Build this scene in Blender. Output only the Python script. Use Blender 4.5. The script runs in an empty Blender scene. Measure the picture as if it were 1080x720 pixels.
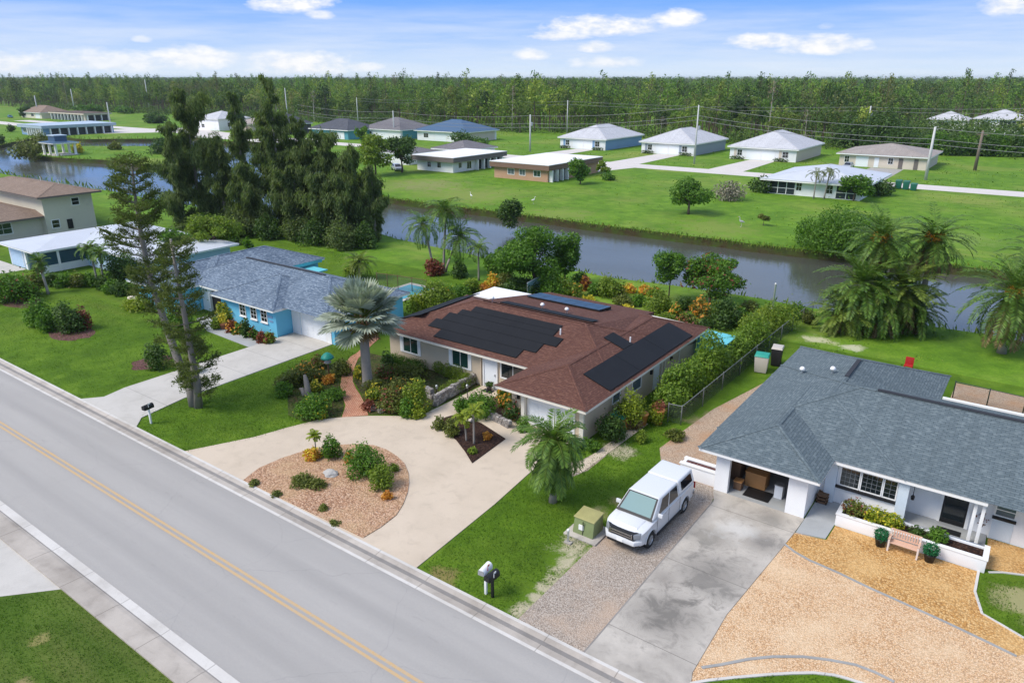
SUNSTR=2.15;SUNANG=26.;SKYSTR=.15;EXPO=.80;HAZE=.00011
import bpy, bmesh, math, random
import numpy as np
from mathutils import Vector, Matrix, noise as mnoise
from mathutils.geometry import tessellate_polygon
R=math.radians
rng=np.random.default_rng(7)
random.seed(7)
SC=bpy.context.scene
COL=SC.collection
# ---------------------------------------------------------------- survey: drone camera over the street, X along the street, Y into the lots
F=770.;CX=540.;CY=360.;HY=82.;CAMZ=20.
PITCH=math.atan((CY-HY)/F);YAW=R(36)
_c,_s=math.cos(PITCH),math.sin(PITCH)
HX,HYV=-math.sin(YAW),math.cos(YAW);RX,RY=math.cos(YAW),math.sin(YAW)
def ray(px,py):
    x=(px-CX)/F;y=-(py-CY)/F
    fw=_c+y*_s;up=-_s+y*_c
    return (HX*fw+RX*x,HYV*fw+RY*x,up)
def P(px,py,z=0.):
    d=ray(px,py);t=(z-CAMZ)/d[2];return (d[0]*t,d[1]*t)
def plane_pt(px,py,fz):
    # where a sight line meets the sloping plane z = a + b*x + c*y
    a,b,c=fz;d=ray(px,py)
    t=(a-CAMZ)/(d[2]-b*d[0]-c*d[1]);return (d[0]*t,d[1]*t,CAMZ+d[2]*t)
def depth(x,y,z=0):
    fw=x*HX+y*HYV;return fw*_c-(z-CAMZ)*_s
def top_at(x,y,py):
    # height of a point standing at x,y that shows at row py
    fw=x*HX+y*HYV;k=(CY-py)/F
    return CAMZ+(k*fw*_c-fw*_s)/(_c+k*_s)
# ---------------------------------------------------------------- objects
def tag(o,label=None,cat=None,group=None,kind=None):
    if label:o['label']=label
    if cat:o['category']=cat
    if group:o['group']=group
    if kind:o['kind']=kind
    return o
def empty(name,loc,label=None,cat=None,group=None,rz=0):
    o=bpy.data.objects.new(name,None);COL.objects.link(o)
    o.location=loc;o.rotation_euler=(0,0,rz);o.empty_display_size=.2
    return tag(o,label,cat,group)
def wloc(o):
    l=Vector((0,0,0))
    while o is not None:
        l=l+Vector(o.location);o=o.parent
    return l
class MB:
    def __init__(s):
        s.v=[];s.n=0;s.f=[];s.q=[];s.mi=[];s.qmi=[];s.uv={};s.sm=False
    def verts(s,vs):
        a=np.asarray(vs,dtype=np.float64).reshape(-1,3);i=s.n;s.v.append(a);s.n+=len(a);return i
    def face(s,idx,m=0,uv=None):
        if uv is not None:s.uv[len(s.f)]=uv
        s.f.append(tuple(idx));s.mi.append(m)
    def poly(s,pts,m=0,uv=None):
        i=s.verts(pts);s.face(range(i,i+len(pts)),m,uv)
    def quads(s,vs,m=0):
        i=s.verts(vs);k=s.n-i
        s.q.append(np.arange(i,i+k,dtype=np.int32).reshape(-1,4));s.qmi.append(m)
    def box(s,x0,y0,z0,x1,y1,z1,m=0):
        s.hexa([(x0,y0,z0),(x1,y0,z0),(x1,y1,z0),(x0,y1,z0),(x0,y0,z1),(x1,y0,z1),(x1,y1,z1),(x0,y1,z1)],m)
    def hexa(s,c,m=0):
        i=s.verts(c)
        for f in ((0,3,2,1),(4,5,6,7),(0,1,5,4),(1,2,6,5),(2,3,7,6),(3,0,4,7)):s.face([i+k for k in f],m)
    def fbox(s,fr,u0,u1,v0,v1,z0,z1,m=0):
        c=[fr(u,v,z) for z in (z0,z1) for (u,v) in ((u0,v1),(u1,v1),(u1,v0),(u0,v0))]
        s.hexa(c,m)
    def prism(s,pts,z0,z1,m=0):
        n=len(pts);i=s.verts([(p[0],p[1],z0) for p in pts]+[(p[0],p[1],z1) for p in pts])
        a=sum(pts[k][0]*pts[(k+1)%n][1]-pts[(k+1)%n][0]*pts[k][1] for k in range(n))
        o=list(range(n)) if a>0 else list(range(n))[::-1]
        s.face([i+n+k for k in o],m);s.face([i+k for k in o[::-1]],m)
        for k in range(n):
            a,b=o[k],o[(k+1)%n];s.face((i+a,i+b,i+n+b,i+n+a),m)
    def tube(s,pts,rad,n=8,m=0,cap=True):
        pts=[Vector(p) for p in pts];rings=[]
        rad=rad if hasattr(rad,'__len__') else [rad]*len(pts)
        ref=Vector((0,0,1))
        for k,p in enumerate(pts):
            d=(pts[min(k+1,len(pts)-1)]-pts[max(k-1,0)]).normalized()
            r=ref if abs(d.z)<.9 else Vector((1,0,0))
            a=d.cross(r).normalized();b=d.cross(a).normalized()
            rings.append(s.verts([p+(a*math.cos(2*math.pi*j/n)+b*math.sin(2*math.pi*j/n))*rad[k] for j in range(n)]))
        for k in range(len(pts)-1):
            for j in range(n):
                j2=(j+1)%n;s.face((rings[k]+j,rings[k]+j2,rings[k+1]+j2,rings[k+1]+j),m)
        if cap:
            s.face([rings[0]+j for j in range(n)][::-1],m);s.face([rings[-1]+j for j in range(n)],m)
    def lathe(s,prof,cx=0,cy=0,n=16,m=0,z0=0):
        rings=[s.verts([(cx+r*math.cos(2*math.pi*j/n),cy+r*math.sin(2*math.pi*j/n),z0+z) for j in range(n)]) for r,z in prof]
        for k in range(len(prof)-1):
            for j in range(n):
                j2=(j+1)%n;s.face((rings[k]+j,rings[k]+j2,rings[k+1]+j2,rings[k+1]+j),m)
        s.face([rings[-1]+j for j in range(n)],m);s.face([rings[0]+j for j in range(n)][::-1],m)
    def build(s,name,mats,parent=None,smooth=False,bevel=0,local=False,seg=2):
        mats=mats if isinstance(mats,(list,tuple)) else [mats]
        off=np.array(wloc(parent)) if (parent is not None and not local) else np.zeros(3)
        V=(np.concatenate(s.v) if s.v else np.zeros((0,3)))-off
        me=bpy.data.meshes.new(name)
        fl=[len(f) for f in s.f];li=[i for f in s.f for i in f]
        Q=np.concatenate(s.q) if s.q else np.zeros((0,4),np.int32)
        tot=np.concatenate([np.array(fl,np.int32),np.full(len(Q),4,np.int32)])
        loops=np.concatenate([np.array(li,np.int32),Q.reshape(-1)]).astype(np.int32)
        mi=np.concatenate([np.array(s.mi,np.int32)]+[np.full(len(q),m,np.int32) for q,m in zip(s.q,s.qmi)])
        me.vertices.add(len(V));me.vertices.foreach_set('co',V.reshape(-1))
        me.loops.add(len(loops));me.loops.foreach_set('vertex_index',loops)
        me.polygons.add(len(tot))
        st=np.zeros(len(tot),np.int32);st[1:]=np.cumsum(tot)[:-1]
        me.polygons.foreach_set('loop_start',st)
        me.polygons.foreach_set('material_index',mi.astype(np.int32))
        me.update(calc_edges=True)
        if s.uv:
            ul=me.uv_layers.new(name='UVMap')
            for fi,uv in s.uv.items():
                for k,c in enumerate(uv):ul.data[int(st[fi])+k].uv=c
        if bevel:
            bm=bmesh.new();bm.from_mesh(me)
            bmesh.ops.remove_doubles(bm,verts=bm.verts,dist=1e-5)
            es=[e for e in bm.edges if len(e.link_faces)==2 and e.calc_face_angle(0)>.5]
            bmesh.ops.bevel(bm,geom=es,offset=bevel,segments=seg,affect='EDGES',profile=.6,clamp_overlap=True)
            bm.to_mesh(me);bm.free()
            me.polygons.foreach_set('use_smooth',np.ones(len(me.polygons),bool));me.set_sharp_from_angle(angle=.62);smooth=None
        for m in mats:me.materials.append(m)
        if smooth is not None:me.polygons.foreach_set('use_smooth',np.full(len(me.polygons),bool(smooth)))
        o=bpy.data.objects.new(name,me);COL.objects.link(o)
        if parent is not None:o.parent=parent
        return o
def facing(d,ox,oy):
    # local wall frame: u along the wall seen from outside (left to right), v outwards
    return {'S':lambda u,v,z:(ox+u,oy-v,z),'E':lambda u,v,z:(ox+v,oy+u,z),
            'W':lambda u,v,z:(ox-v,oy-u,z),'N':lambda u,v,z:(ox-u,oy+v,z)}[d]
def copy_tree(o,parent=None,loc=None,rz=None,scale=None,label=None,group=None):
    c=o.copy();COL.objects.link(c);c.parent=parent
    if loc is not None:c.location=loc
    if rz is not None:c.rotation_euler=(0,0,rz)
    if scale is not None:c.scale=scale if hasattr(scale,'__len__') else (scale,)*3
    if label:c['label']=label
    if group:c['group']=group
    for ch in list(o.children):copy_tree(ch,c)
    return c
# ---------------------------------------------------------------- materials
class NT:
    def __init__(s,name):
        s.m=bpy.data.materials.new(name);s.m.use_nodes=True;s.t=s.m.node_tree;s.t.nodes.clear()
        s.out=s.t.nodes.new('ShaderNodeOutputMaterial')
    def n(s,typ,**kw):
        nd=s.t.nodes.new(typ)
        for k,v in kw.items():
            if k.startswith('i_'):
                key=k[2:];key=int(key) if key.isdigit() else key.replace('_',' ')
                nd.inputs[key].default_value=v
            else:setattr(nd,k,v)
        return nd
    def l(s,a,b):s.t.links.new(a,b)
    def pos(s):return s.n('ShaderNodeNewGeometry').outputs['Position']
    def mapping(s,vec,sc=(1,1,1),rot=(0,0,0)):
        mp=s.n('ShaderNodeMapping');mp.inputs['Scale'].default_value=sc;mp.inputs['Rotation'].default_value=rot
        s.l(vec,mp.inputs['Vector']);return mp.outputs[0]
    def noise(s,vec,scale,detail=4,rough=.55,dist=0):
        n=s.n('ShaderNodeTexNoise');n.inputs['Scale'].default_value=scale;n.inputs['Detail'].default_value=detail
        n.inputs['Roughness'].default_value=rough;n.inputs['Distortion'].default_value=dist
        s.l(vec,n.inputs['Vector']);return n.outputs['Fac']
    def ramp(s,fac,stops,interp='LINEAR'):
        r=s.n('ShaderNodeValToRGB');cr=r.color_ramp;cr.interpolation=interp
        while len(cr.elements)<len(stops):cr.elements.new(.5)
        for e,(p,c) in zip(cr.elements,stops):
            e.position=p;e.color=(c,c,c,1) if not hasattr(c,'__len__') else (*c,1)
        s.l(fac,r.inputs[0]);return r.outputs[0]
    def mix(s,fac,a,b,mode='MIX'):
        m=s.n('ShaderNodeMix',data_type='RGBA',blend_type=mode)
        for sock,v in ((m.inputs[0],fac),(m.inputs[6],a),(m.inputs[7],b)):
            if hasattr(v,'is_output') or hasattr(v,'links'):s.l(v,sock)
            elif hasattr(v,'__len__'):sock.default_value=(*v,1) if len(v)==3 else v
            else:sock.default_value=v
        return m.outputs[2]
    def math(s,op,a,b=None,clamp=False):
        m=s.n('ShaderNodeMath',operation=op,use_clamp=clamp)
        for sock,v in ((m.inputs[0],a),(m.inputs[1],b)):
            if v is None:continue
            if hasattr(v,'links'):s.l(v,sock)
            else:sock.default_value=v
        return m.outputs[0]
    def bump(s,h,strength=.3,dist=.02):
        b=s.n('ShaderNodeBump');b.inputs['Strength'].default_value=strength;b.inputs['Distance'].default_value=dist
        s.l(h,b.inputs['Height']);return b.outputs[0]
    def done(s,color,rough=.8,bump=None,metal=0,spec=.5,**kw):
        p=s.n('ShaderNodeBsdfPrincipled')
        if hasattr(color,'links'):s.l(color,p.inputs['Base Color'])
        else:p.inputs['Base Color'].default_value=(*color,1)
        if hasattr(rough,'links'):s.l(rough,p.inputs['Roughness'])
        else:p.inputs['Roughness'].default_value=rough
        p.inputs['Metallic'].default_value=metal;p.inputs['Specular IOR Level'].default_value=spec
        for k,v in kw.items():p.inputs[k.replace('_',' ')].default_value=v
        if bump is not None:s.l(bump,p.inputs['Normal'])
        s.p=p;s.l(p.outputs[0],s.out.inputs[0]);return s.m
def C(r,g,b):
    f=lambda c:(c/255/12.92 if c<=10 else ((c/255+.055)/1.055)**2.4)
    return (f(r),f(g),f(b))
def mul(c,k):return tuple(min(1,x*k) for x in c)
def plain(name,c,rough=.6,var=.12,scale=3.,bump=0.,metal=0,spec=.4,dirt=None):
    t=NT(name);p=t.pos();n1=t.noise(p,scale,5);n2=t.noise(p,scale*9,3)
    col=t.mix(n1,mul(c,1-var*1.3),mul(c,1+var*.9))
    col=t.mix(t.ramp(n2,[(.35,.0),(.75,.35)]),col,mul(c,1-var))
    if dirt:
        col=t.mix(t.ramp(t.noise(p,scale*.45,6,.65),[(.52,0),(.75,.7)]),col,dirt)
    return t.done(col,rough,t.bump(n2,bump,.02) if bump else None,metal,spec)
def leafmat(name,c1,c2,rough=.55,trans=.3,patch=None,ns=.55,obj=False):
    t=NT(name);g=t.n('ShaderNodeNewGeometry')
    rnd=g.outputs['Random Per Island']
    nz=t.noise(t.pos(),ns,3)
    f=t.math('ADD',t.math('MULTIPLY',rnd,.6 if not obj else .45),t.math('MULTIPLY',nz,.6 if not obj else .45))
    if obj:f=t.math('ADD',f,t.math('MULTIPLY',t.math('SUBTRACT',t.n('ShaderNodeObjectInfo').outputs['Random'],.42),.75))
    f=t.math('SUBTRACT',f,.1,True)
    stops=[(.15,c1),(.75,c2)]
    if patch:stops=[(.15,c1),(.6,c2),(.9,patch)]
    col=t.ramp(f,stops)
    p=t.n('ShaderNodeBsdfPrincipled');t.l(col,p.inputs['Base Color']);p.inputs['Roughness'].default_value=rough
    p.inputs['Specular IOR Level'].default_value=.35
    tr=t.n('ShaderNodeBsdfTranslucent');t.l(t.mix(1.,col,(1.0,1.15,.55),'MULTIPLY'),tr.inputs[0])
    ms=t.n('ShaderNodeMixShader');ms.inputs[0].default_value=trans
    t.l(p.outputs[0],ms.inputs[1]);t.l(tr.outputs[0],ms.inputs[2]);t.l(ms.outputs[0],t.out.inputs[0])
    return t.m
M={}
# lawns and ground
def grass(name,dark,mid,light,dry,dryamt=.55,fine=14,soil=None,soilpts=()):
    t=NT(name);p=t.pos()
    big=t.noise(p,.045,5,.6);med=t.noise(p,.55,6,.65,.4);fin=t.noise(p,fine,3,.7)
    strk=t.noise(t.mapping(p,(.05,.9,1)),1.2,4);mid_=t.noise(p,.16,5,.6)
    col=t.ramp(med,[(.3,dark),(.52,mid),(.72,light)])
    col=t.mix(t.ramp(mid_,[(.34,.6),(.52,0)]),col,mul(dark,1.1))
    col=t.mix(t.ramp(mid_,[(.52,0),(.7,.5)]),col,light)
    col=t.mix(t.ramp(fin,[(.3,.55),(.7,0)]),col,dark)
    col=t.mix(t.ramp(fin,[(.55,0),(.8,.45)]),col,light)
    d=t.math('MULTIPLY',t.ramp(big,[(.48,0),(.68,1)]),t.ramp(strk,[(.35,.2),(.65,1)]))
    col=t.mix(t.math('MULTIPLY',d,dryamt),col,dry)
    for (x,y,r,c) in soilpts:
        v=t.n('ShaderNodeVectorMath',operation='DISTANCE');t.l(p,v.inputs[0]);v.inputs[1].default_value=(x,y,0)
        w=t.math('ADD',t.math('DIVIDE',v.outputs['Value'],r),t.math('MULTIPLY',t.math('SUBTRACT',med,.5),3.4))
        w=t.math('ADD',w,t.math('MULTIPLY',t.math('SUBTRACT',fin,.5),1.2))
        col=t.mix(t.ramp(w,[(.4,.7),(1.15,0)]),col,c)
    return t.done(col,.9,t.bump(fin,.7,.06),spec=.15)
SAND=C(196,182,158)
M['ground']=grass('far_grass',(.066,.145,.010),(.125,.245,.016),(.20,.33,.03),(.31,.31,.08),.7,5,
    soilpts=[(-84,103,10,(.22,.25,.06)),(-37,100,7,(.2,.25,.05)),(-8,112,6,(.18,.26,.05)),(-61,96,7,(.2,.25,.05)),(-100,108,9,(.24,.24,.09)),(*P(862,358),1.1,C(204,198,166)),(*P(880,362),.7,C(190,186,150)),(*P(898,367),1.0,C(208,202,176))])
M['lawn']=grass('lawn_grass',(.052,.108,.006),(.098,.188,.010),(.165,.265,.022),(.20,.22,.04),.4,11,
    soilpts=[(-14.7,27.4,.7,C(165,150,112)),(-14.2,24.2,.95,SAND),(-13.9,23.2,.6,SAND),(-13.8,22.5,.5,SAND),(-13.75,21.8,.45,SAND),(-13.75,21.1,.42,SAND),(-13.7,20.4,.4,SAND),(-13.7,19.7,.42,SAND),(-13.8,19.2,.4,SAND),(-14.3,28.8,.6,C(150,138,92)),(-13.9,30.2,.6,C(150,138,92)),(-17.5,19.2,.8,C(140,120,80)),
             (-9.6,51.5,2.2,C(205,200,180)),(-7.0,52.0,1.6,C(200,196,170)),(2.9,31.9,1.4,C(170,160,120)),(-16.7,33.5,1.0,SAND),(-12.9,40,2.5,C(160,140,110))])
M['lawn_patchy']=grass('patchy_grass',(.040,.080,.008),(.07,.13,.012),(.115,.18,.025),(.19,.19,.06),.75,11,
    soilpts=[(-25.5,6.0,.5,C(150,135,95)),(-23.9,5.0,.6,C(150,135,95)),(-27.5,7.4,.4,C(150,140,90))])
def asphalt():
    t=NT('bleached_asphalt');p=t.pos()
    a=t.noise(p,.22,5);b=t.noise(p,40,2,.8);s=t.noise(t.mapping(p,(.035,1.,1)),.9,4,.6)
    col=t.mix(a,(.385,.36,.328),(.455,.425,.388))
    col=t.mix(t.ramp(s,[(.35,.6),(.62,0)]),col,(.355,.333,.305))
    sy=t.n('ShaderNodeSeparateXYZ');t.l(p,sy.inputs[0])
    yw=t.math('ADD',sy.outputs[1],t.math('MULTIPLY',t.noise(t.mapping(p,(.06,.06,1)),1.,2),.9))
    lane=t.math('ABSOLUTE',t.math('SINE',t.math('MULTIPLY',yw,1.72)))
    col=t.mix(t.math('MULTIPLY',t.ramp(lane,[(.15,.32),(.75,0)]),t.ramp(a,[(.3,.4),(.6,1)])),col,(.27,.255,.235))
    oil=t.noise(t.mapping(p,(.22,1.1,1)),2.1,5,.7);col=t.mix(t.ramp(oil,[(.62,0),(.78,.45)]),col,(.19,.18,.17))
    pat=t.n('ShaderNodeTexVoronoi');pat.inputs['Scale'].default_value=.02;t.l(t.mapping(p,(1,2.4,1)),pat.inputs['Vector'])
    ps=t.n('ShaderNodeSeparateColor');t.l(pat.outputs['Color'],ps.inputs[0]);col=t.mix(t.ramp(ps.outputs[0],[(.0,.0),(1.,.0)]),col,(.25,.245,.235))
    col=t.mix(t.ramp(b,[(.3,.4),(.7,0)]),col,(.22,.22,.23))
    w=t.n('ShaderNodeTexVoronoi',feature='DISTANCE_TO_EDGE');w.inputs['Scale'].default_value=.16
    pd=t.n('ShaderNodeVectorMath',operation='ADD');t.l(p,pd.inputs[0])
    nn=t.n('ShaderNodeTexNoise');nn.inputs['Scale'].default_value=.8;t.l(p,nn.inputs['Vector']);t.l(nn.outputs['Color'],pd.inputs[1])
    t.l(pd.outputs[0],w.inputs['Vector'])
    crack=t.ramp(w.outputs['Distance'],[(.0,.22),(.003,0)])
    col=t.mix(crack,col,(.17,.17,.175))
    return t.done(col,.85,t.bump(b,.25,.01),spec=.3)
M['asphalt']=asphalt()
def concrete(name,c,stain,amt=.5,joint=None,scale=.35,spots=()):
    t=NT(name);p=t.pos()
    a=t.noise(p,scale,6,.62);b=t.noise(p,22,3,.7);w=t.noise(p,scale*4,5,.7,.6)
    col=t.mix(b,mul(c,.9),mul(c,1.08))
    col=t.mix(t.math('MULTIPLY',t.ramp(a,[(.42,0),(.72,1)]),amt),col,stain)
    col=t.mix(t.math('MULTIPLY',t.ramp(w,[(.52,0),(.75,1)]),amt*.6),col,mul(stain,.8))
    for (x,y,r,cc,k) in spots:
        v=t.n('ShaderNodeVectorMath',operation='DISTANCE');t.l(p,v.inputs[0]);v.inputs[1].default_value=(x,y,0)
        q=t.math('ADD',t.math('DIVIDE',v.outputs['Value'],r),t.math('MULTIPLY',t.math('SUBTRACT',w,.5),2.4));q=t.math('ADD',q,t.math('MULTIPLY',t.math('SUBTRACT',a,.5),2.))
        col=t.mix(t.ramp(q,[(.2,k),(1.1,0)]),col,cc)
    if joint:
        br=t.n('ShaderNodeTexBrick');br.offset=0;br.inputs['Scale'].default_value=1.
        br.inputs['Brick Width'].default_value=joint[0];br.inputs['Row Height'].default_value=joint[1]
        br.inputs['Mortar Size'].default_value=.022;br.inputs['Mortar Smooth'].default_value=.2
        t.l(p,br.inputs['Vector']);col=t.mix(t.math('MULTIPLY',br.outputs['Fac'],.55),col,mul(stain,.45))
    return t.done(col,.85,t.bump(b,.15,.01),spec=.3)
M['conc_cream']=concrete('cream_concrete',(.585,.485,.375),(.45,.37,.28),.6)
M['conc_white']=concrete('pale_concrete',(.53,.50,.455),(.38,.355,.315),.55,(60,3.1))
M['conc_grey']=concrete('stained_concrete',(.50,.455,.395),(.26,.235,.205),.9,(60,5.2),.33,((-8.9,22.6,1.9,(.13,.12,.105),.8),(-8.4,26.0,2.0,(.14,.13,.115),.75),(-9.4,28.6,1.2,(.16,.15,.13),.6),(-7.4,29.6,1.1,(.14,.13,.12),.7),(-8.6,29.9,1.2,(.62,.60,.56),.6),(-7.6,31.8,.9,(.17,.16,.14),.6),(-9.9,24.6,1.0,(.17,.15,.13),.5)))
M['conc_far']=concrete('far_concrete',(.62,.57,.53),(.5,.46,.42),.4)
M['conc_pad']=concrete('grey_paving',(.38,.39,.39),(.26,.27,.27),.5)
M['edging']=concrete('edging_concrete',(.34,.335,.32),(.2,.2,.19),.6)
M['gutter']=concrete('kerb_concrete',(.47,.42,.365),(.27,.235,.20),.8,(3.0,60))
M['gutter_pale']=concrete('kerb_lip_concrete',(.60,.57,.53),(.40,.37,.33),.6,(3.0,60))
M['gutter_dirt']=concrete('gutter_silt',(.27,.25,.23),(.17,.155,.14),.8)
def gravel(name,cols,size=.07,patch=None):
    t=NT(name);p=t.pos()
    v=t.n('ShaderNodeTexVoronoi');v.inputs['Scale'].default_value=1/size;t.l(p,v.inputs['Vector'])
    sep=t.n('ShaderNodeSeparateColor');t.l(v.outputs['Color'],sep.inputs[0])
    n=len(cols);col=t.ramp(sep.outputs[0],[(k/(n-1),c) for k,c in enumerate(cols)])
    d=t.ramp(v.outputs['Distance'],[(.25,0),(.8,.75)]);col=t.mix(d,col,mul(cols[0],.45))
    a=t.noise(p,.4,6,.65)
    if patch:col=t.mix(t.ramp(a,[(.45,0),(.7,.7)]),col,patch)
    h=t.math('SUBTRACT',1.,v.outputs['Distance'])
    return t.done(col,.9,t.bump(h,.8,size*.5),spec=.2)
M['gravel_pink']=gravel('island_gravel',[C(156,116,88),C(198,156,124),C(220,186,158),C(184,138,106)],.075,C(190,160,122))
M['gravel_orange']=gravel('orange_gravel',[C(206,160,116),C(226,188,146),C(238,210,176),C(214,172,126)],.05,C(222,196,162))
M['gravel_amber']=gravel('amber_gravel',[C(188,136,76),C(208,160,98),C(228,190,134),C(200,150,86)],.075,C(212,174,118))
M['gravel_drive']=gravel('driveway_gravel',[C(156,142,128),C(182,168,154),C(200,188,175),C(168,150,134)],.05,C(184,160,138))
M['bed_green']=gravel('planted_soil',[C(58,62,34),C(84,92,44),C(104,84,58),C(72,84,36)],.16,C(70,92,34))
M['sand_strip']=gravel('sandy_soil',[C(178,152,128),C(196,172,148),C(206,186,164)],.05,C(176,134,98))
M['mulch']=gravel('dark_mulch',[C(42,28,24),C(64,44,36),C(86,62,50)],.08)
M['mulch_brown']=gravel('brown_mulch',[C(84,60,50),C(112,86,72),C(132,106,92)],.09,C(96,92,52))
M['mulch_mauve']=gravel('red_mulch',[C(92,60,60),C(122,84,80),C(140,104,98)],.09)
def pavers():
    t=NT('brick_pavers');p=t.pos()
    br=t.n('ShaderNodeTexBrick');br.inputs['Scale'].default_value=1.;br.inputs['Brick Width'].default_value=.24;br.inputs['Row Height'].default_value=.12
    br.inputs['Mortar Size'].default_value=.012;br.inputs['Color1'].default_value=(*C(190,128,100),1);br.inputs['Color2'].default_value=(*C(206,154,124),1)
    br.inputs['Mortar'].default_value=(*C(130,100,80),1);t.l(t.mapping(p,(1,1,1),(0,0,.5)),br.inputs['Vector'])
    col=t.mix(t.ramp(t.noise(p,1.2,4),[(.4,0),(.7,.5)]),br.outputs['Color'],C(176,120,92))
    return t.done(col,.85,spec=.3)
M['pavers']=pavers()
M['yellow']=None
def roadpaint():
    t=NT('worn_yellow_paint');p=t.pos();n=t.noise(p,18,4,.7);a=t.noise(p,.9,4)
    col=t.mix(t.ramp(n,[(.40,0),(.68,.85)]),(.56,.34,.12),(.42,.38,.32))
    col=t.mix(t.ramp(a,[(.4,0),(.7,.4)]),col,(.40,.35,.28))
    return t.done(col,.8)
M['yellow']=roadpaint()
def shingle(name,c1,c2,c3,wid=.33,row=.14):
    t=NT(name);uv=t.n('ShaderNodeUVMap').outputs[0];p=t.pos()
    br=t.n('ShaderNodeTexBrick');br.inputs['Scale'].default_value=1.;br.inputs['Brick Width'].default_value=wid;br.inputs['Row Height'].default_value=row
    br.inputs['Mortar Size'].default_value=.012;br.inputs['Mortar Smooth'].default_value=.3;br.inputs['Bias'].default_value=-.1
    br.inputs['Color1'].default_value=(*c1,1);br.inputs['Color2'].default_value=(*c2,1);br.inputs['Mortar'].default_value=(*mul(c1,.45),1)
    t.l(uv,br.inputs['Vector'])
    n=t.noise(t.mapping(uv,(3.1,7.1,1)),1.,2,.5);b=t.noise(p,.35,5,.6);f=t.noise(p,30,2)
    col=t.mix(t.ramp(n,[(.5,0),(.66,.8)]),br.outputs['Color'],c3)
    col=t.mix(t.ramp(b,[(.4,.0),(.7,.32)]),col,mul(c1,.75))
    stk=t.noise(t.mapping(uv,(1.3,.10,1)),1.,4,.6);col=t.mix(t.ramp(stk,[(.5,0),(.75,.42)]),col,mul(c1,.6));col=t.mix(t.ramp(stk,[(.25,.3),(.42,0)]),col,mul(c3,1.05))
    col=t.mix(t.ramp(f,[(.3,.25),(.7,0)]),col,mul(c1,.6))
    inv=t.math('SUBTRACT',1.,br.outputs['Fac'])
    return t.done(col,.85,t.bump(t.math('ADD',inv,t.math('MULTIPLY',n,.6)),.6,.02),spec=.25)
M['sh_brown']=shingle('brown_shingle',(.118,.050,.036),(.150,.068,.047),(.20,.100,.068))
M['sh_grey']=shingle('slate_grey_shingle',(.108,.140,.155),(.145,.182,.196),(.20,.24,.25))
M['sh_blue']=shingle('blue_grey_shingle',(.105,.145,.20),(.175,.225,.285),(.33,.39,.45),.7,.26)
M['sh_tan']=shingle('tan_shingle',(.235,.165,.12),(.29,.21,.16),(.34,.26,.2),.6,.25)
M['sh_taupe']=shingle('taupe_shingle',(.34,.29,.26),(.40,.35,.31),(.45,.4,.36),.6,.3)
M['sh_pale']=shingle('pale_grey_shingle',(.52,.52,.54),(.60,.60,.62),(.68,.67,.69),.6,.3)
M['sh_dark']=shingle('charcoal_shingle',(.075,.08,.095),(.10,.105,.12),(.14,.14,.155),.6,.3)
M['sh_slate']=shingle('brown_grey_shingle',(.16,.15,.16),(.21,.195,.2),(.26,.24,.24),.6,.3)
M['metal_blue']=plain('blue_metal_roof',(.055,.11,.19),.45,.1,.6)
M['metal_white']=plain('white_metal_roof',(.56,.58,.62),.45,.07,.4,dirt=(.46,.48,.5))
M['flat_white']=plain('white_membrane_roof',(.80,.77,.75),.6,.06,.3,dirt=(.66,.63,.6))
M['flat_blue']=plain('pale_blue_flat_roof',(.42,.50,.58),.5,.06,.2)
M['white_panel']=plain('white_aluminium_panel',(.86,.87,.88),.4,.03,.8)
M['tan_wall']=plain('tan_stucco',(.57,.465,.34),.85,.06,.6,.2,dirt=(.46,.37,.27))
M['white_wall']=plain('white_stucco',(.80,.80,.80),.8,.04,.6,.15,dirt=(.64,.63,.62))
M['blue_wall']=plain('sky_blue_stucco',(.155,.52,.74),.8,.05,.5,.15,dirt=(.12,.44,.64))
M['paleblue_wall']=plain('pale_blue_stucco',(.42,.56,.70),.8,.05,.5)
M['cream_wall']=plain('cream_stucco',(.66,.61,.48),.85,.05,.5,dirt=(.5,.47,.39))
M['sage_wall']=plain('sage_stucco',(.42,.44,.36),.85,.05,.4,dirt=(.34,.36,.29))
M['beige_wall']=plain('beige_stucco',(.62,.54,.45),.85,.05,.4)
M['brick_wall']=plain('salmon_block',(.50,.30,.19),.85,.12,.9,dirt=(.42,.24,.15))
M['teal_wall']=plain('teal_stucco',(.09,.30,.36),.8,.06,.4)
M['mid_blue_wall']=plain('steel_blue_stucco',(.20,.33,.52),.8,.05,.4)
M['trim']=plain('white_trim',(.82,.81,.79),.55,.04,1.2)
M['trim_cream']=plain('cream_trim',(.74,.69,.60),.55,.04,1.2)
M['brown_trim']=plain('brown_fascia',(.20,.12,.085),.6,.1,1.2)
M['grey_trim']=plain('dark_grey_fascia',(.16,.135,.125),.6,.1,1.2)
M['door_white']=plain('white_door_paint',(.80,.82,.84),.45,.03,1.)
M['glass']=NT('dark_glass').done((.012,.018,.02),.06,spec=.8)
M['glass_green']=NT('green_glass').done((.012,.045,.038),.06,spec=.8)
M['glass_grey']=NT('grey_glass').done((.10,.13,.15),.1,spec=.8)
M['screen']=plain('dark_insect_screen',(.02,.03,.035),.5,.2,1.)
M['screen_teal']=plain('teal_insect_screen',(.02,.07,.10),.4,.2,1.)
M['dark']=plain('dark_interior',(.012,.012,.013),.8,.2,1.)
M['muntin']=plain('grey_muntin',(.20,.21,.22),.6,.05,2.)
M['side_shade_grey']=plain('grey_blue_shade_tone',(.30,.34,.40),.8,.05,.4)  # shade on a white side wall, put into the colour
M['shade_toned_white']=plain('white_stucco_shade_tone',(.60,.67,.72),.8,.04,.5)  # white stucco with bluish shade mixed into its colour
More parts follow.
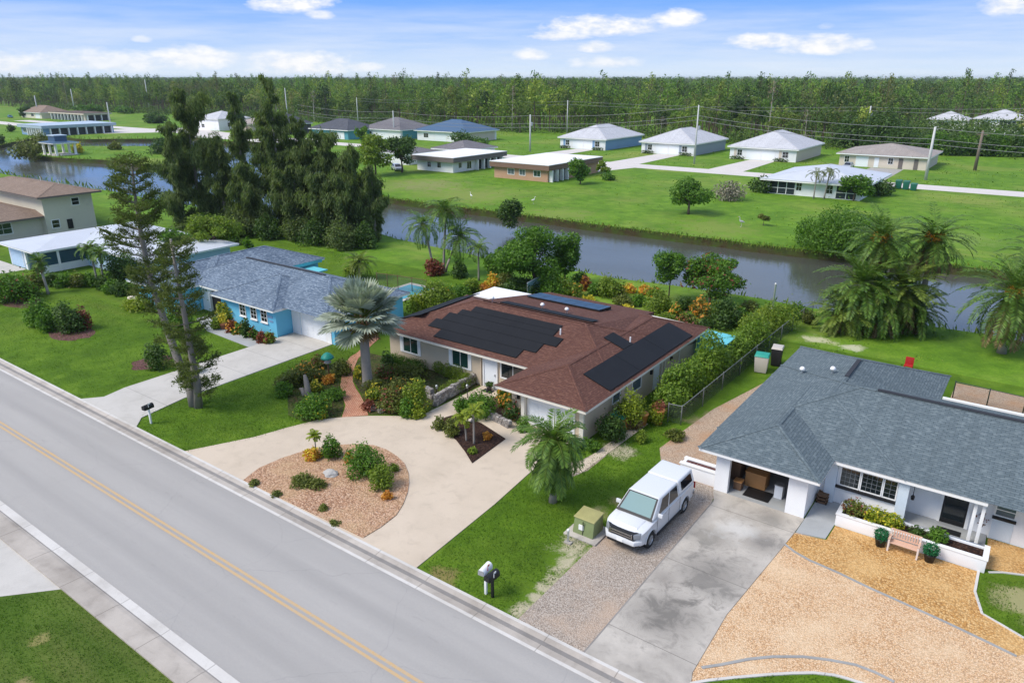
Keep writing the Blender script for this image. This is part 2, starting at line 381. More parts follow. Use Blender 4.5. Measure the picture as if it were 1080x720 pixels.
M['garage_in']=plain('garage_shade_dark',(.10,.095,.09),.9,.15,1.)  # dark colour stands in for the shade inside the garage
M['black']=plain('black_plastic',(.015,.015,.016),.5,.15,4.)
M['mat_solar']=None
def solar(name,c,line,w,rot=0):
    t=NT(name);uv=t.n('ShaderNodeUVMap').outputs[0]
    br=t.n('ShaderNodeTexBrick');br.offset=0;br.inputs['Scale'].default_value=1.;br.inputs['Brick Width'].default_value=w[0];br.inputs['Row Height'].default_value=w[1]
    br.inputs['Mortar Size'].default_value=.03;br.inputs['Color1'].default_value=(*c,1);br.inputs['Color2'].default_value=(*mul(c,1.25),1);br.inputs['Mortar'].default_value=(*line,1)
    t.l(uv,br.inputs['Vector']);n=t.noise(t.pos(),1.5,4)
    col=t.mix(t.ramp(n,[(.4,0),(.7,.4)]),br.outputs['Color'],mul(c,1.7))
    return t.done(col,.6,spec=.2)
M['mat_solar']=solar('black_pool_heater',(.009,.009,.010),(.013,.013,.014),(1.2,6))
M['pv']=solar('blue_solar_cell',(.035,.075,.135),(.015,.02,.03),(1.0,1.7))
M['metal']=plain('galvanised_metal',(.45,.46,.47),.4,.08,2.,metal=.6)
M['fence_metal']=plain('dull_fence_metal',(.20,.21,.205),.55,.1,3.)
M['iron']=plain('dark_fence_metal',(.03,.045,.035),.5,.1,4.)
M['pole_conc']=plain('pale_concrete_pole',(.55,.55,.53),.85,.06,.6)
M['pole_wood']=plain('weathered_timber',(.20,.155,.12),.9,.15,1.5)
M['wire']=plain('cable',(.22,.22,.22),.6,.05,1.)
M['bark_grey']=plain('grey_bark',(.25,.22,.19),.95,.25,2.2,.8)
M['bark_brown']=plain('brown_bark',(.13,.095,.07),.95,.25,3.,.8)
M['bark_pale']=plain('pale_bark',(.36,.33,.29),.95,.2,2.5,.6)
M['palm_trunk']=plain('palm_trunk_bark',(.30,.27,.235),.95,.18,3.5,.8)
M['palm_boot']=plain('palm_leaf_bases',(.40,.25,.14),.9,.3,4.,.8)
M['terracotta']=plain('terracotta',(.42,.17,.09),.8,.1,3.)
M['stone']=plain('pale_stone',(.46,.44,.41),.9,.2,3.5,.7,dirt=(.28,.27,.25))
M['stone_wall']=None
def stonewall():
    t=NT('rough_stone_wall');p=t.pos();v=t.n('ShaderNodeTexVoronoi');v.inputs['Scale'].default_value=4.2;t.l(p,v.inputs['Vector'])
    e=t.n('ShaderNodeTexVoronoi',feature='DISTANCE_TO_EDGE');e.inputs['Scale'].default_value=4.2;t.l(p,e.inputs['Vector'])
    sep=t.n('ShaderNodeSeparateColor');t.l(v.outputs['Color'],sep.inputs[0])
    col=t.ramp(sep.outputs[0],[(0,(.20,.175,.16)),(.5,(.34,.31,.28)),(1,(.48,.45,.42))])
    col=t.mix(t.ramp(e.outputs['Distance'],[(0,.85),(.09,0)]),col,(.09,.08,.07))
    return t.done(col,.9,t.bump(e.outputs['Distance'],.8,.05))
M['stone_wall']=stonewall()
M['green_plastic']=plain('teal_green_plastic',(.02,.30,.22),.5,.06,3.)
M['bin_green']=plain('dark_green_plastic',(.015,.13,.085),.5,.06,3.)
M['beige_plastic']=plain('beige_plastic',(.50,.46,.40),.6,.06,3.)
M['util_green']=plain('utility_green_paint',(.20,.245,.105),.55,.08,2.,dirt=(.36,.32,.13))
M['red']=plain('red_plastic',(.40,.02,.02),.5,.1,3.)
M['wood_orange']=plain('varnished_wood',(.45,.22,.08),.6,.15,4.)
M['bench_wood']=plain('peach_painted_wood',(.66,.42,.30),.7,.1,5.)
M['brown_wood']=plain('brown_timber',(.16,.09,.05),.8,.15,4.)
M['turq']=plain('turquoise_paint',(.13,.50,.55),.6,.06,1.)
M['orange_pot']=plain('orange_glaze',(.62,.27,.08),.5,.12,3.)
M['chain']=None
def chain(name,c,op):
    t=NT(name);p=t.n('ShaderNodeTexCoord').outputs['Object']
    b=t.n('ShaderNodeBsdfPrincipled');b.inputs['Base Color'].default_value=(*c,1);b.inputs['Roughness'].default_value=.6
    tr=t.n('ShaderNodeBsdfTransparent');ms=t.n('ShaderNodeMixShader');ms.inputs[0].default_value=op
    t.l(tr.outputs[0],ms.inputs[1]);t.l(b.outputs[0],ms.inputs[2]);t.l(ms.outputs[0],t.out.inputs[0]);return t.m
M['chain']=chain('chain_link_mesh',(.06,.075,.065),.34)
M['chain_light']=chain('thin_wire_mesh',(.06,.075,.06),.18)
def water():
    t=NT('canal_water');p=t.pos()
    a=t.noise(t.mapping(p,(1,1.6,1)),1.1,4,.6);b=t.noise(p,.05,4,.6);c=t.noise(p,5.,3)
    h=t.math('ADD',a,t.math('MULTIPLY',c,.25))
    col=t.mix(b,(.055,.058,.048),(.085,.085,.072))
    rg=t.ramp(t.noise(t.mapping(p,(.03,.09,1)),1.,4,.6),[(.35,.05),(.65,.22)])
    return t.done(col,rg,t.bump(h,.2,.05),spec=.5)
M['water']=water()
M['pool']=plain('pool_water',(.05,.33,.40),.1,.1,1.,spec=.8)
def bankm():
    t=NT('eroded_bank');p=t.pos();a=t.noise(p,.5,5,.65);b=t.noise(p,5,4,.7)
    col=t.ramp(b,[(.3,(.03,.022,.012)),(.55,(.06,.048,.022)),(.75,(.06,.075,.018))])
    col=t.mix(t.ramp(a,[(.4,0),(.62,.9)]),col,(.05,.085,.015))
    return t.done(col,.95,t.bump(b,.8,.1),spec=.1)
M['bank']=bankm()
# foliage
LM={'bright':leafmat('bright_leaf',(.09,.155,.014),(.25,.33,.032),.55,.4),
 'lime':leafmat('lime_leaf',(.14,.20,.012),(.33,.39,.028),.55,.4),
 'mid':leafmat('green_leaf',(.046,.122,.011),(.14,.27,.022),.55,.4),
 'deep':leafmat('deep_green_leaf',(.028,.07,.012),(.088,.16,.024),.55,.35),
 'olive':leafmat('olive_leaf',(.07,.092,.016),(.19,.215,.035),.55,.35),
 'casuarina':leafmat('casuarina_needle',(.062,.105,.03),(.20,.25,.08),.7,.5),
 'norfolk':leafmat('norfolk_needle',(.038,.068,.014),(.165,.20,.042),.7,.4),
 'silver':leafmat('silver_fan_leaf',(.20,.235,.175),(.46,.50,.395),.5,.2),
 'field':leafmat('field_grass_blade',(.085,.18,.010),(.20,.32,.03),.85,.4,(.30,.31,.08),.06),
 'hedge':leafmat('hedge_leaf',(.075,.15,.012),(.22,.33,.03),.55,.4),
 'palm':leafmat('palm_leaflet',(.035,.095,.012),(.16,.265,.035),.5,.3),
 'palm_yellow':leafmat('yellow_palm_leaflet',(.06,.11,.014),(.21,.27,.04)),
 'dry':leafmat('dry_frond',(.12,.075,.03),(.30,.21,.10),.8,.15),
 'orange':leafmat('orange_leaf',(.45,.14,.015),(.75,.40,.05)),
 'yellow':leafmat('yellow_leaf',(.42,.33,.015),(.70,.60,.05)),
 'red':leafmat('red_leaf',(.10,.02,.015),(.28,.08,.04)),
 'grey':leafmat('grey_twig',(.13,.12,.085),(.30,.28,.20),.9,.1),
 'pine':leafmat('pine_needle',(.06,.11,.016),(.20,.27,.045),.7,.3,(.28,.25,.09),.028,True),
 'forest':leafmat('forest_leaf',(.06,.125,.012),(.23,.32,.038),.7,.3,(.36,.40,.06),.03,True),
 'forest_dark':leafmat('dark_forest_leaf',(.022,.05,.010),(.085,.145,.024),.7,.25,(.16,.20,.04),.03,True),
 'forest_brown':leafmat('bare_twig',(.13,.10,.06),(.28,.23,.14),.8,.2),
 'topiary':leafmat('topiary_leaf',(.008,.09,.03),(.02,.20,.06)),
 'reed':leafmat('bank_reed',(.06,.13,.012),(.19,.28,.03),.8,.3,(.22,.15,.05)),
 'blade':leafmat('lawn_blade',(.045,.105,.006),(.14,.25,.02),.8,.35)}
# ---------------------------------------------------------------- foliage shapes
def nrm(a):return a/np.maximum(np.linalg.norm(a,axis=1,keepdims=True),1e-9)
def rhombi(c,t,nv,L,W):
    # one rhombic leaf per row: centre, long axis, normal
    b=nrm(np.cross(nv,t));L=np.asarray(L).reshape(-1,1) if hasattr(L,'__len__') else L
    W=np.asarray(W).reshape(-1,1) if hasattr(W,'__len__') else W
    v=np.stack([c-t*L*.5,c+b*W*.5+t*L*.05,c+t*L*.5,c-b*W*.5+t*L*.05],1)
    return v.reshape(-1,3)
def leaf_cloud(blobs,n,L,W=None,up=.5,shell=.5,g=None,droop=0.):
    g=g or rng;W=W or L*.6
    B=np.array(blobs,float);vol=B[:,3]*B[:,4]+B[:,4]*B[:,5]+B[:,3]*B[:,5]
    k=g.choice(len(B),n,p=vol/vol.sum())
    d=nrm(g.normal(size=(n,3)));r=shell+(1-shell)*g.random((n,1))**.5
    r*=1+.13*g.normal(size=(n,1));r*=np.where(g.random((n,1))<.10,1.08+.3*g.random((n,1)),1.)
    c=B[k,:3]+d*r*B[k,3:6]
    nv=nrm(d*.6+g.normal(size=(n,3))*.75+np.array([0,0,up]))
    t=nrm(np.cross(nv,g.normal(size=(n,3))));t[:,2]-=droop;t=nrm(t)
    s=.65+.7*g.random((n,1))
    return rhombi(c,t,nv,L*s,W*s)
def blobs_in(rx,ry,z0,z1,k,size=.42,g=None,top=1.):
    # k leafy lumps filling an ellipsoid crown between z0 and z1, uneven on purpose
    g=g or rng;out=[];h=(z1-z0)/2;cz=(z0+z1)/2
    for _ in range(k):
        d=g.normal(size=3);d/=np.linalg.norm(d);r=.35+.5*g.random()
        s=size*(.65+.7*g.random())
        out.append((d[0]*r*rx,d[1]*r*ry,cz+d[2]*r*h*top,rx*s,ry*s,h*s*.9))
    return out
def limb_tree(mb,h,r,blobs,g=None,base=(0,0,0),lean=(0,0)):
    # tapered trunk with a limb reaching into every lump of the crown
    g=g or rng;zf=min(b[2] for b in blobs);zf=max(.25*h,min(zf,.6*h))
    tr=[(base[0]+lean[0]*q*.5+g.normal()*.02*h*q,base[1]+lean[1]*q*.5+g.normal()*.02*h*q,base[2]+zf*q) for q in (0,.35,.7,1)]
    mb.tube(tr,[r*1.25,r,r*.85,r*.75],8)
    e=Vector(tr[-1])
    for b in blobs:
        p=Vector(b[:3]);m=(e+p)/2+Vector((0,0,.06*h))
        mb.tube([e,m,p],[r*.5,r*.32,r*.12],5)
def px2m(px,x,y):return px*depth(x,y)/F
KINDS={}
def plant(name,label,px,py,ptop,hw,leaf='mid',cat='shrub',group=None,k=7,trunk=None,z0f=.0,dens=1.,leafpx=2.6,LW=.55,up=.5,droop=0.,mix=None,bark='bark_brown',size=.42,flat=1.,zb=0.,hwy=None):
    # a bush or tree standing at a surveyed spot; leaf size follows what the lens resolves there
    x,y=P(px,py);d=depth(x,y);h=max(.25,top_at(x,y,ptop)-zb);rx=px2m(hw,x,y);ry=rx*(hwy or 1.)
    g=np.random.default_rng(int(px*7+py*131))
    z0=zb+h*z0f
    if z0f<.05:
        bl=[(0,0,zb+h*.5,rx*.6,ry*.6,h*.5)]
        for j in range(k):
            a=j*2.4+g.normal()*.3;r=.35+.4*g.random();s=.38+.3*g.random();zz=(.22+.45*g.random())*(1.15-r*.6)
            bl.append((math.cos(a)*r*rx,math.sin(a)*r*ry,zb+h*max(zz,.2),rx*s*1.08,ry*s*1.08,h*(.24+.22*g.random())))
    else:bl=blobs_in(rx*.98,ry*.98,z0,zb+h,k,size,g)
    L=max(.05,leafpx*d/F);area=(L*L*LW*.5)
    cover=4.2*(rx*ry*3.14+ (rx+ry)*.5*3.14*(zb+h-z0))*dens
    n=int(min(26000,max(60,cover/area*.55)))
    root=empty(name,(x,y,0),label,cat,group)
    W=L*LW
    m=MB();bw=[(b[0]+x,b[1]+y,b[2],b[3],b[4],b[5]) for b in bl]
    m.quads(leaf_cloud(bw,n,L,W,up,.45,g,droop))
    m.build('foliage' if trunk is None else 'crown',LM[leaf],root)
    if mix:
        m2=MB();m2.quads(leaf_cloud(bw,int(n*mix[1]),L*1.3,W*1.4,.8,.9,g));m2.build('blossom',LM[mix[0]],root)
    s=MB();tr=trunk if trunk else max(.02,.05*rx)
    limb_tree(s,h,tr,bw,g,(x,y,zb));s.build('trunk' if trunk else 'stem',M[bark],root,smooth=True)
    return root
def frond(g,L,az,el,droop,nl,ll,lw,tip=.25,curl=.35):
    # pinnate frond: returns (rachis points, leaflet quads)
    az=az;pts=[];p=np.zeros(3);e=el;st=L/10
    for i in range(11):
        pts.append(p.copy());p=p+st*np.array([math.cos(az)*math.cos(e),math.sin(az)*math.cos(e),math.sin(e)]);e-=droop/10*(1+.12*i)
    pts=np.array(pts);u=np.linspace(.14,.99,nl);idx=u*10;i0=np.minimum(idx.astype(int),9);f=(idx-i0)[:,None]
    c=pts[i0]*(1-f)+pts[i0+1]*f;tan=nrm(pts[i0+1]-pts[i0])
    side=nrm(np.cross(tan,np.array([0,0,1.])+1e-4));nv=nrm(np.cross(side,tan))
    out=[]
    for s in (-1,1):
        d=nrm(side*s*.85+tan*(.45+.35*u[:,None])-np.array([0,0,1.])*curl+nv*.1+g.normal(size=(nl,3))*.07)
        l=ll*np.clip(np.sin(np.pi*(.12+.80*u))**.6,.25,1)*(1+.1*g.normal(size=nl))
        cc=c+d*l[:,None]*.5
        out.append(rhombi(cc,d,nrm(np.cross(d,tan)+g.normal(size=(nl,3))*.15),l,np.full(nl,lw)))
    return pts,np.concatenate(out)
def pinnate(mb,sb,g,top,n,L,elr,droop,nl=26,ll=.45,lw=.06,az0=0,curl=.35,azr=None):
    for i in range(n):
        az=az0+i*2.399+g.normal()*.12 if azr is None else azr[0]+(azr[1]-azr[0])*g.random()
        q=(i+.5)/n;el=elr[1]+(elr[0]-elr[1])*q+g.normal()*.08
        pts,lf=frond(g,L*(.85+.3*g.random()),az,el,droop*(.75+.5*g.random()),nl,ll,lw,curl=curl)
        mb.quads(lf+np.array(top))
        pp=pts+np.array(top);sb.tube([pp[k] for k in (0,2,4,6,8,10)],[.035,.03,.025,.018,.012,.006],4)
def palm(name,label,px,py,pcrown,L,n=26,rt=.16,elr=(1.3,-.6),droop=1.3,leaf='palm',ll=.5,lw=.07,nl=26,group=None,lean=(0,0),skirt=0,fruit=None,h=None,xy=None,curl=.15,cat='palm tree',trunkmat='palm_trunk'):
    x,y=xy or P(px,py);h=h if h is not None else max(.3,top_at(x,y,pcrown))
    g=np.random.default_rng(int(px*3+py*17+L*10))
    root=empty(name,(x,y,0),label,cat,group)
    tx,ty=x+lean[0],y+lean[1]
    s=MB();k=[0,.15,.35,.55,.75,.9,1]
    s.tube([(x+lean[0]*q**1.3,y+lean[1]*q**1.3,h*q) for q in k],[rt*1.3,rt*1.05,rt,rt*.97,rt*.97,rt*1.1,rt*1.05],10)
    s.build('trunk',M[trunkmat],root,smooth=True)
    c=MB();st=MB();pinnate(c,st,g,(tx,ty,h),n,L,elr,droop,nl,ll,lw,g.random()*6,curl)
    c.build('fronds',LM[leaf],root);st.build('frond_stems',LM['palm_yellow'],root)
    if skirt:
        d=MB();ds=MB();pinnate(d,ds,g,(tx,ty,h-.15),skirt,L*.9,(-.7,-1.3),.5,nl,ll,lw,0,curl);d.build('dry_skirt',LM['dry'],root);ds.build('dry_stems',LM['dry'],root)
    if fruit:
        for a in (0.4,2.2,3.9,5.2):
            f=MB();f.quads(leaf_cloud([(tx+math.cos(a)*.5,ty+math.sin(a)*.5,h+.15,.34,.34,.5)],80,.18,.14,.3,.4,g));f.build('fruit_bunch',LM['orange'],root)
    return root
# ---------------------------------------------------------------- camera, sun, sky
cam=bpy.data.cameras.new('camera');co=bpy.data.objects.new('camera',cam);COL.objects.link(co)
cam.sensor_width=36;cam.lens=36*F/1080.;cam.clip_start=.5;cam.clip_end=12000
co.location=(0,0,CAMZ);co.rotation_euler=(R(90)-PITCH,0,YAW);SC.camera=co
SUN_EL,SUN_AZ=R(48),math.atan2(-.80,-.60)
sd=bpy.data.lights.new('sun','SUN');sd.energy=SUNSTR;sd.angle=R(SUNANG);sd.color=(1.,.94,.85)
so=bpy.data.objects.new('sun',sd);COL.objects.link(so)
sv=Vector((math.cos(SUN_EL)*math.cos(SUN_AZ),math.cos(SUN_EL)*math.sin(SUN_AZ),math.sin(SUN_EL)))
so.rotation_euler=sv.to_track_quat('Z','Y').to_euler();so.location=(-60,-60,120)
def sky():
    w=bpy.data.worlds.new('World');SC.world=w;w.use_nodes=True;t=w.node_tree;t.nodes.clear()
    N=lambda ty,**k:[setattr((nd:=t.nodes.new(ty)),a,b) for a,b in k.items()] and nd or nd
    def node(ty,**k):
        nd=t.nodes.new(ty)
        for a,b in k.items():setattr(nd,a,b)
        return nd
    def mth(op,a,b=None,c=False):
        m=node('ShaderNodeMath',operation=op,use_clamp=c)
        for s,v in ((m.inputs[0],a),(m.inputs[1],b)):
            if v is None:continue
            if hasattr(v,'links'):t.links.new(v,s)
            else:s.default_value=v
        return m.outputs[0]
    def mix(f,a,b,mode='MIX'):
        m=node('ShaderNodeMix',data_type='RGBA',blend_type=mode)
        for s,v in ((m.inputs[0],f),(m.inputs[6],a),(m.inputs[7],b)):
            if hasattr(v,'links'):t.links.new(v,s)
            elif hasattr(v,'__len__'):s.default_value=(*v,1)
            else:s.default_value=v
        return m.outputs[2]
    def ramp(f,stops):
        r=node('ShaderNodeValToRGB')
        while len(r.color_ramp.elements)<len(stops):r.color_ramp.elements.new(.5)
        for e,(p,c) in zip(r.color_ramp.elements,stops):
            e.position=p;e.color=(c,c,c,1) if not hasattr(c,'__len__') else (*c,1)
        t.links.new(f,r.inputs[0]);return r.outputs[0]
    out=node('ShaderNodeOutputWorld');bg=node('ShaderNodeBackground');t.links.new(bg.outputs[0],out.inputs[0])
    nk=node('ShaderNodeTexSky',sky_type='NISHITA',sun_disc=False)
    nk.sun_elevation=SUN_EL;nk.sun_rotation=math.pi/2-SUN_AZ;nk.altitude=0;nk.air_density=1.;nk.dust_density=.4;nk.ozone_density=2.
    tc=node('ShaderNodeTexCoord');d=node('ShaderNodeVectorMath',operation='NORMALIZE');t.links.new(tc.outputs['Generated'],d.inputs[0]);d=d.outputs[0]
    sp=node('ShaderNodeSeparateXYZ');t.links.new(d,sp.inputs[0]);z=sp.outputs[2]
    STR=SKYSTR
    k=1/STR/2**EXPO
    # air near the horizon is pale; the real sky deepens quickly above it
    base=mix(ramp(z,[(.0,1.),(.1,.97),(.35,.5),(.8,.2)]),nk.outputs[0],mix(ramp(z,[(.0,.02),(.03,.36),(.06,.66),(.088,.95),(.12,1)]),(.74*k,.87*k,1.0*k),(.15*k,.40*k,1.0*k)))
    # thin streaked cirrus and cumulus puffs
    mp=node('ShaderNodeMapping');mp.inputs['Scale'].default_value=(5,5,60);t.links.new(d,mp.inputs[0])
    n1=node('ShaderNodeTexNoise');n1.inputs['Scale'].default_value=1.2;n1.inputs['Detail'].default_value=6;n1.inputs['Roughness'].default_value=.6;t.links.new(mp.outputs[0],n1.inputs['Vector'])
    cir=mth('MULTIPLY',ramp(n1.outputs['Fac'],[(.36,0),(.66,.8)]),ramp(z,[(.0,.45),(.045,.5),(.07,.34),(.09,.06),(.22,.72),(.45,.86),(1.,.9)]))
    base=mix(cir,base,mix(ramp(z,[(.10,0),(.25,1)]),(.90*k,.94*k,1.0*k),(.90*k,.89*k,.87*k)))
    mp2=node('ShaderNodeMapping');mp2.inputs['Scale'].default_value=(38,38,95);t.links.new(d,mp2.inputs[0])
    n2=node('ShaderNodeTexNoise');n2.inputs['Scale'].default_value=1.;n2.inputs['Detail'].default_value=6;n2.inputs['Roughness'].default_value=.62;t.links.new(mp2.outputs[0],n2.inputs['Vector'])
    fl=mth('MULTIPLY',mth('SUBTRACT',n2.outputs['Fac'],.5),2.9)
    tot=None
    for (cx,cy,hw,hh,a) in CLOUDS:
        r=Vector(ray(cx,cy)).normalized();e=Vector((-r.y,r.x,0)).normalized();u=r.cross(e)
        if u.z<0:u=-u
        def dot(v,sc):
            q=node('ShaderNodeVectorMath',operation='DOT_PRODUCT');t.links.new(d,q.inputs[0]);q.inputs[1].default_value=tuple(v)
            return q.outputs['Value']
        du=mth('MULTIPLY',dot(e,1),820./hw);dv=mth('MULTIPLY',mth('SUBTRACT',dot(u,1),0.),820./hh)
        low=mth('MULTIPLY',mth('MINIMUM',dv,0.),.9)
        q=mth('ADD',mth('ADD',mth('MULTIPLY',du,du),mth('MULTIPLY',dv,dv)),mth('MULTIPLY',low,low))
        front=mth('GREATER_THAN',dot(r,1),.5)
        m=mth('SUBTRACT',1.1,mth('ADD',q,mth('MULTIPLY',fl,-.85)))
        m=mth('MULTIPLY',mth('MULTIPLY',m,.95,True),front);m=mth('MULTIPLY',m,a)
        tot=m if tot is None else mth('MAXIMUM',tot,m)
    col=mix(tot,base,mix(ramp(n2.outputs['Fac'],[(.35,1),(.6,0)]),(1.02*k,1.02*k,1.03*k),(.86*k,.90*k,.97*k)))
    t.links.new(col,bg.inputs[0]);bg.inputs[1].default_value=STR
CLOUDS=[(308,3,42,13,1),(338,16,16,6,.8),(632,29,66,12,1),(590,38,34,7,.9),(716,20,27,10,1),(628,50,22,7,1),(560,58,19,7,.9),(803,45,34,9,1),(868,49,44,11,1),
 (205,62,48,13,.95),(110,66,70,13,.75),(10,70,32,13,.9),(318,68,58,14,1),(640,67,42,7,.75),(1064,6,24,12,1),(380,71,24,6,.7),(150,42,9,4,.5),(872,28,9,4,.35)]
sky()
vs=SC.view_settings;vs.view_transform='Standard';vs.look='None';vs.gamma=1;vs.exposure=EXPO
SC.render.engine='CYCLES'
# ---------------------------------------------------------------- ground, canal and lake
WL=-1.0
def wpt(px,py):return P(px,py,WL)
near=[(70,68.2),(20,68.5),(-2,69.2),(-10,68.8),(-23,68.6),(-36,67.4),(-50,66.4),(-62,67.4),(-72,68.6),(-90,68),(-110,67),(-130,67.5),(-150,67.5),(-175,66.8),(-210,67.5),(-260,68),(-330,69)]
far=[(-330,96),wpt(0,156.5),wpt(17,152.5),(-296,118),wpt(62,147.5),wpt(90,150),wpt(158,149.5),wpt(199,147.5),wpt(238,152.5),wpt(276,152.5),wpt(322,166),wpt(372,186),wpt(398,209),(-96,92.9),(-81,92.3),(-62,92.7),(-48,92.4),(-38,92.6),(-24,93),(-10,94.6),(-5,95.2),(20,95.8),(70,96.2)]
isle=[wpt(*q) for q in ((24,161),(34,153.5),(56,152.5),(85,157.5),(120,157.5),(158,157.5),(196,157),(224,160),(236,170),(205,178),(150,177.5),(113,173),(70,171),(36,168))]
def wob(loop,st=2.6,amp=.45,seed=1):
    out=[];n=len(loop)
    for i in range(n):
        a=Vector((*loop[i],0));b=Vector((*loop[(i+1)%n],0));L=(b-a).length;m=max(1,int(L/st))
        nr=Vector((-(b-a).y,(b-a).x,0)).normalized()
        for j in range(m):
            p=a+(b-a)*(j/m);w=mnoise.noise(Vector((p.x*.16,p.y*.16,seed)))*1.5+mnoise.noise(Vector((p.x*.6,p.y*.6,seed+5)))*.6
            p=p+nr*w*amp;out.append((p.x,p.y))
    return out
wl=wob(near[::-1]+far[::-1]);il=wob(isle,2.6,.4,3)
def area2(l):return sum(l[i][0]*l[(i+1)%len(l)][1]-l[(i+1)%len(l)][0]*l[i][1] for i in range(len(l)))
if area2(wl)<0:wl=wl[::-1]
if area2(il)<0:il=il[::-1]
BIG=5200
outer=[(-BIG,-600),(BIG,-600),(BIG,BIG),(-BIG,BIG)]
g=MB();loops=[[Vector((*p,0)) for p in l] for l in (outer,wl)]
tris=tessellate_polygon(loops);allv=[p for l in loops for p in l]
i0=g.verts([tuple(p) for p in allv])
for a,b,c in tris:
    n=(allv[b]-allv[a]).cross(allv[c]-allv[a]).z
    g.face((i0+a,i0+b,i0+c) if n>0 else (i0+a,i0+c,i0+b))
g.poly([(p[0],p[1],0) for p in il])
tag(g.build('ground',M['ground']),kind='structure')
b=MB()
def bank(loop,inw):
    n=len(loop);i=[]
    for k in range(n):
        p=Vector((*loop[k],0));d=(Vector((*loop[(k+1)%n],0))-Vector((*loop[k-1],0))).normalized();nr=Vector((-d.y,d.x,0))*inw
        i.append(b.verts([(p.x,p.y,0),(p.x+nr.x*.12,p.y+nr.y*.12,-.4),(p.x+nr.x*.42,p.y+nr.y*.42,-1.25)]))
    for k in range(n):
        a,c=i[k],i[(k+1)%n]
        for q in (0,1):b.face((a+q,c+q,c+q+1,a+q+1))
bank(wl,1);bank(il,-1)
tag(b.build('bank',M['bank'],smooth=True),kind='structure')
w=MB();w.poly([(-420,55,WL),(90,55,WL),(90,200,WL),(-420,200,WL)]);tag(w.build('water',M['water']),kind='structure')
# reeds and long grass along the water's edge
rd=MB()
def reeds(loop,dens,hmin,hmax,test=None,seed=2):
    g_=np.random.default_rng(seed);pts=[]
    n=len(loop)
    for k in range(n):
        a=np.array(loop[k]);c=np.array(loop[(k+1)%n]);L=np.linalg.norm(c-a);m=int(L*dens)
        if test and not test(a):continue
        q=g_.random((m,1));p=a+(c-a)*q+g_.normal(size=(m,2))*.42;pts.append(p)
    p=np.concatenate(pts);m=len(p);hh=(hmin+(hmax-hmin)*g_.random(m)**2)
    dd=nrm(np.concatenate([g_.normal(size=(m,2))*.35,np.ones((m,1))],1))
    c=np.concatenate([p,(-.25+hh*.45).reshape(-1,1)],1)
    rd.quads(rhombi(c,dd,nrm(g_.normal(size=(m,3))*np.array([1,1,.2])),hh,np.full(m,.07)+hh*.12))
reeds(wl,22,.25,.8,lambda a:a[1]>88 and a[0]>-110)
reeds(wl,7,.3,.9,lambda a:a[1]<=88 and a[0]>-100,4)
reeds(wl,4,.5,1.8,lambda a:a[0]<=-110,5)
reeds(il,4,.5,1.6,None,6)
tag(rd.build('bank_reeds',LM['reed']),'long grass and reeds lining the banks of the canal and lake','reeds',kind='stuff')
# ---------------------------------------------------------------- street and paving (sheets a few mm apart)
def sheet(name,pts,mat,z,parent=None):
    m=MB();m.poly([(p[0],p[1],z) for p in (pts if area2(pts)>0 else pts[::-1])]);return tag(m.build(name,mat),kind='structure')
def pxs(l):return [P(*q) for q in l]
def slab(name,pts,mat,z1,z0=-.05):
    m=MB();m.prism(pts,z0,z1);return tag(m.build(name,mat),kind='structure')
X0,X1=-900,60
sheet('road',[(X0,10.62),(X1,10.62),(X1,17.95),(X0,17.95)],M['asphalt'],.012)
for k,y in enumerate((14.04,14.30)):sheet('lane_line',[(X0,y),(X1,y),(X1,y+.13),(X0,y+.13)],M['yellow'],.016)
def strip(name,prof,mats):
    m=MB()
    for (y0,z0,y1,z1,mi) in prof:m.poly([(X0,y0,z0),(X1,y0,z0),(X1,y1,z1),(X0,y1,z1)],mi)
    return tag(m.build(name,mats),kind='structure')
KM=[M['gutter'],M['gutter_pale'],M['gutter_dirt']]
strip('kerb_gutter',[(17.93,.020,18.08,.026,1),(18.08,.026,18.36,.014,0),(18.36,.014,18.56,.014,2),(18.56,.014,18.78,.07,0),(18.78,.07,18.92,.075,1),(18.92,.075,18.925,0.,1)],KM)
strip('kerb_gutter_near',[(9.25,0.,9.255,.07,0),(9.255,.07,10.05,.045,0),(10.05,.045,10.20,.014,0),(10.20,.014,10.25,.010,2),(10.25,.010,10.62,.022,1)],KM)
sheet('lawn',[(-150,18.9),(40,18.9),(40,58),(-150,58)],M['lawn'],.004)
sheet('verge',[(-33,-30),(40,-30),(40,9.26),(-29.9,9.26),(-31.6,7.4)],M['lawn_patchy'],.004)
sheet('driveway_near',[(-55,9.26),(-29.9,9.26),(-31.6,7.4),(-33,-30),(-70,-30)],M['conc_white'],.012)
# blue house drive and walk
slab('driveway_blue_house',[(-49.0,18.93),(-42.0,18.93),(-43.0,19.8),(-43.6,23),(-43.7,36),(-48.5,36),(-48.5,21.6),(-48.1,20)],M['conc_white'],.05)
slab('walkway_blue_house',[(-58.5,35.0),(-58.5,33.2)]+pxs([(218,349),(267,368)])+[(-48.52,31.5),(-48.52,32.9)]+pxs([(278,360.5),(229,344)])+[(-57.2,34.6),(-57.2,35.0)],M['conc_pad'],.04)
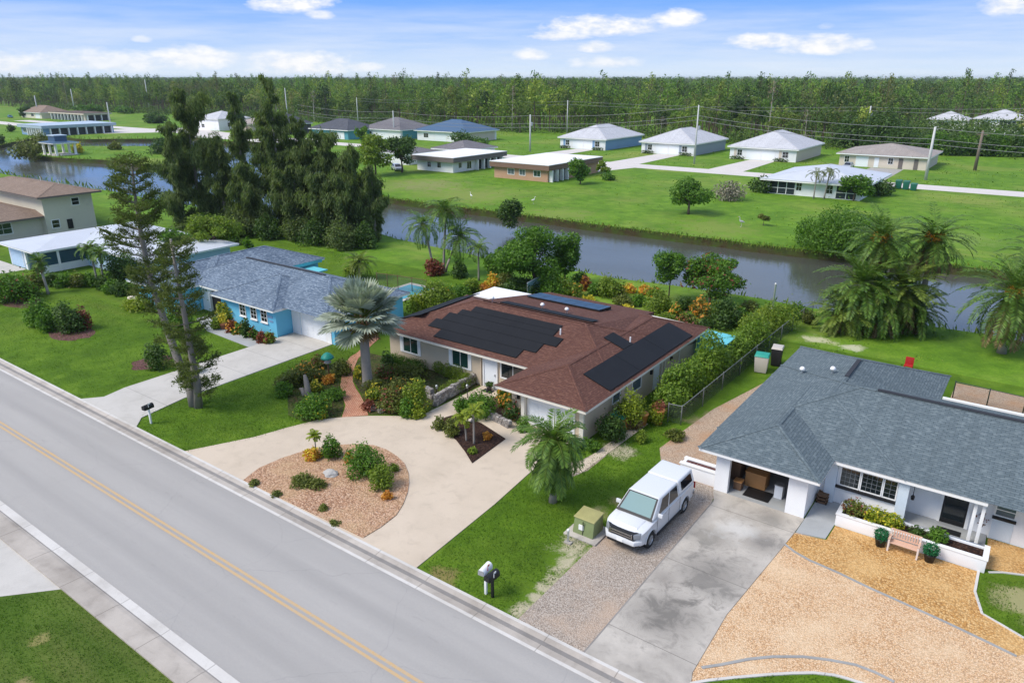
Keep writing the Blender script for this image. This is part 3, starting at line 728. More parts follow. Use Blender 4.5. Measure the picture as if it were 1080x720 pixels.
# horseshoe drive of the tan house
outl=[(193,476.5),(230,469),(269,461),(302,451.5),(335.5,443),(360,440.4),(391,438.8),(420,439),(438,441.5)]
inner_bed=[(457,449),(470,456),(481,464.5),(490,476),(498,488.5)]
drive=pxs(outl)+[P(507,407.5),(-27.6,36.3),P(540,414)]+[(-24.1,33.4),(-19.4,33.4),P(600,472),P(573,484.5),P(440,600)]
drive=[P(193,476.8)]+[P(*q) for q in outl[1:]]+[(-28.9,36.3),(-27.0,36.3),(-24.3,34.6),(-24.3,33.3),(-19.6,33.3),(-19.7,30.2),(-19.2,25),(-18.9,18.93)]
slab('horseshoe_driveway',[(p[0],max(p[1],18.93)) for p in drive],M['conc_cream'],.04)
isl=[(257,507),(273,494.5),(297,484),(320,476.5),(345,471.3),(362,469.6),(380,469),(395,470.5),(408,475),(419,482),(427,490),(431,500),(431.5,510),(430,520),(425,533),(418,544),(402,556.5),(383,568)]
IS=[(x,max(y,18.97)) for x,y in pxs(isl)]
m=MB();m.prism(IS,.02,.075);tag(m.build('gravel_island',M['gravel_pink']),kind='structure')
m=MB();m.prism(pxs([(457,448.5),(470,456),(481,464.5),(490,476),(498,489),(533,463.5),(508,447.5),(484,437),(470,441)]),.02,.09);tag(m.build('mulch_bed',M['mulch']),kind='structure')
sheet('garden_bed',pxs([(389,437.5),(413,437),(438,440.5),(505,407)])+[(-28.9,36.4),(-37.7,36.4)]+pxs([(384,371),(375,386),(373,402),(381,415.5)]),M['bed_green'],.022)
sheet('garden_bed_by_path',pxs([(359.5,440),(322,445),(304,438),(303,412),(322,392),(345,385),(361,381),(358,406),(363,428)]),M['bed_green'],.022)
path=pxs([(360.5,440.4),(364.5,428),(360.5,416),(359,406),(361,393),(364.7,382),(369.5,376.5),(377,372),(383,366),(389,358),(396,353),(400,357),(392,364),(385,371.5),(378,378),(374,387),(371.8,395),(372.3,403),(375.5,410),(380,416.5),(384.5,426),(388.5,438)])
slab('brick_path',path,M['pavers'],.035)
sheet('walk_bed',[(-24.3,33.9),(-24.3,36.2),(-26.4,36.2),(-27.3,34.7),(-27.0,32.6),(-25.0,32.4)],M['mulch_brown'],.052)
# side walk of the tan house
sheet('pale_drive',[(-106,18.95),(-90.2,18.95),(-90.0,32.2),(-106,32.2)],M['conc_white'],.012)
sheet('pale_gravel',pxs([(596,488),(612,486),(634,474),(640,480),(620,496),(603,503)]),M['gravel_drive'],.010)
# drives of the grey-roofed house
sheet('sand_strip',[(-15.1,35.2),(-13.6,32.4),(-13.4,31.0),(-11.4,31.0),(-10.9,33.0),(-10.9,51.5),(-12.6,52.5),(-13.6,47),(-14.6,42),(-14.9,38)],M['sand_strip'],.008)
sheet('gravel_driveway',[(-13.5,18.93),(-10.5,18.93),(-10.5,31.2),(-10.7,32.9),(-13.3,32.9),(-13.5,27)],M['gravel_drive'],.016)
slab('concrete_driveway',[(-10.45,18.93),(-6.4,18.93),(-6.85,20.4),(-6.95,24),(-6.4,31.2),(-6.35,32.7),(-10.9,32.7),(-10.45,31.6)],M['conc_grey'],.04)
slab('apron_joint',[(-10.52,18.95),(-10.45,18.95),(-10.45,32.5),(-10.52,32.5)],M['gutter_dirt'],.03)
slab('entry_paving',[(-6.33,32.7),(-6.36,31.3),(-5.1,31.6),(-5.05,33.0),(-4.9,35.0),(-6.33,35.0)],M['conc_pad'],.05)
og=pxs([(728,719),(747,717.5),(775,714.5),(810,711.5),(835,710),(858,709.5),(880,712),(895,716),(925,724)])+[P(1080,780),P(1150,720),P(1080,673),P(1058,660),(P(1035.5,647)),P(1028,625),P(1032,603),(1.1,33.1),(1.1,36.1),(6,36.1),(6,33.4),(1.4,33.2),(1.0,33.0),(-5.0,33.0),(-5.05,31.6),(-6.36,31.2)]
og=pxs([(728,719),(747,717.5),(775,714.5),(810,711.5),(835,710),(858,709.5),(880,712),(895,716),(925,724),(960,735)])+[P(1150,730),P(1080,673),P(1058,660),P(1035.5,647),P(1028,625),P(1032,603),(1.1,33.5),(1.1,36.1),(8,36.1),(8,35.0),(5.0,34.7),(2.6,34.2),(1.3,33.3),(1.0,33.0),(-5.0,33.0),(-5.05,31.55),(-6.36,31.2)]
og=[(-7.3,19.2)]+pxs([(747,717.5),(775,714.5),(810,711.5),(835,710),(858,709.5),(880,712),(895,716),(925,724),(960,735)])+[P(1150,735),P(1080,673),P(1058,660),P(1035.5,647),P(1028,625),P(1032,603),(1.05,33.0),(-5.0,33.0),(-5.05,31.55),(-6.36,31.3),(-6.8,31.3),(-7.3,24)]
sheet('orange_gravel',og,M['gravel_orange'],.012)
edge1=[(822.6,570),(838,582),(854,591),(885,604.5),(917,620),(956,637.5),(995,655),(1035,674),(1072,692)]
am=pxs(edge1)+[P(1080,690),P(1080,673),P(1058,660),P(1035.5,647),P(1028,625),P(1032,603),(1.05,33.0),(-5.0,33.0),(-5.05,31.55),(-6.36,31.2)]
sheet('amber_gravel',am,M['gravel_amber'],.017)
sheet('amber_gravel_strip',[(1.05,33.4),(1.6,33.6),(3.2,34.3),(5.5,34.7),(8,34.8),(8,36.1),(.95,36.1)],M['gravel_amber'],.017)
def ribbon(name,pts,w,mat,z1):
    w*=.72;z1=.035 if mat is not M['gutter_pale'] else .045
    if mat is M['conc_pad']:mat=M['edging']
    m=MB();n=len(pts);L=[];
    for i,p in enumerate(pts):
        a=Vector(pts[max(i-1,0)]);c=Vector(pts[min(i+1,n-1)]);d=(c-a).normalized();nr=Vector((-d.y,d.x))*w/2
        L.append((Vector(p)+nr,Vector(p)-nr))
    for i in range(n-1):
        q=[L[i][0],L[i][1],L[i+1][1],L[i+1][0]];q=[(v.x,v.y) for v in q]
        m.prism(q,.0,z1)
    return tag(m.build(name,mat),kind='structure')
m=MB();m.poly([(q[0],q[1],.03) for q in pxs([(602,496),(613,499),(684,447),(675,444)])]);tag(m.build('side_walk',M['conc_cream']),kind='structure')
ribbon('edging',pxs(edge1),.17,M['conc_pad'],.07)
ribbon('edging_arc',pxs([(740,704),(760,701),(790,695),(815,692.5),(847,692.5),(875,696),(902,701),(923,709),(943,719)]),.17,M['conc_pad'],.06)
ribbon('lawn_edging',pxs([(728,721),(747,717.5),(775,714.5),(810,711.5),(835,710),(858,709.5),(880,712),(895,716),(925,726)]),.16,M['gutter_pale'],.06)
ribbon('side_lawn_edging',[P(1032,602),P(1028,624),P(1035.5,647),P(1058,660),P(1085,676)],.14,M['gutter_pale'],.06)
ribbon('edging_by_wing',[(1.2,33.2),(1.7,33.55),(3.2,34.2),(5.5,34.6)],.14,M['gutter_pale'],.06)
# beds on the left lawns
def blob(cx,cy,rx,ry,n=22,s=0):
    return [(cx+rx*math.cos(a)*(1+.16*math.sin(3*a+s)+.08*math.sin(7*a)),cy+ry*math.sin(a)*(1+.12*math.sin(2*a+s)+.08*math.cos(5*a))) for a in [2*math.pi*k/n for k in range(n)]]
def bedpx(name,px,py,hw,hh,mat):
    x,y=P(px,py);x2,y2=P(px,py-hh);r=px2m(hw,x,y);sheet(name,blob(x,y,r,abs(y2-y)*.9+.4,22,px),M[mat],.010)
bedpx('mulch_ring',74,351,34,9,'mulch_mauve');bedpx('mulch_ring_shrub',160,382,17,12,'mulch_mauve')
bedpx('lawn_bed',20,318,34,9,'mulch_brown')
sheet('house_bed_blue',[(-55.6,33.0),(-49.0,32.9),(-48.6,34.2),(-56.0,34.2)],M['mulch'],.02)
# street across the canal, drives beyond
sheet('far_road',[(-420,159.5),(60,159.5),(60,167),(-420,167)],M['conc_far'],.012)
for x0,x1 in ((-116.5,-110.5),(-90,-83.5),(-64,-57.5)):slab('far_driveway',[(x0-.8,167),(x1+.8,167),(x1,193.0),(x0,193.0)],M['conc_far'],.03)
slab('dark_driveway',[(-35.5,167),(-27.8,167),(-28.0,192.6),(-35.0,192.6)],M['asphalt'],.03)
slab('brick_house_driveway',[(-92,140),(-84,144),(-80,159.5),(-93,159.5)],M['conc_far'],.03)
slab('lanai_driveway',[(-34,150),(-28,150),(-27,159.5),(-35,159.5)],M['conc_far'],.03)
slab('white_house_drive',pxs([(204,139),(245,141),(290,146),(330,146),(330,150),(285,151),(240,147),(204,145)]),M['conc_far'],.03)
sheet('left_lane',pxs([(-20,126),(30,131),(110,137),(200,135),(290,146),(290,149),(200,139),(110,141),(20,133),(-20,129)]),M['conc_far'],.014)
# ---------------------------------------------------------------- house parts
def hip(mb,x0,x1,y0,y1,ze,sl,dz=0.,gable=()):
    # hipped roof over a rectangle; returns ridge/hip lines. UVs run along the eave and up the slope
    ze=ze+dz;w=x1-x0;d=y1-y0;k=math.sqrt(1+sl*sl);lines=[]
    if w>=d:
        h=d/2;zr=ze+h*sl;ym=(y0+y1)/2;a=0 if 'W' in gable else h;b=0 if 'E' in gable else h
        A=(x0+a,ym,zr);B=(x1-b,ym,zr)
        fs=[([(x0,y0,ze),(x1,y0,ze),B,A],'S'),([(x1,y1,ze),(x0,y1,ze),A,B],'N'),([(x1,y0,ze),(x1,y1,ze),B],'E'),([(x0,y1,ze),(x0,y0,ze),A],'W')]
        lines=[(A,B),((x0,y0,ze),A),((x0,y1,ze),A),((x1,y0,ze),B),((x1,y1,ze),B)]
    else:
        h=w/2;zr=ze+h*sl;xm=(x0+x1)/2;a=0 if 'S' in gable else h;b=0 if 'N' in gable else h
        A=(xm,y0+a,zr);B=(xm,y1-b,zr)
        fs=[([(x0,y0,ze),(x1,y0,ze),A],'S'),([(x1,y1,ze),(x0,y1,ze),B],'N'),([(x1,y0,ze),(x1,y1,ze),B,A],'E'),([(x0,y1,ze),(x0,y0,ze),A,B],'W')]
        lines=[(A,B),((x0,y0,ze),A),((x1,y0,ze),A),((x0,y1,ze),B),((x1,y1,ze),B)]
    for pts,dr in fs:
        uv=[((p[0] if dr in 'SN' else p[1]),(abs(p[1]-(y0 if dr=='S' else y1)) if dr in 'SN' else abs(p[0]-(x0 if dr=='W' else x1)))*k) for p in pts]
        mb.poly(pts,0,uv)
    return lines
def caps(mb,lines,w=.26,h=.035):
    for a,b in lines:
        a,b=Vector(a),Vector(b);d=(b-a)
        if d.length<.3:continue
        d.normalize();s=Vector((-d.y,d.x,0))
        s=s.normalized()*w/2 if s.length>1e-3 else Vector((w/2,0,0))
        drop=Vector((0,0,-w*.10));up=Vector((0,0,h));L=(b-a).length
        for q in (0,):
            mb.poly([a+s+drop+up*.6,b+s+drop+up*.6,b+up,a+up],0,[(0,0),(L,0),(L,.13),(0,.13)]);mb.poly([a+up,b+up,b-s+drop+up*.6,a-s+drop+up*.6],0,[(0,.28),(L,.28),(L,.41),(0,.41)])
def roof(parent,rects,ze,sl,mat,outline,trim,name='roof',fh=.2,cap=True,gable=()):
    m=MB();c=MB();n=0
    for i,(x0,x1,y0,y1) in enumerate(rects):
        ln=hip(m,x0,x1,y0,y1,ze,sl,-.004*i,gable);caps(c,ln)
    r=m.build(name,mat,parent)
    if cap:c.build('ridge_cap',mat,r)
    f=MB();f.prism(outline,ze-fh,ze-.01);f.build('fascia',trim,r)
    return r
def window(parent,fr,u0,u1,z0,z1,nx=2,nz=1,frame='trim',glass='glass',bar=.06,sill=None,name='window',mb=.04,proud=.05):
    m=MB();m.fbox(fr,u0-bar,u0,0,proud,z0-bar,z1+bar);m.fbox(fr,u1,u1+bar,0,proud,z0-bar,z1+bar)
    m.fbox(fr,u0,u1,0,proud,z1,z1+bar);m.fbox(fr,u0,u1,0,proud,z0-bar,z0)
    for k in range(1,nx):u=u0+(u1-u0)*k/nx;m.fbox(fr,u-mb/2,u+mb/2,.012,proud*.8,z0,z1)
    for k in range(1,nz):z=z0+(z1-z0)*k/nz;m.fbox(fr,u0,u1,.014,proud*.7,z-mb/2,z+mb/2)
    w=m.build(name,M[frame],parent)
    p=MB();p.fbox(fr,u0,u1,-.01,.012,z0,z1);p.build('pane',M[glass],w)
    if sill:
        s=MB();s.fbox(fr,u0-.12,u1+.12,0,.11,z0-bar-.09,z0-bar-.005);s.build('sill',M[sill],w)
    return w
def panel_door(parent,fr,u0,u1,z0,z1,rows,mat='door_white',name='garage_door',cols=4,frame='trim'):
    m=MB();m.fbox(fr,u0,u1,-.01,.02,z0,z1)
    for r in range(rows):
        for c in range(cols):
            a=u0+(u1-u0)*(c+.12)/cols;b=u0+(u1-u0)*(c+.88)/cols;e=z0+(z1-z0)*(r+.15)/rows;f=z0+(z1-z0)*(r+.85)/rows
            m.fbox(fr,a,b,.02,.032,e,f)
    d=m.build(name,M[mat],parent)
    t=MB();t.fbox(fr,u0-.11,u0,0,.05,z0,z1+.11);t.fbox(fr,u1,u1+.11,0,.05,z0,z1+.11);t.fbox(fr,u0,u1,0,.05,z1,z1+.11);t.build('door_frame',M[frame],d)
    return d
def vent(parent,x,y,z,kind='cap'):
    m=MB()
    if kind=='cap':m.lathe([(.06,-.15),(.06,.22),(.15,.24),(.17,.32),(.10,.42),(.02,.45)],x,y,12,0,z)
    else:m.lathe([(.05,-.15),(.05,.42)],x,y,8,0,z)
    return m.build('roof_vent',M['trim'],parent,smooth=kind=='cap')
# ---------------------------------------------------------------- tan house with the brown roof
def tan_house():
    h=empty('house',(-28,42,0),'tan stucco house with brown shingle roof covered in black solar pool-heating mats','house')
    ze,sl=2.55,.333
    m=MB();m.prism([(-37.8,36.4),(-24.2,36.4),(-24.2,33.3),(-19.,33.3),(-19.,49.6),(-32.5,49.6),(-32.5,45.7),(-37.8,45.7)],0,ze-.15);m.build('wall',M['tan_wall'],h)
    A=(-38.4,-18.32,35.72,46.3);B=(-24.7,-18.3,32.2,50.2)
    out=[(-38.36,35.76),(-24.66,35.76),(-24.66,32.24),(-18.34,32.24),(-18.34,50.16),(-33.0,50.96),(-33.0,46.26),(-38.36,46.26)]
    r=roof(h,[A,B],ze,sl,M['sh_brown'],out,M['trim_cream'])
    c=MB();k=1.01
    c.poly([(-33.05,41.75,4.14),(-23.2,41.75,4.14),(-23.2,51.0,2.62),(-33.05,51.0,2.62)],0,[(0,0),(11.65,0),(11.65,9.4*k),(0,9.4*k)])
    c.poly([(-23.2,41.75,4.14),(-18.95,41.75,2.725),(-18.95,49.9,1.386),(-23.2,49.9,2.80)],0,[(0,0),(0,4.5),(8,4.5),(8,0)])
    c.poly([(-33.05,51.0,2.62),(-33.05,51.0,2.4),(-33.05,41.75,2.6),(-33.05,41.75,4.14)]);c.poly([(-33.05,51.0,2.62),(-23.2,51.0,2.62),(-23.2,51.0,2.4),(-33.05,51.0,2.4)])
    c.poly([(-23.2,49.9,2.80),(-23.2,51.0,2.62),(-23.2,51.0,2.4),(-23.2,49.9,2.4)])
    c.build('rear_roof',M['sh_brown'],r)
    m=MB();m.box(-37.8,46.31,2.56,-33.15,49.4,2.68);pr=m.build('patio_roof',M['white_panel'],h)
    for x in (-37.6,-35.5,-33.4):m=MB();m.box(x-.05,49.2,0,x+.05,49.3,2.56);m.build('post',M['trim'],pr)
    S=facing('S',0,36.4)
    for (a,b) in ((-36.35,-34.95),(-31.6,-30.2)):
        w=window(h,S,a,b,.95,2.1,2,1,'trim','glass_green',.09)
        for (u0,u1) in ((a-.34,a-.10),(b+.10,b+.30)):
            t=MB();t.fbox(S,u0,u1,.0,.055,.86,2.2);t.build('side_trim',M['trim'],w)
    window(h,S,-27.3,-25.4,1.05,2.1,2,1,'trim','glass',.09)
    d=MB();d.fbox(S,-28.75,-27.72,0,.04,.02,2.15);d=d.build('front_door',M['door_white'],h)
    q=MB();q.fbox(S,-28.87,-28.75,0,.09,0,2.27);q.fbox(S,-27.72,-27.6,0,.09,0,2.27);q.fbox(S,-28.75,-27.72,0,.09,2.15,2.27);q.build('door_frame',M['trim'],d)
    q=MB();q.fbox(S,-27.86,-27.80,.04,.10,.95,1.1);q.build('handle',M['metal'],d)
    q=MB();q.fbox(S,-29.05,-28.95,0,.16,0,2.35);q.build('downspout',M['tan_wall'],h)
    G=facing('S',0,33.3)
    panel_door(h,G,-22.9,-19.75,.03,2.1,4,'door_white')
    for (u0,u1,v1) in ((-23.3,-23.06,.3),(-19.3,-19.02,.12)):
        q=MB();q.fbox(G,u0,u1,0,v1,0,2.35);q.build('corner_post',M['trim_cream'],h)
    q=MB();q.fbox(G,-23.75,-23.6,0,.12,1.55,1.85);q.build('wall_lamp',M['black'],h)
    E=facing('E',-19.,0)
    window(h,E,36.6,37.5,1.2,1.95,1,1,'trim','glass_grey');window(h,E,39.2,40.4,1.05,1.95,1,1,'trim','glass_grey')
    d=MB();d.fbox(E,42.3,43.15,0,.04,.1,2.1);d.build('side_door',M['door_white'],h)
    for y in (41.75,44.9):
        q=MB();q.fbox(E,y,y+.17,0,.14,1.45,1.72);q.build('wall_lamp',M['black'],h)
    for y in (38.4,43.5,44.0,46.4):
        q=MB();q.fbox(E,y-.05,y+.05,0,.08,0,2.3);q.build('downspout',M['trim_cream'],h)
    q=MB();q.fbox(E,44.2,45.0,.1,.7,0,.75);q.build('air_conditioner',M['grey_trim'],h,bevel=.03)
    # pool-heating mats lie just above the shingles
    fS=(ze-sl*35.72,0,sl);fE=(ze-sl*18.3,-sl,0)
    def mat(px,fz,name,mt,ux,thick=.05):
        pts=[plane_pt(*p,fz) for p in px];n=len(pts);nv=Vector((-fz[1],-fz[2],1)).normalized()
        ar=sum(pts[i][0]*pts[(i+1)%n][1]-pts[(i+1)%n][0]*pts[i][1] for i in range(n))
        if ar<0:pts=pts[::-1]
        up=[Vector(p)+nv*(thick+.02) for p in pts];lo=[Vector(p)+nv*.02 for p in pts];m=MB()
        m.poly(up,0,[((p[0],p[1]*1.05) if ux else (p[1],p[0]*1.05)) for p in pts])
        for i in range(n):j=(i+1)%n;m.poly([lo[i],lo[j],up[j],up[i]],0,[(0,0)]*4)
        return m.build(name,M[mt],r)
    # front mats: rows stepped at both ends, snapped to the slope's own axes
    def mats(rows,fr,name,mt,ux):
        m=MB()
        for (a,b,c,d) in rows:
            q=[fr(a,c),fr(b,c),fr(b,d),fr(a,d)]
            m.poly([tuple(p) for p in q],0,[(a,c),(b,c),(b,d),(a,d)])
            lo=[Vector(p)-Vector((0,0,.05)) for p in q]
            for i in range(4):j=(i+1)%4;m.poly([lo[i],lo[j],q[j],q[i]],0,[(0,0)]*4)
        return m.build(name,M[mt],r)
    frS=lambda x,y:(x,y,fS[0]+fS[2]*y+.075);frE=lambda y,x:(x,y,fE[0]+fE[1]*x+.075)
    FRM(mats,frS,frE)
    # panels at the back, vents
    rz=lambda y:4.14-(y-41.75)*.1643
    m=MB();q=[(-32.2,46.4),(-25.6,46.4),(-25.6,48.3),(-32.2,48.3)]
    m.poly([(x,y,rz(y)+.16+(y-46.4)*.06) for x,y in q],0,[(x,y) for x,y in q])
    lo=[(x,y,rz(y)+.05) for x,y in q];up=[(x,y,rz(y)+.16+(y-46.4)*.06) for x,y in q]
    for i in range(4):j=(i+1)%4;m.poly([lo[i],lo[j],up[j],up[i]],1,[(0,0)]*4)
    m.build('solar_panel',[M['pv'],M['black']],r)
    m=MB();m.poly([(-31.6,41.95,4.20),(-23.6,41.95,4.20),(-23.6,42.9,4.04),(-31.6,42.9,4.04)],0,[(0,0),(8,0),(8,1),(0,1)])
    m.poly([(-31.6,41.95,4.08),(-23.6,41.95,4.08),(-23.6,41.95,4.20),(-31.6,41.95,4.20)],0,[(0,0)]*4);m.build('solar_mat',M['mat_solar'],r)
    for (x,y) in ((-32.2,41.8),(-28.6,43.2),(-26.6,43.4)):vent(r,x,y,rz(max(y,41.75)))
    vent(r,-24.6,39.4,fS[0]+fS[2]*39.4,'pipe');vent(r,-20.6,41.8,3.32,'pipe')
    return h
def FRM(mats,frS,frE):
    for r in ((-33.2,-26.0,36.22,37.08),(-34.5,-25.05,37.11,38.06),(-34.0,-24.1,38.09,38.98),(-33.3,-24.95,39.01,39.58),(-32.5,-24.95,39.61,40.22)):mats([r],frS,'solar_mat','mat_solar',1)
    for r in ((35.3,39.2,-18.5,-20.36),(39.23,43.2,-18.5,-20.36),(43.23,47.4,-18.5,-20.36),(40.5,41.8,-20.39,-21.9)):mats([r],frE,'solar_mat','mat_solar',0)
    frW=lambda y,x:(x,y,2.55+.333*(x+38.4)+.11)
    mats([(37.6,44.6,-35.6,-38.0)],frW,'solar_mat','mat_solar',0)
tan_house()
# ---------------------------------------------------------------- house with the slate-grey roof
def grey_house():
    h=empty('house',(-2,40,0),'white stucco house with slate grey shingle roof and open single garage','house')
    ze,sl=2.5,.333
    W=MB()
    W.prism([(-5.75,35.1),(-2.65,35.1),(-2.65,36.3),(.9,36.3),(.9,36.15),(14,36.15),(14,45.8),(-3.2,45.8),(-3.2,49.6),(-10.9,49.6),(-10.9,38.9),(-5.75,38.9)],0,ze-.15)
    W.box(-10.9,32.7,0,-10.2,32.95,2.36);W.box(-7.3,32.7,0,-6.4,32.95,2.36);W.box(-10.2,32.7,2.12,-7.3,32.95,2.36)
    W.box(-10.9,32.95,0,-10.7,38.9,2.36);W.box(-6.62,32.95,0,-6.4,35.3,2.36);W.box(-6.4,35.1,0,-5.75,35.3,2.36);W.box(-6.62,35.3,0,-6.4,38.9,2.36)
    W.build('wall',M['white_wall'],h)
    m=MB();m.box(-10.7,32.96,.03,-6.62,38.88,.055);m.box(-10.2,32.69,.03,-7.3,32.96,.055);m.build('garage_floor',M['conc_pad'],h)
    m=MB();m.box(-10.69,38.7,.06,-6.63,38.88,2.33);m.box(-10.69,33.2,2.30,-6.63,38.7,2.34);m.box(-10.69,32.97,.06,-10.66,38.7,2.3);m.box(-6.66,32.97,.06,-6.63,38.7,2.3);m.build('garage_shade_lining',M['garage_in'],h)  # dark sheets inside the walls paint the garage's shade
    m=MB();m.box(-10.14,33.3,2.13,-7.36,35.8,2.19);m.build('garage_door',M['door_white'],h)
    A=(-11.72,14.6,34.62,45.9);Bk=(-11.7,-2.6,34.66,50.2);G=(-11.7,-5.75,32.05,44.0)
    out=[(-11.66,32.1),(-5.8,32.1),(-5.8,34.66),(.62,34.66),(.62,35.62),(14.5,35.62),(14.5,45.85),(-2.65,45.85),(-2.65,50.15),(-11.66,50.15)]
    m=MB();c=MB()
    caps(c,hip(m,*A,ze,sl,0.));caps(c,hip(m,*Bk,ze,sl,-.004));caps(c,hip(m,*G,ze,sl,-.008))
    r=m.build('roof',M['sh_grey'],h);c.build('ridge_cap',M['sh_grey'],r)
    f=MB();f.prism(out,ze-.2,ze-.012);f.build('fascia',M['trim'],r)
    # ridge vents and stacks
    v=MB();zr=ze+(45.9-34.62)/2*sl;v.box(-5.2,40.15,zr-.02,9,40.37,zr+.07);v.build('ridge_vent',M['sh_dark'],r)
    v=MB();zr=ze+4.55*sl;v.box(-7.26,42.2,zr-.02,-7.04,45.4,zr+.07);v.build('ridge_vent',M['sh_dark'],r)
    vent(r,-9.9,43.6,ze+1.8*sl);vent(r,-8.1,43.1,ze+3.6*sl)
    fr=facing('S',0,35.1)
    s=MB();s.fbox(fr,-5.62,-2.86,0,.13,.93,1.05);s.build('window_ledge',M['black'],h)
    for (a,b,n_) in ((-5.45,-4.62,4),(-4.50,-3.62,4),(-3.5,-2.98,2)):
        w=window(h,fr,a,b,1.12,2.06,1,1,'trim','glass',.05)
        q=MB()
        for k in range(1,n_):u=a+(b-a)*k/n_;q.fbox(fr,u-.009,u+.009,.012,.02,1.12,2.06)
        for k in range(1,4):z=1.12+.94*k/4;q.fbox(fr,a,b,.0125,.019,z-.009,z+.009)
        q.build('muntins',M['muntin'],w)
    for (u0,u1,v0) in ((-6.1,-5.62,.0),(-2.9,-2.45,-.05)):
        s=MB();s.fbox(fr,u0,u1,v0,.18,.0,2.36);s.build('pilaster',M['shade_toned_white'],h)  # white pilasters, their shade painted as pale blue
    fr=facing('S',0,36.3)
    d=MB();d.fbox(fr,-1.08,-.06,0,.04,.06,2.15);d=d.build('front_door',M['black'],h)
    g=MB();g.fbox(fr,-1.0,-.14,.04,.05,.3,2.05);g.build('pane',M['glass'],d)
    g=MB();g.fbox(fr,-1.2,-1.08,0,.08,0,2.27);g.fbox(fr,-.06,.08,0,.08,0,2.27);g.build('door_frame',M['trim'],d)
    q=MB();q.tube([(-2.3,35.6,2.36),(-2.3,35.6,1.35)],.018,6);q.lathe([(.02,1.38),(.09,1.30),(.07,1.12),(.02,1.1)],-2.3,35.6,8);q.build('hanging_lamp',M['black'],h)
    for x in (.14,.46):q=MB();q.box(x,34.95,.05,x+.14,35.09,2.35);q.build('porch_post',M['trim'],h,bevel=.01)
    fr=facing('S',0,36.15)
    window(h,fr,1.0,1.72,1.3,2.15,1,3,'trim','glass_grey',.05,None)
    s=MB();s.fbox(fr,.9,1.82,0,.12,1.1,1.22);s.build('window_ledge',M['black'],h)
    s=MB();s.fbox(fr,.95,1.77,0,.035,.05,1.09);s.build('apron_panel',M['shade_toned_white'],h)
    s=MB();s.box(-5.72,33.9,.0,.6,35.08,.06);s.box(-2.62,35.08,0,.88,36.28,.06);s.build('porch_floor',M['conc_pad'],h)
    q=MB();q.lathe([(.06,0),(.06,.03)],-10.55,32.64,8,0,2.1);q.build('wall_lamp',M['metal'],h)
    # rear flat lanai slab seen past the back wing
    m=MB();m.box(-2.55,45.92,2.32,14,46.1,2.60);pr=m.build('rear_gutter',M['trim'],h)
    return h
grey_house()
def planter():
    p=empty('planter',(-2,33.6,0),'long low white planter wall in front of the grey-roofed house porch','planter')
    m=MB();x0,x1,y0,y1,t=-5.05,1.05,33.02,34.25,.16
    m.box(x0,y0,0,x1,y0+t,.62);m.box(x0,y0+t,0,x0+t,y1,.62);m.box(x1-t,y0+t,0,x1,y1,.62);m.box(x0+t,y1-t,0,x1-t,y1,.62);m.build('wall',M['white_wall'],p,bevel=.02)
    m=MB();m.box(x0-.03,y0-.03,.622,x1+.03,y0+t+.03,.66);m.box(x0-.03,y0+t+.03,.622,x0+t+.03,y1+.03,.66);m.box(x1-t-.03,y0+t+.03,.622,x1+.03,y1+.03,.66);m.build('coping',M['trim'],p)
    m=MB();m.box(x0+t,y0+t,.3,x1-t,y1-t,.52);m.build('soil',M['mulch'],p)
planter()
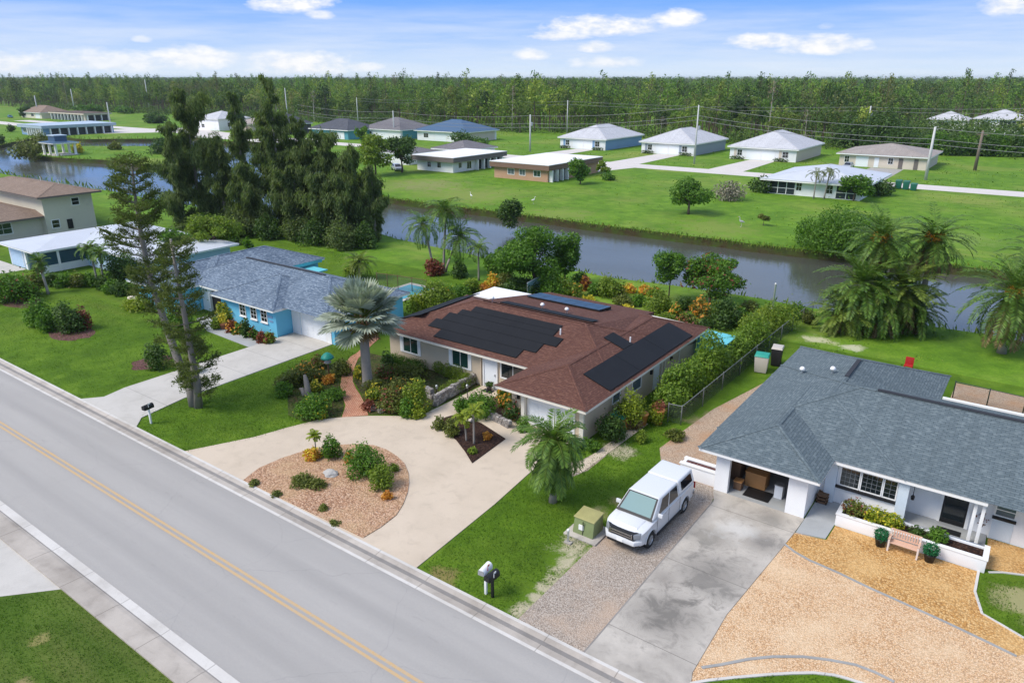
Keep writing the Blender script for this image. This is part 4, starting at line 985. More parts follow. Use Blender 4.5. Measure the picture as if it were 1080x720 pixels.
# ---------------------------------------------------------------- sky-blue house
def blue_house():
    h=empty('house',(-55,40,0),'sky blue house with blue grey shingle roof and white garage door','house')
    ze,sl=2.55,.355
    m=MB();m.prism([(-66.6,32.6),(-60.6,32.6),(-60.6,35.5),(-56.1,35.5),(-56.1,34.3),(-48.6,34.3),(-48.6,35.85),(-43.4,35.85),(-43.4,43.6),(-59.5,43.6),(-59.5,47.8),(-66.6,47.8)],0,ze-.15);m.build('wall',M['blue_wall'],h)
    rects=[(-64.0,-42.9,34.7,44.1),(-56.6,-47.95,33.62,42.),(-67.2,-58.9,34.8,48.3),(-67.15,-60.0,31.8,44.)]
    out=[(-67.1,31.85),(-60.05,31.85),(-60.05,34.75),(-56.55,34.75),(-56.55,33.67),(-48.,33.67),(-48.,35.2),(-42.95,35.2),(-42.95,44.05),(-58.95,44.05),(-58.95,48.25),(-67.1,48.25)]
    m=MB();c=MB()
    x0=-64.0
    for i,q in enumerate(rects):
        ln=hip(m,*q,ze,sl,-.004*i);caps(c,ln)
    r=m.build('roof',M['sh_blue'],h);c.build('ridge_cap',M['sh_blue'],r)
    f=MB();f.prism(out,ze-.2,ze-.012);f.build('fascia',M['trim'],r)
    zr=ze+4.7*sl;v=MB();v.box(-59.2,39.3,zr-.02,-48.2,39.5,zr+.08);v.build('ridge_vent',M['sh_dark'],r)
    S=facing('S',0,34.3)
    for u in (-53.5,-52.0,-50.6):window(h,S,u+.12,u+.85,1.1,2.1,2,3,'trim','glass',.07,'trim','window',.03)
    t=MB();t.fbox(S,-49.7,-49.0,0,.03,1.55,1.75);t.fbox(S,-49.5,-49.0,0,.03,1.2,1.35);t.build('wall_plaque',M['mid_blue_wall'],h)
    G=facing('S',0,35.85)
    t=MB();t.fbox(G,-48.55,-47.5,0,.03,0,2.35);t.fbox(G,-44.3,-43.75,0,.05,0,2.35);t.fbox(G,-47.5,-44.3,0,.06,2.15,2.35);t.build('garage_surround',M['white_wall'],h)
    panel_door(h,G,-47.3,-44.4,.06,2.1,4,'door_white')
    # arched porch
    A=facing('S',0,35.5)
    t=MB();t.fbox(A,-60.55,-59.4,0,.25,0,2.36);t.fbox(A,-57.6,-56.12,0,.25,0,2.36)
    n=10
    for k in range(n):
        a0=math.pi*k/n;a1=math.pi*(k+1)/n;xa=-58.5-.9*math.cos(a0);xb=-58.5-.9*math.cos(a1);za=min(1.5+.75*math.sin(a0),1.5+.75*math.sin(a1))
        t.fbox(A,xa,xb,.0,.25,za,2.36)
    t.build('porch_arch',M['white_wall'],h)
    d=MB();d.fbox(A,-59.4,-57.6,0,.02,.0,2.2);d.build('front_door',M['dark'],h)
    E=facing('S',0,32.6)
    window(h,E,-63.6,-62.3,1.0,2.1,2,1,'trim','glass')
    E=facing('E',-43.4,0);window(h,E,38.5,39.6,1.1,2.1,2,1,'trim','glass')
    t=MB();t.fbox(facing('E',-58.95,0),44.2,47.9,0,.02,2.2,2.5);t.build('rear_fascia',M['turq'],h)
    m=MB();m.prism([(-58.8,44.2),(-56.6,44.2),(-56.6,46.6),(-58.8,46.6)],1.9,2.02);pr=m.build('patio_roof',M['turq'],h)
    return h
blue_house()
# ---------------------------------------------------------------- generic hipped house beyond
def simple_house(name,label,x0,x1,y0,y1,ze,sl,rmat,wmat,trim='trim',ov=.7,openings=(),cat='house',group=None,gable=()):
    h=empty(name,((x0+x1)/2,(y0+y1)/2,0),label,cat,group)
    m=MB();m.box(x0,y0,0,x1,y1,ze-.1);m.build('wall',M[wmat],h)
    R_=(x0-ov,x1+ov,y0-ov,y1+ov);o=[(R_[0]+.05,R_[2]+.05),(R_[1]-.05,R_[2]+.05),(R_[1]-.05,R_[3]-.05),(R_[0]+.05,R_[3]-.05)]
    r=roof(h,[R_],ze,sl,M[rmat],o,M[trim],fh=.3,gable=gable)
    S=facing('S',0,y0);E=facing('E',x1,0)
    for op in openings:
        k=op[0];fr=S if op[1]=='S' else E
        if k=='win':window(h,fr,op[2],op[3],op[4],op[5],2,2,'trim',op[6] if len(op)>6 else 'glass',.1)
        elif k=='gar':panel_door(h,fr,op[2],op[3],.05,op[4],0,'door_white')
        elif k=='door':
            d=MB();d.fbox(fr,op[2],op[3],0,.05,.05,op[4]);d.build('front_door',M[op[5] if len(op)>5 else 'grey_trim'],h)
        elif k=='panel':
            d=MB();d.fbox(fr,op[2],op[3],0,.06,op[4],op[5]);d.build('wall_panel',M[op[6]],h)
        elif k=='screen':
            d=MB();n=max(1,int((op[3]-op[2])/1.3));
            for q in range(n+1):u=op[2]+(op[3]-op[2])*q/n;d.fbox(fr,u-.06,u+.06,.03,.1,op[4],op[5])
            d.fbox(fr,op[2],op[3],.035,.09,(op[4]+op[5])*.45,(op[4]+op[5])*.45+.1)
            d=d.build('screen_frame',M['trim'],h);q=MB();q.fbox(fr,op[2],op[3],0,.03,op[4],op[5]);q.build('screen',M[op[6] if len(op)>6 else 'screen'],d)
    return h
def duplex(label,x0,x1,wall,side):
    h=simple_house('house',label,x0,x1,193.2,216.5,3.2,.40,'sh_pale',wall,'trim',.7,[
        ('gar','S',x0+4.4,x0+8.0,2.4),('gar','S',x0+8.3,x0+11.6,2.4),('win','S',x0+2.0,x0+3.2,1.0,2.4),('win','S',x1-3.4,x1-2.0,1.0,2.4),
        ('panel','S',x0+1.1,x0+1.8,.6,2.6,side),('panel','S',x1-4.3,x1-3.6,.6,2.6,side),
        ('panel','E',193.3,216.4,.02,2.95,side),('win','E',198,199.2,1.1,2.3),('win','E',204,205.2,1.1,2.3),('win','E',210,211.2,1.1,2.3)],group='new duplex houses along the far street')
    v=MB();v.lathe([(.1,0),(.1,.6)],x0+6,200,8,0,5.0);v.build('roof_vent',M['trim'],h)
    return h
duplex('white duplex with side wall toned blue for shade, left of the three pale roofed duplexes',-122.3,-106.8,'white_wall','mid_blue_wall')  # blue side colour paints the shade on a white wall
duplex('white duplex with shade-grey side wall behind a tall pole, middle of three pale roofed duplexes',-95.2,-79.6,'white_wall','side_shade_grey')
duplex('white duplex with tan side wall and wide drive, right of three pale roofed duplexes',-69.6,-52.6,'white_wall','beige_wall')
simple_house('house','long beige house with taupe shingle roof and dark driveway across the canal',-42.4,-23.6,193.2,211.5,3.0,.2,'sh_taupe','beige_wall','trim',.8,
    [('win','S',-41.2,-40.2,.9,2.3),('door','S',-34.6,-33.6,2.3,'door_white'),('door','S',-29.4,-28.5,2.4),('door','S',-26.2,-25.3,2.4),('gar','S',-38.6,-36.0,2.3),('win','S',-31.6,-30.6,1,2.3)])
lan=simple_house('house','white house with pale metal roof and dark screened porches beside the far lawn',-42.0,-26.0,137.8,157,2.7,.22,'metal_white','white_wall','trim',1.2,
    [('screen','S',-41.6,-37.0,.1,2.3),('screen','S',-30.0,-26.6,.1,2.3),('win','S',-31.6,-30.6,.8,2.2),('win','S',-36.8,-35.9,.9,2.3),('win','E',145,147,1,2.2)])
def flat_house(label,x0,x1,y0,y1,h0,h1,rmat,wmat,fmat,ov,ops,name='house'):
    h=empty(name,((x0+x1)/2,(y0+y1)/2,0),label,'house')
    m=MB();m.box(x0,y0,0,x1,y1,h0+.05);m.build('wall',M[wmat],h)
    m=MB();m.box(x0-ov,y0-ov,h0,x1+ov,y1+ov,h1);m.build('fascia',M[fmat],h)
    m=MB();m.box(x0-ov-.06,y0-ov-.06,h1+.004,x1+ov+.06,y1+ov+.06,h1+.12);m.build('roof',M[rmat],h)
    S=facing('S',0,y0);E=facing('E',x1,0)
    for op in ops:
        fr=S if op[1]=='S' else E
        if op[0]=='win':window(h,fr,op[2],op[3],op[4],op[5],2,1,'trim',op[6] if len(op)>6 else 'glass',.1)
        elif op[0]=='door':
            d=MB();d.fbox(fr,op[2],op[3],0,.05,.05,op[4]);d.build('front_door',M['dark'],h)
        elif op[0]=='void':
            d=MB();d.fbox(fr,op[2],op[3],0,.04,.05,op[4]);d.build('porch_opening',M['screen'],h)
            for k in range(op[5]+1):d=MB();u=op[2]+(op[3]-op[2])*k/op[5];d.fbox(fr,u-.18,u+.18,.05,.9,0,op[4]+.1);d.build('porch_post',M['trim'],h)
    return h
flat_house('white house with flat white roof and deep brown fascia across the canal',-119.0,-108.2,126.6,144.5,2.3,3.3,'flat_white','white_wall','grey_trim',1.0,
    [('win','S',-115.8,-114.8,.9,2.0),('win','S',-112.8,-111.8,.9,2.0),('win','E',128.5,129.5,.9,2.0),('win','E',131.5,133,.5,2.0),('void','E',134.5,143.8,2.2,4)])
flat_house('salmon block house with flat white roof and brown fascia across the canal',-96.2,-82.6,126.0,146.5,2.35,3.35,'flat_white','brick_wall','brown_trim',.7,
    [('win','S',-92.6,-91.0,1.,2.1,'glass_grey'),('win','S',-89.6,-88.2,1.,2.1,'glass_grey'),('win','S',-86.0,-84.4,1.,2.1,'glass_green'),('void','E',126.6,132.5,2.2,3)])
flat_house('long low house with flat pale blue roof by the far end of the lake',-316,-297.5,122,147,2.7,3.6,'flat_blue','mid_blue_wall','flat_blue',.9,
    [('void','S',-309,-298,2.5,6),('win','S',-314.5,-311.5,.9,2.2,'glass_grey'),('void','E',124,146,2.5,7)])
# pale house and two-storey house at far left
def left_white():
    h=empty('house',(-93,40,0),'low house with white metal roof and pale blue walls at the left edge','house')
    m=MB();m.box(-94,37.2,0,-73,46.6,2.4);m.box(-94,32.3,0,-90.1,37.2,2.4);m.build('wall',M['paleblue_wall'],h)
    r=roof(h,[(-94.8,-72,36.3,47.3),(-94.8,-85.7,31.55,46.)],2.55,.13,M['metal_white'],[(-94.7,31.6),(-85.8,31.6),(-85.8,36.35),(-72.1,36.35),(-72.1,47.2),(-94.7,47.2)],M['trim'],cap=False)
    S=facing('S',0,32.3);E=facing('E',-86.3,0)
    for u in (-89.9,-86.7):t=MB();t.fbox(S,u,u+.4,-.1,.1,0,2.36);t.build('porch_post',M['trim'],h)
    panel_door(h,S,-93.6,-90.5,.05,2.1,4,'paleblue_wall')
    d=MB();d.fbox(facing('S',0,33.0),-89.5,-86.7,0,.03,.1,2.3);d.build('porch_wall',M['paleblue_wall'],h)
    q=MB();q.fbox(E,32.4,42.4,-.02,.0,.75,2.2);s=q.build('screen',M['screen_teal'],h)
    q=MB()
    for k in (32.4,34.2,37.4,39.8,42.4):q.fbox(E,k-.12,k+.12,.0,.1,0,2.36)
    q.fbox(E,32.4,42.4,0,.06,.70,.80);q.fbox(E,32.4,42.4,0,.06,2.2,2.36);q.build('screen_frame',M['trim'],s)
    q=MB();q.fbox(E,32.4,42.4,-.03,-.01,.0,.7);q.build('knee_wall',M['white_wall'],h)
    d=MB();d.box(-90.1,36.9,0,-86.36,47.4,2.38);d.build('porch_room',M['screen'],h)
left_white()
def two_storey():
    h=empty('house',(-116,42,0),'two storey cream stucco house with tan shingle roof at the left edge','house')
    m=MB();m.box(-127,41.9,0,-107.2,48.3,5.3);m.box(-127,30,0,-108.6,41.9,2.6);m.build('wall',M['cream_wall'],h)
    r=roof(h,[(-128,-105.8,40.9,49.2)],5.35,.25,M['sh_tan'],[(-127.95,40.95),(-105.85,40.95),(-105.85,49.15),(-127.95,49.15)],M['grey_trim'],fh=.22)
    r2=roof(h,[(-128,-107.3,29,44.3)],2.7,.25,M['sh_tan'],[(-127.95,29.05),(-107.35,29.05),(-107.35,44.2),(-127.95,44.2)],M['grey_trim'],'lower_roof',.22)
    E=facing('E',-107.2,0);window(h,E,45.6,46.5,3.7,4.6,1,2,'trim','glass',.1);window(h,E,42.6,43.5,.0+1.0,2.0,1,2,'trim','glass',.1)
    d=MB();d.fbox(E,44.5,45.2,0,.08,.6,1.9);d.build('meter_box',M['black'],h)
    E=facing('E',-108.6,0);window(h,E,36.2,38.2,.9,2.2,2,2,'trim','glass_green',.12);window(h,E,31.5,33.5,.9,2.2,2,2,'trim','glass_green',.12)
    S=facing('S',0,41.9);window(h,S,-124,-122,3.4,4.7,2,1,'trim','glass',.1)
    for x in (-116.,-110.5):vent(r,x,45.8,6.4,'pipe')
two_storey()
def house_px(label,pl,pr,py,depth_m,ze,sl,rmat,wmat,ops=None,fac='trim',ov=.8):
    (xa,ya),(xb,yb)=P(pl,py),P(pr,py);x0,x1=xa,xb
    y0=(ya+yb)/2
    return simple_house('house',label,x0,x1,y0,y0+depth_m,ze,sl,rmat,wmat,fac,ov,ops(x0,x1) if ops else [])
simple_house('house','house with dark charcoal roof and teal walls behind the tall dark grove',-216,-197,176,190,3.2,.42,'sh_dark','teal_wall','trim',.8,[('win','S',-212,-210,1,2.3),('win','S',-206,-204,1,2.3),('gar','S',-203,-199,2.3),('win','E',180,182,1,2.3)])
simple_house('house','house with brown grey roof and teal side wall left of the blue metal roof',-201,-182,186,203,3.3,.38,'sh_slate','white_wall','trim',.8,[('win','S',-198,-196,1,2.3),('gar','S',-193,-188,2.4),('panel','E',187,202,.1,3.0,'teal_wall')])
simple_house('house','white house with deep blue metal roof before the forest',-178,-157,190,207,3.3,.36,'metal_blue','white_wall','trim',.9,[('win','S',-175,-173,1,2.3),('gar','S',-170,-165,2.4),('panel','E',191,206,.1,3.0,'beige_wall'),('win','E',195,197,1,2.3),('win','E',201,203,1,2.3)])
simple_house('house','tall white house with pale roof and parked cars behind the far pond',-287,-272,176,190,4.6,.35,'sh_pale','white_wall','trim',.6,[('win','S',-284,-282,1,2.3),('gar','S',-280,-275,2.6),('win','E',180,182,1.5,3)])
simple_house('house','small grey roofed house half hidden behind thin trees by the pond',-268,-255,180,192,3.,.3,'sh_taupe','beige_wall','trim',.6,[('win','S',-265,-263,1,2.2),('door','S',-260,-258.8,2.2)])
simple_house('house','dark slate house with steep roof right of the pale parked car house',-244,-233,178,190,3.8,.55,'sh_dark','sh_slate','trim',.6,[('gar','S',-241,-237,2.4),('win','S',-236,-234.6,1,2.3)])
simple_house('house','sprawling house with reddish brown roof at the far left behind the lake',-452,-428,176,190,3.,.42,'sh_tan','cream_wall','trim',.8,[('void','S',0,0,0)][:0]+[('win','S',-449,-446,1,2.3),('win','S',-440,-437,1,2.3),('gar','S',-435,-430,2.4)])
flat_house('long pavilion with pale columns and low brown roof left of the lake',-422,-386,178,190,3.0,3.6,'sh_tan','beige_wall','beige_wall',.8,[('void','S',-420,-388,2.7,9),('void','E',179,189,2.7,3)])
simple_house('house','low brown roofed house half hidden behind the bright rounded trees across the canal',-138,-127,132,142,2.7,.25,'sh_slate','white_wall','trim',.6,[('win','S',-135,-133,.9,2.1),('void','S',0,0,0)][:1])
simple_house('house','small grey hip roofed house just behind the white flat roofed house',-131,-120.5,146,158,2.9,.3,'sh_slate','white_wall','trim',.7,[('win','S',-128,-126,.9,2.1)])
def right_white():
    h=simple_house('house','white house among trees at the far right edge of the forest',-28,-11.0,340,356,5.4,.35,'sh_pale','white_wall','trim',.8,[('win','S',-26,-23,2,4.2),('screen','S',-20,-12,1.5,4.6)])
    h2=simple_house('house','low white gabled house left of the white forest house',-44,-31,342,355,4.6,.4,'sh_pale','white_wall','trim',.8,[('win','S',-41,-37,2,3.6),('win','E',344,348,2,3.6)])
right_white()
simple_house('house','tiny white cottage glimpsed deep in the forest',-150,-140,415,428,9,.4,'flat_white','white_wall','trim',.6,[('win','S',-147,-144,5,7.5)])
# ---------------------------------------------------------------- pickup truck
def wheelset(parent,cx,cy,r,w,side):
    t=MB();n=24;prof=[(r*.62,-w/2),(r*.9,-w/2),(r,-w/2*.75),(r,w/2*.75),(r*.9,w/2),(r*.62,w/2)]
    def ring(mb,prof,m=0):
        ids=[mb.verts([(cx+x,cy+q*math.cos(2*math.pi*j/n),r+q*math.sin(2*math.pi*j/n)) for j in range(n)]) for q,x in prof]
        for k in range(len(prof)-1):
            for j in range(n):mb.face((ids[k]+j,ids[k+1]+j,ids[k+1]+(j+1)%n,ids[k]+(j+1)%n),m)
        return ids
    ring(t,prof+[prof[0]]);wh=t.build('wheel',M['tyre'],parent,smooth=True)
    m=MB();s=side
    ids=ring(m,[(r*.63,-w/2*.9),(r*.63,s*w*.40),(r*.55,s*w*.47),(r*.50,s*w*.30),(r*.18,s*w*.36),(r*.14,s*w*.46)]);m.face([ids[-1]+j for j in range(n)])
    for k in range(6):
        a=2*math.pi*k/6;ca,sa=math.cos(a),math.sin(a)
        m.hexa([(cx+s*w*x,cy+q*ca-d*sa,r+q*sa+d*ca) for x in (.33,.45) for q,d in ((r*.15,-.035),(r*.54,-.03),(r*.54,.03),(r*.15,.035))])
    m.build('rim',M['rim'],wh)
M['tyre']=plain('tyre_rubber',(.018,.018,.018),.85,.15,6.);M['rim']=plain('alloy_rim',(.50,.51,.52),.35,.05,4.,metal=.8)
M['car_white']=NT('white_car_paint').done((.66,.665,.67),.28,spec=.5,Coat_Weight=.5,Coat_Roughness=.08)
M['car_dark']=NT('dark_car_paint').done((.03,.035,.045),.25,spec=.5,Coat_Weight=.5)
M['car_silver']=NT('silver_car_paint').done((.45,.47,.49),.3,metal=.3,spec=.5,Coat_Weight=.5)
M['car_teal']=NT('blue_car_paint').done((.03,.16,.24),.28,spec=.5,Coat_Weight=.5)
M['car_red']=NT('brown_car_paint').done((.16,.07,.05),.28,spec=.5,Coat_Weight=.5)
M['windscreen']=NT('sunshade_glass').done((.20,.30,.285),.05,spec=1.)
M['tint']=NT('tinted_glass').done((.012,.014,.018),.06,spec=.8)
M['chrome']=NT('chrome').done((.62,.63,.64),.18,metal=1.)
M['lamp_glass']=NT('headlamp_lens').done((.22,.235,.25),.12,spec=.8)
M['lamp_red']=NT('red_lens').done((.35,.015,.012),.2,spec=.6)
def arch(cy,r,z0,n=9):
    a0=math.asin(max(-1,min(1,(z0-.40)/r)));return [(cy+r*math.cos(a),.40+r*math.sin(a)) for a in [a0+(math.pi-2*a0)*k/(n-1) for k in range(n)]]
def side_body(mb,prof,xs,rnd=0.):
    # side profile (y,z) swept across the width, narrowing at the sills; rnd rounds the nose, tail and shoulders
    n=len(prof);X=max(abs(x) for x in xs);y0=min(y for y,_ in prof);y1=max(y for y,_ in prof);ids=[]
    for x in xs:
        c=[];q=abs(x)/X
        for y,z in prof:
            f=max(0.,(y0+.62-y)/.62);b=max(0.,(y-(y1-.35))/.35)
            xx=x*(1-.05*max(0,(.75-z)))*(1-rnd*(.17*f*f+.07*b*b))
            yy=y+rnd*(.20*q**3*f-.10*q**3*b)
            zz=z-rnd*(.085*q**5*max(0,min(1,(z-.95)/.15))+.05*f*f*max(0,min(1,(z-.95)/.15)))
            c.append((xx,yy,zz))
        ids.append(mb.verts(c))
    for a,b in zip(ids[:-1],ids[1:]):
        for k in range(n):mb.face((a+k,b+k,b+(k+1)%n,a+(k+1)%n))
    mb.face([ids[0]+k for k in range(n)]);mb.face([ids[-1]+k for k in range(n)][::-1])
def loft(mb,lo,hi,m=0):
    # lo, hi: (x half width, y front, y back, z)
    (a,y0,y1,z0),(b,u0,u1,z1)=lo,hi
    mb.hexa([(-a,y0,z0),(a,y0,z0),(a,y1,z0),(-a,y1,z0),(-b,u0,z1),(b,u0,z1),(b,u1,z1),(-b,u1,z1)],m)
def quad_on(mb,lo,hi,side,fa,fb,ga,gb,off=.008,th=.0):
    # pane on a slanted cabin face: fa..fb along it, ga..gb up it
    (a,y0,y1,z0),(b,u0,u1,z1)=lo,hi
    def pt(f,g):
        if side in 'LR':
            s=1 if side=='R' else -1
            return Vector((s*(a+(b-a)*g),(y0+(u0-y0)*g)*(1-f)+(y1+(u1-y1)*g)*f,z0+(z1-z0)*g))
        if side=='F':return Vector(((-1+2*f)*(a+(b-a)*g),y0+(u0-y0)*g,z0+(z1-z0)*g))
        return Vector(((1-2*f)*(a+(b-a)*g),y1+(u1-y1)*g,z0+(z1-z0)*g))
    q=[pt(fa,ga),pt(fb,ga),pt(fb,gb),pt(fa,gb)]
    nv=(q[1]-q[0]).cross(q[3]-q[0]).normalized()
    c={'L':(-1,0,0),'R':(1,0,0),'F':(0,-1,.3),'B':(0,1,.3)}[side]
    if nv.dot(Vector(c))<0:nv=-nv
    up=[p+nv*off for p in q];dn=[p-nv*.02 for p in q];mb.hexa(dn+up)
def truck():
    h=empty('pickup_truck',(0,0,0),'white four door pickup truck with a matching bed cap parked on the gravel driveway','pickup truck')
    prof=[(-2.86,.44),(-2.97,.55),(-2.97,.74),(-2.91,.80),(-2.90,1.04),(-2.80,1.12),(-2.6,1.17),(-2.3,1.205),(-1.70,1.25),(2.70,1.27),(2.72,.80),(2.76,.74),(2.76,.56),(2.67,.46)]
    prof+=arch(1.62,.50,.45)[::1]+[(1.04,.42),(-1.40,.42)]+arch(-1.93,.50,.44)
    m=MB();side_body(m,prof,(-.985,-.93,-.84,-.6,-.3,0,.3,.6,.84,.93,.985),1.);m.build('body',M['car_white'],h,bevel=.04,seg=3,smooth=False)
    lo=(.95,-1.84,.97,1.24);hi=(.78,-.90,.94,1.95);m=MB();loft(m,lo,hi);cb=m.build('cab',M['car_white'],h,bevel=.10,seg=4)
    m=MB();quad_on(m,lo,hi,'F',.02,.98,.02,.10,.012);m.build('cowl',M['black'],cb)
    g=MB();quad_on(g,lo,hi,'F',.03,.97,.05,.96,.006);g.build('windscreen_seal',M['black'],cb)
    g=MB();quad_on(g,lo,hi,'F',.08,.92,.13,.91,.010);g.build('windscreen',M['windscreen'],cb)
    for s in 'LR':
        g=MB();quad_on(g,lo,hi,s,.20,.55,.10,.86);quad_on(g,lo,hi,s,.59,.94,.10,.86);g.build('side_window',M['tint'],cb)
    lo2=(.95,.985,2.70,1.26);hi2=(.80,.975,2.52,1.97);m=MB();loft(m,lo2,hi2);cp=m.build('bed_cap',M['car_white'],h,bevel=.10,seg=4)
    for s in 'LR':
        g=MB();quad_on(g,lo2,hi2,s,.14,.84,.2,.82);g.build('cap_window',M['tint'],cp)
    g=MB();quad_on(g,lo2,hi2,'B',.1,.9,.15,.85);g.build('rear_window',M['tint'],cp)
    # front end
    m=MB();m.hexa([(-.62,-2.985,.76),(.62,-2.985,.76),(.80,-2.7,.76),(-.80,-2.7,.76),(-.60,-2.93,1.085),(.60,-2.93,1.085),(.78,-2.7,1.085),(-.78,-2.7,1.085)]);gr=m.build('grille',M['black'],h,bevel=.02)
    m=MB()
    for z in (.86,.98):m.box(-.50,-2.995,z-.016,.50,-2.93,z+.016)
    for x in (-.54,.54):m.box(x-.02,-2.99,.80,x+.02,-2.92,1.05)
    m.build('grille_bar',M['chrome'],gr)
    for s in (-1,1):
        m=MB();m.hexa([(s*.60,-2.975,.80),(s*.86,-2.80,.80),(s*.84,-2.55,.80),(s*.60,-2.6,.80),(s*.60,-2.94,1.06),(s*.86,-2.74,1.06),(s*.84,-2.5,1.08),(s*.60,-2.6,1.08)] if s>0 else [(-.86,-2.80,.80),(-.60,-2.975,.80),(-.60,-2.6,.80),(-.84,-2.55,.80),(-.86,-2.74,1.06),(-.60,-2.94,1.06),(-.60,-2.6,1.08),(-.84,-2.5,1.08)]);m.build('headlight',M['lamp_glass'],h,bevel=.03)
        m=MB();m.box(s*.93-.06,2.70,.85,s*.93+.045,2.745,1.2);m.build('tail_light',M['lamp_red'],h,bevel=.015)
        m=MB();m.box(s*1.08-.11,-1.36,1.27,s*1.08+.11,-1.25,1.45);m.box(s*.95-.08,-1.33,1.27,s*.95+.08,-1.28,1.31);m.build('mirror',M['car_white'],h,bevel=.03)
        m=MB();m.box(s*.99-.09,-1.35,.34,s*.99+.06,1.2,.42);m.build('running_board',M['black'],h,bevel=.02)
        m=MB()
        for y in (-1.36,-.20,.97):m.box(s*.987-.004,y-.008,.5,s*.987+.004,y+.008,1.22)
        m.build('door_gap',M['black'],h)
        m=MB()
        for y in (-.42,.72):m.box(s*1.0-.02,y-.11,1.05,s*1.0+.012,y+.11,1.09)
        m.build('door_handle',M['car_white'],h,bevel=.008)
        m=MB()
        for cy in (-1.93,1.62):
            pts=[(s*.985,y,z) for y,z in arch(cy,.51,.45,12)];m.tube(pts,.022,6)
        m.build('wheel_arch_trim',M['car_white'],h)
        for cy in (-1.93,1.62):wheelset(h,s*.86,cy,.40,.27,s)
    m=MB();m.hexa([(-.70,-3.04,.52),(.70,-3.04,.52),(.95,-2.70,.52),(-.95,-2.70,.52),(-.70,-3.04,.73),(.70,-3.04,.73),(.95,-2.70,.73),(-.95,-2.70,.73)]);b=m.build('front_bumper',M['car_white'],h,bevel=.04)
    m=MB();m.box(-.66,-3.0,.38,.66,-2.8,.515);m.build('air_dam',M['black'],b)
    m=MB();m.box(-.15,-3.06,.55,.15,-3.045,.69);m.build('licence_plate',M['trim'],b)
    m=MB();m.box(-.95,2.73,.50,.95,2.83,.70);m.build('rear_bumper',M['chrome'],h,bevel=.03)
    m=MB();m.box(-.86,-2.6,.42,.86,2.6,.60);m.build('underbody',M['dark'],h)
    m=MB();m.hexa([(-.62,-2.62,1.155),(.62,-2.62,1.155),(.66,-1.86,1.235),(-.66,-1.86,1.235),(-.55,-2.58,1.195),(.55,-2.58,1.195),(.58,-1.88,1.275),(-.58,-1.88,1.275)]);m.build('hood_bulge',M['car_white'],h,bevel=.02,seg=3)
    h.location=(-12.28,28.22,.016);h.rotation_euler=(0,0,R(-1.5))
truck()
def small_car(loc,rz,paint,label,group=None):
    h=empty('parked_car',(0,0,0),label,'car',group)
    r=.33
    prof=[(-2.2,.35),(-2.28,.55),(-2.2,.78),(-1.1,.95),(1.9,.98),(2.25,.9),(2.28,.5),(2.2,.35)]+[(1.4+.38*math.cos(a),.33+.38*math.sin(a)) for a in [.1+(math.pi-.2)*k/7 for k in range(8)]]+[(-1.35+.38*math.cos(a),.33+.38*math.sin(a)) for a in [.1+(math.pi-.2)*k/7 for k in range(8)]]
    m=MB();side_body(m,prof,(-.9,-.8,.8,.9));m.build('body',M[paint],h,bevel=.05)
    lo=(.82,-1.2,2.0,.95);hi=(.64,-.35,1.35,1.5);m=MB();loft(m,lo,hi);c=m.build('cabin',M[paint],h,bevel=.07)
    g=MB();quad_on(g,lo,hi,'F',.06,.94,.08,.92)
    for s in 'LR':quad_on(g,lo,hi,s,.15,.48,.1,.85);quad_on(g,lo,hi,s,.52,.9,.1,.85)
    quad_on(g,lo,hi,'B',.08,.92,.1,.9);g.build('window',M['tint'],c)
    for s in (-1,1):
        for cy in (-1.35,1.4):
            t=MB();n=16;ids=[t.verts([(s*.8+x,cy+q*math.cos(2*math.pi*j/n),r+q*math.sin(2*math.pi*j/n)) for j in range(n)]) for q,x in ((.05,-.1),(r,-.1),(r,.1),(.05,.1))]
            for k in range(3):
                for j in range(n):t.face((ids[k]+j,ids[k+1]+j,ids[k+1]+(j+1)%n,ids[k]+(j+1)%n))
            t.build('wheel',M['tyre'],h)
        m=MB();m.box(s*.62-.14,-2.29,.6,s*.62+.14,-2.15,.74);m.build('headlight',M['lamp_glass'],h)
    h.location=loc;h.rotation_euler=(0,0,rz)
def at3(px,py,z=0.):x,y=P(px,py);return (x,y,z)
small_car(at3(174,138,.02),R(90),'car_dark','dark car with bright windows driving on the lane beyond the lake')
small_car(at3(225,135,.02),R(20),'car_silver','silver car parked left of its white neighbour before the tall white house')
small_car(at3(236,137.5,.02),R(20),'car_white','white car parked between the silver car and bushes before the tall white house')
small_car(at3(11,124.5,.02),R(80),'car_teal','teal blue car outside the reddish roofed house at far left')
small_car((-38.8,186.5,.02),R(0),'car_silver','silver car parked on the drive of the taupe roofed beige house')
small_car(at3(633,157.5,.02),R(0),'car_red','brown car parked in front of the left pale roofed duplex')
small_car((-121.5,122.5,.01),R(60),'car_silver','grey car under the dark tree left of the flat roofed white house')
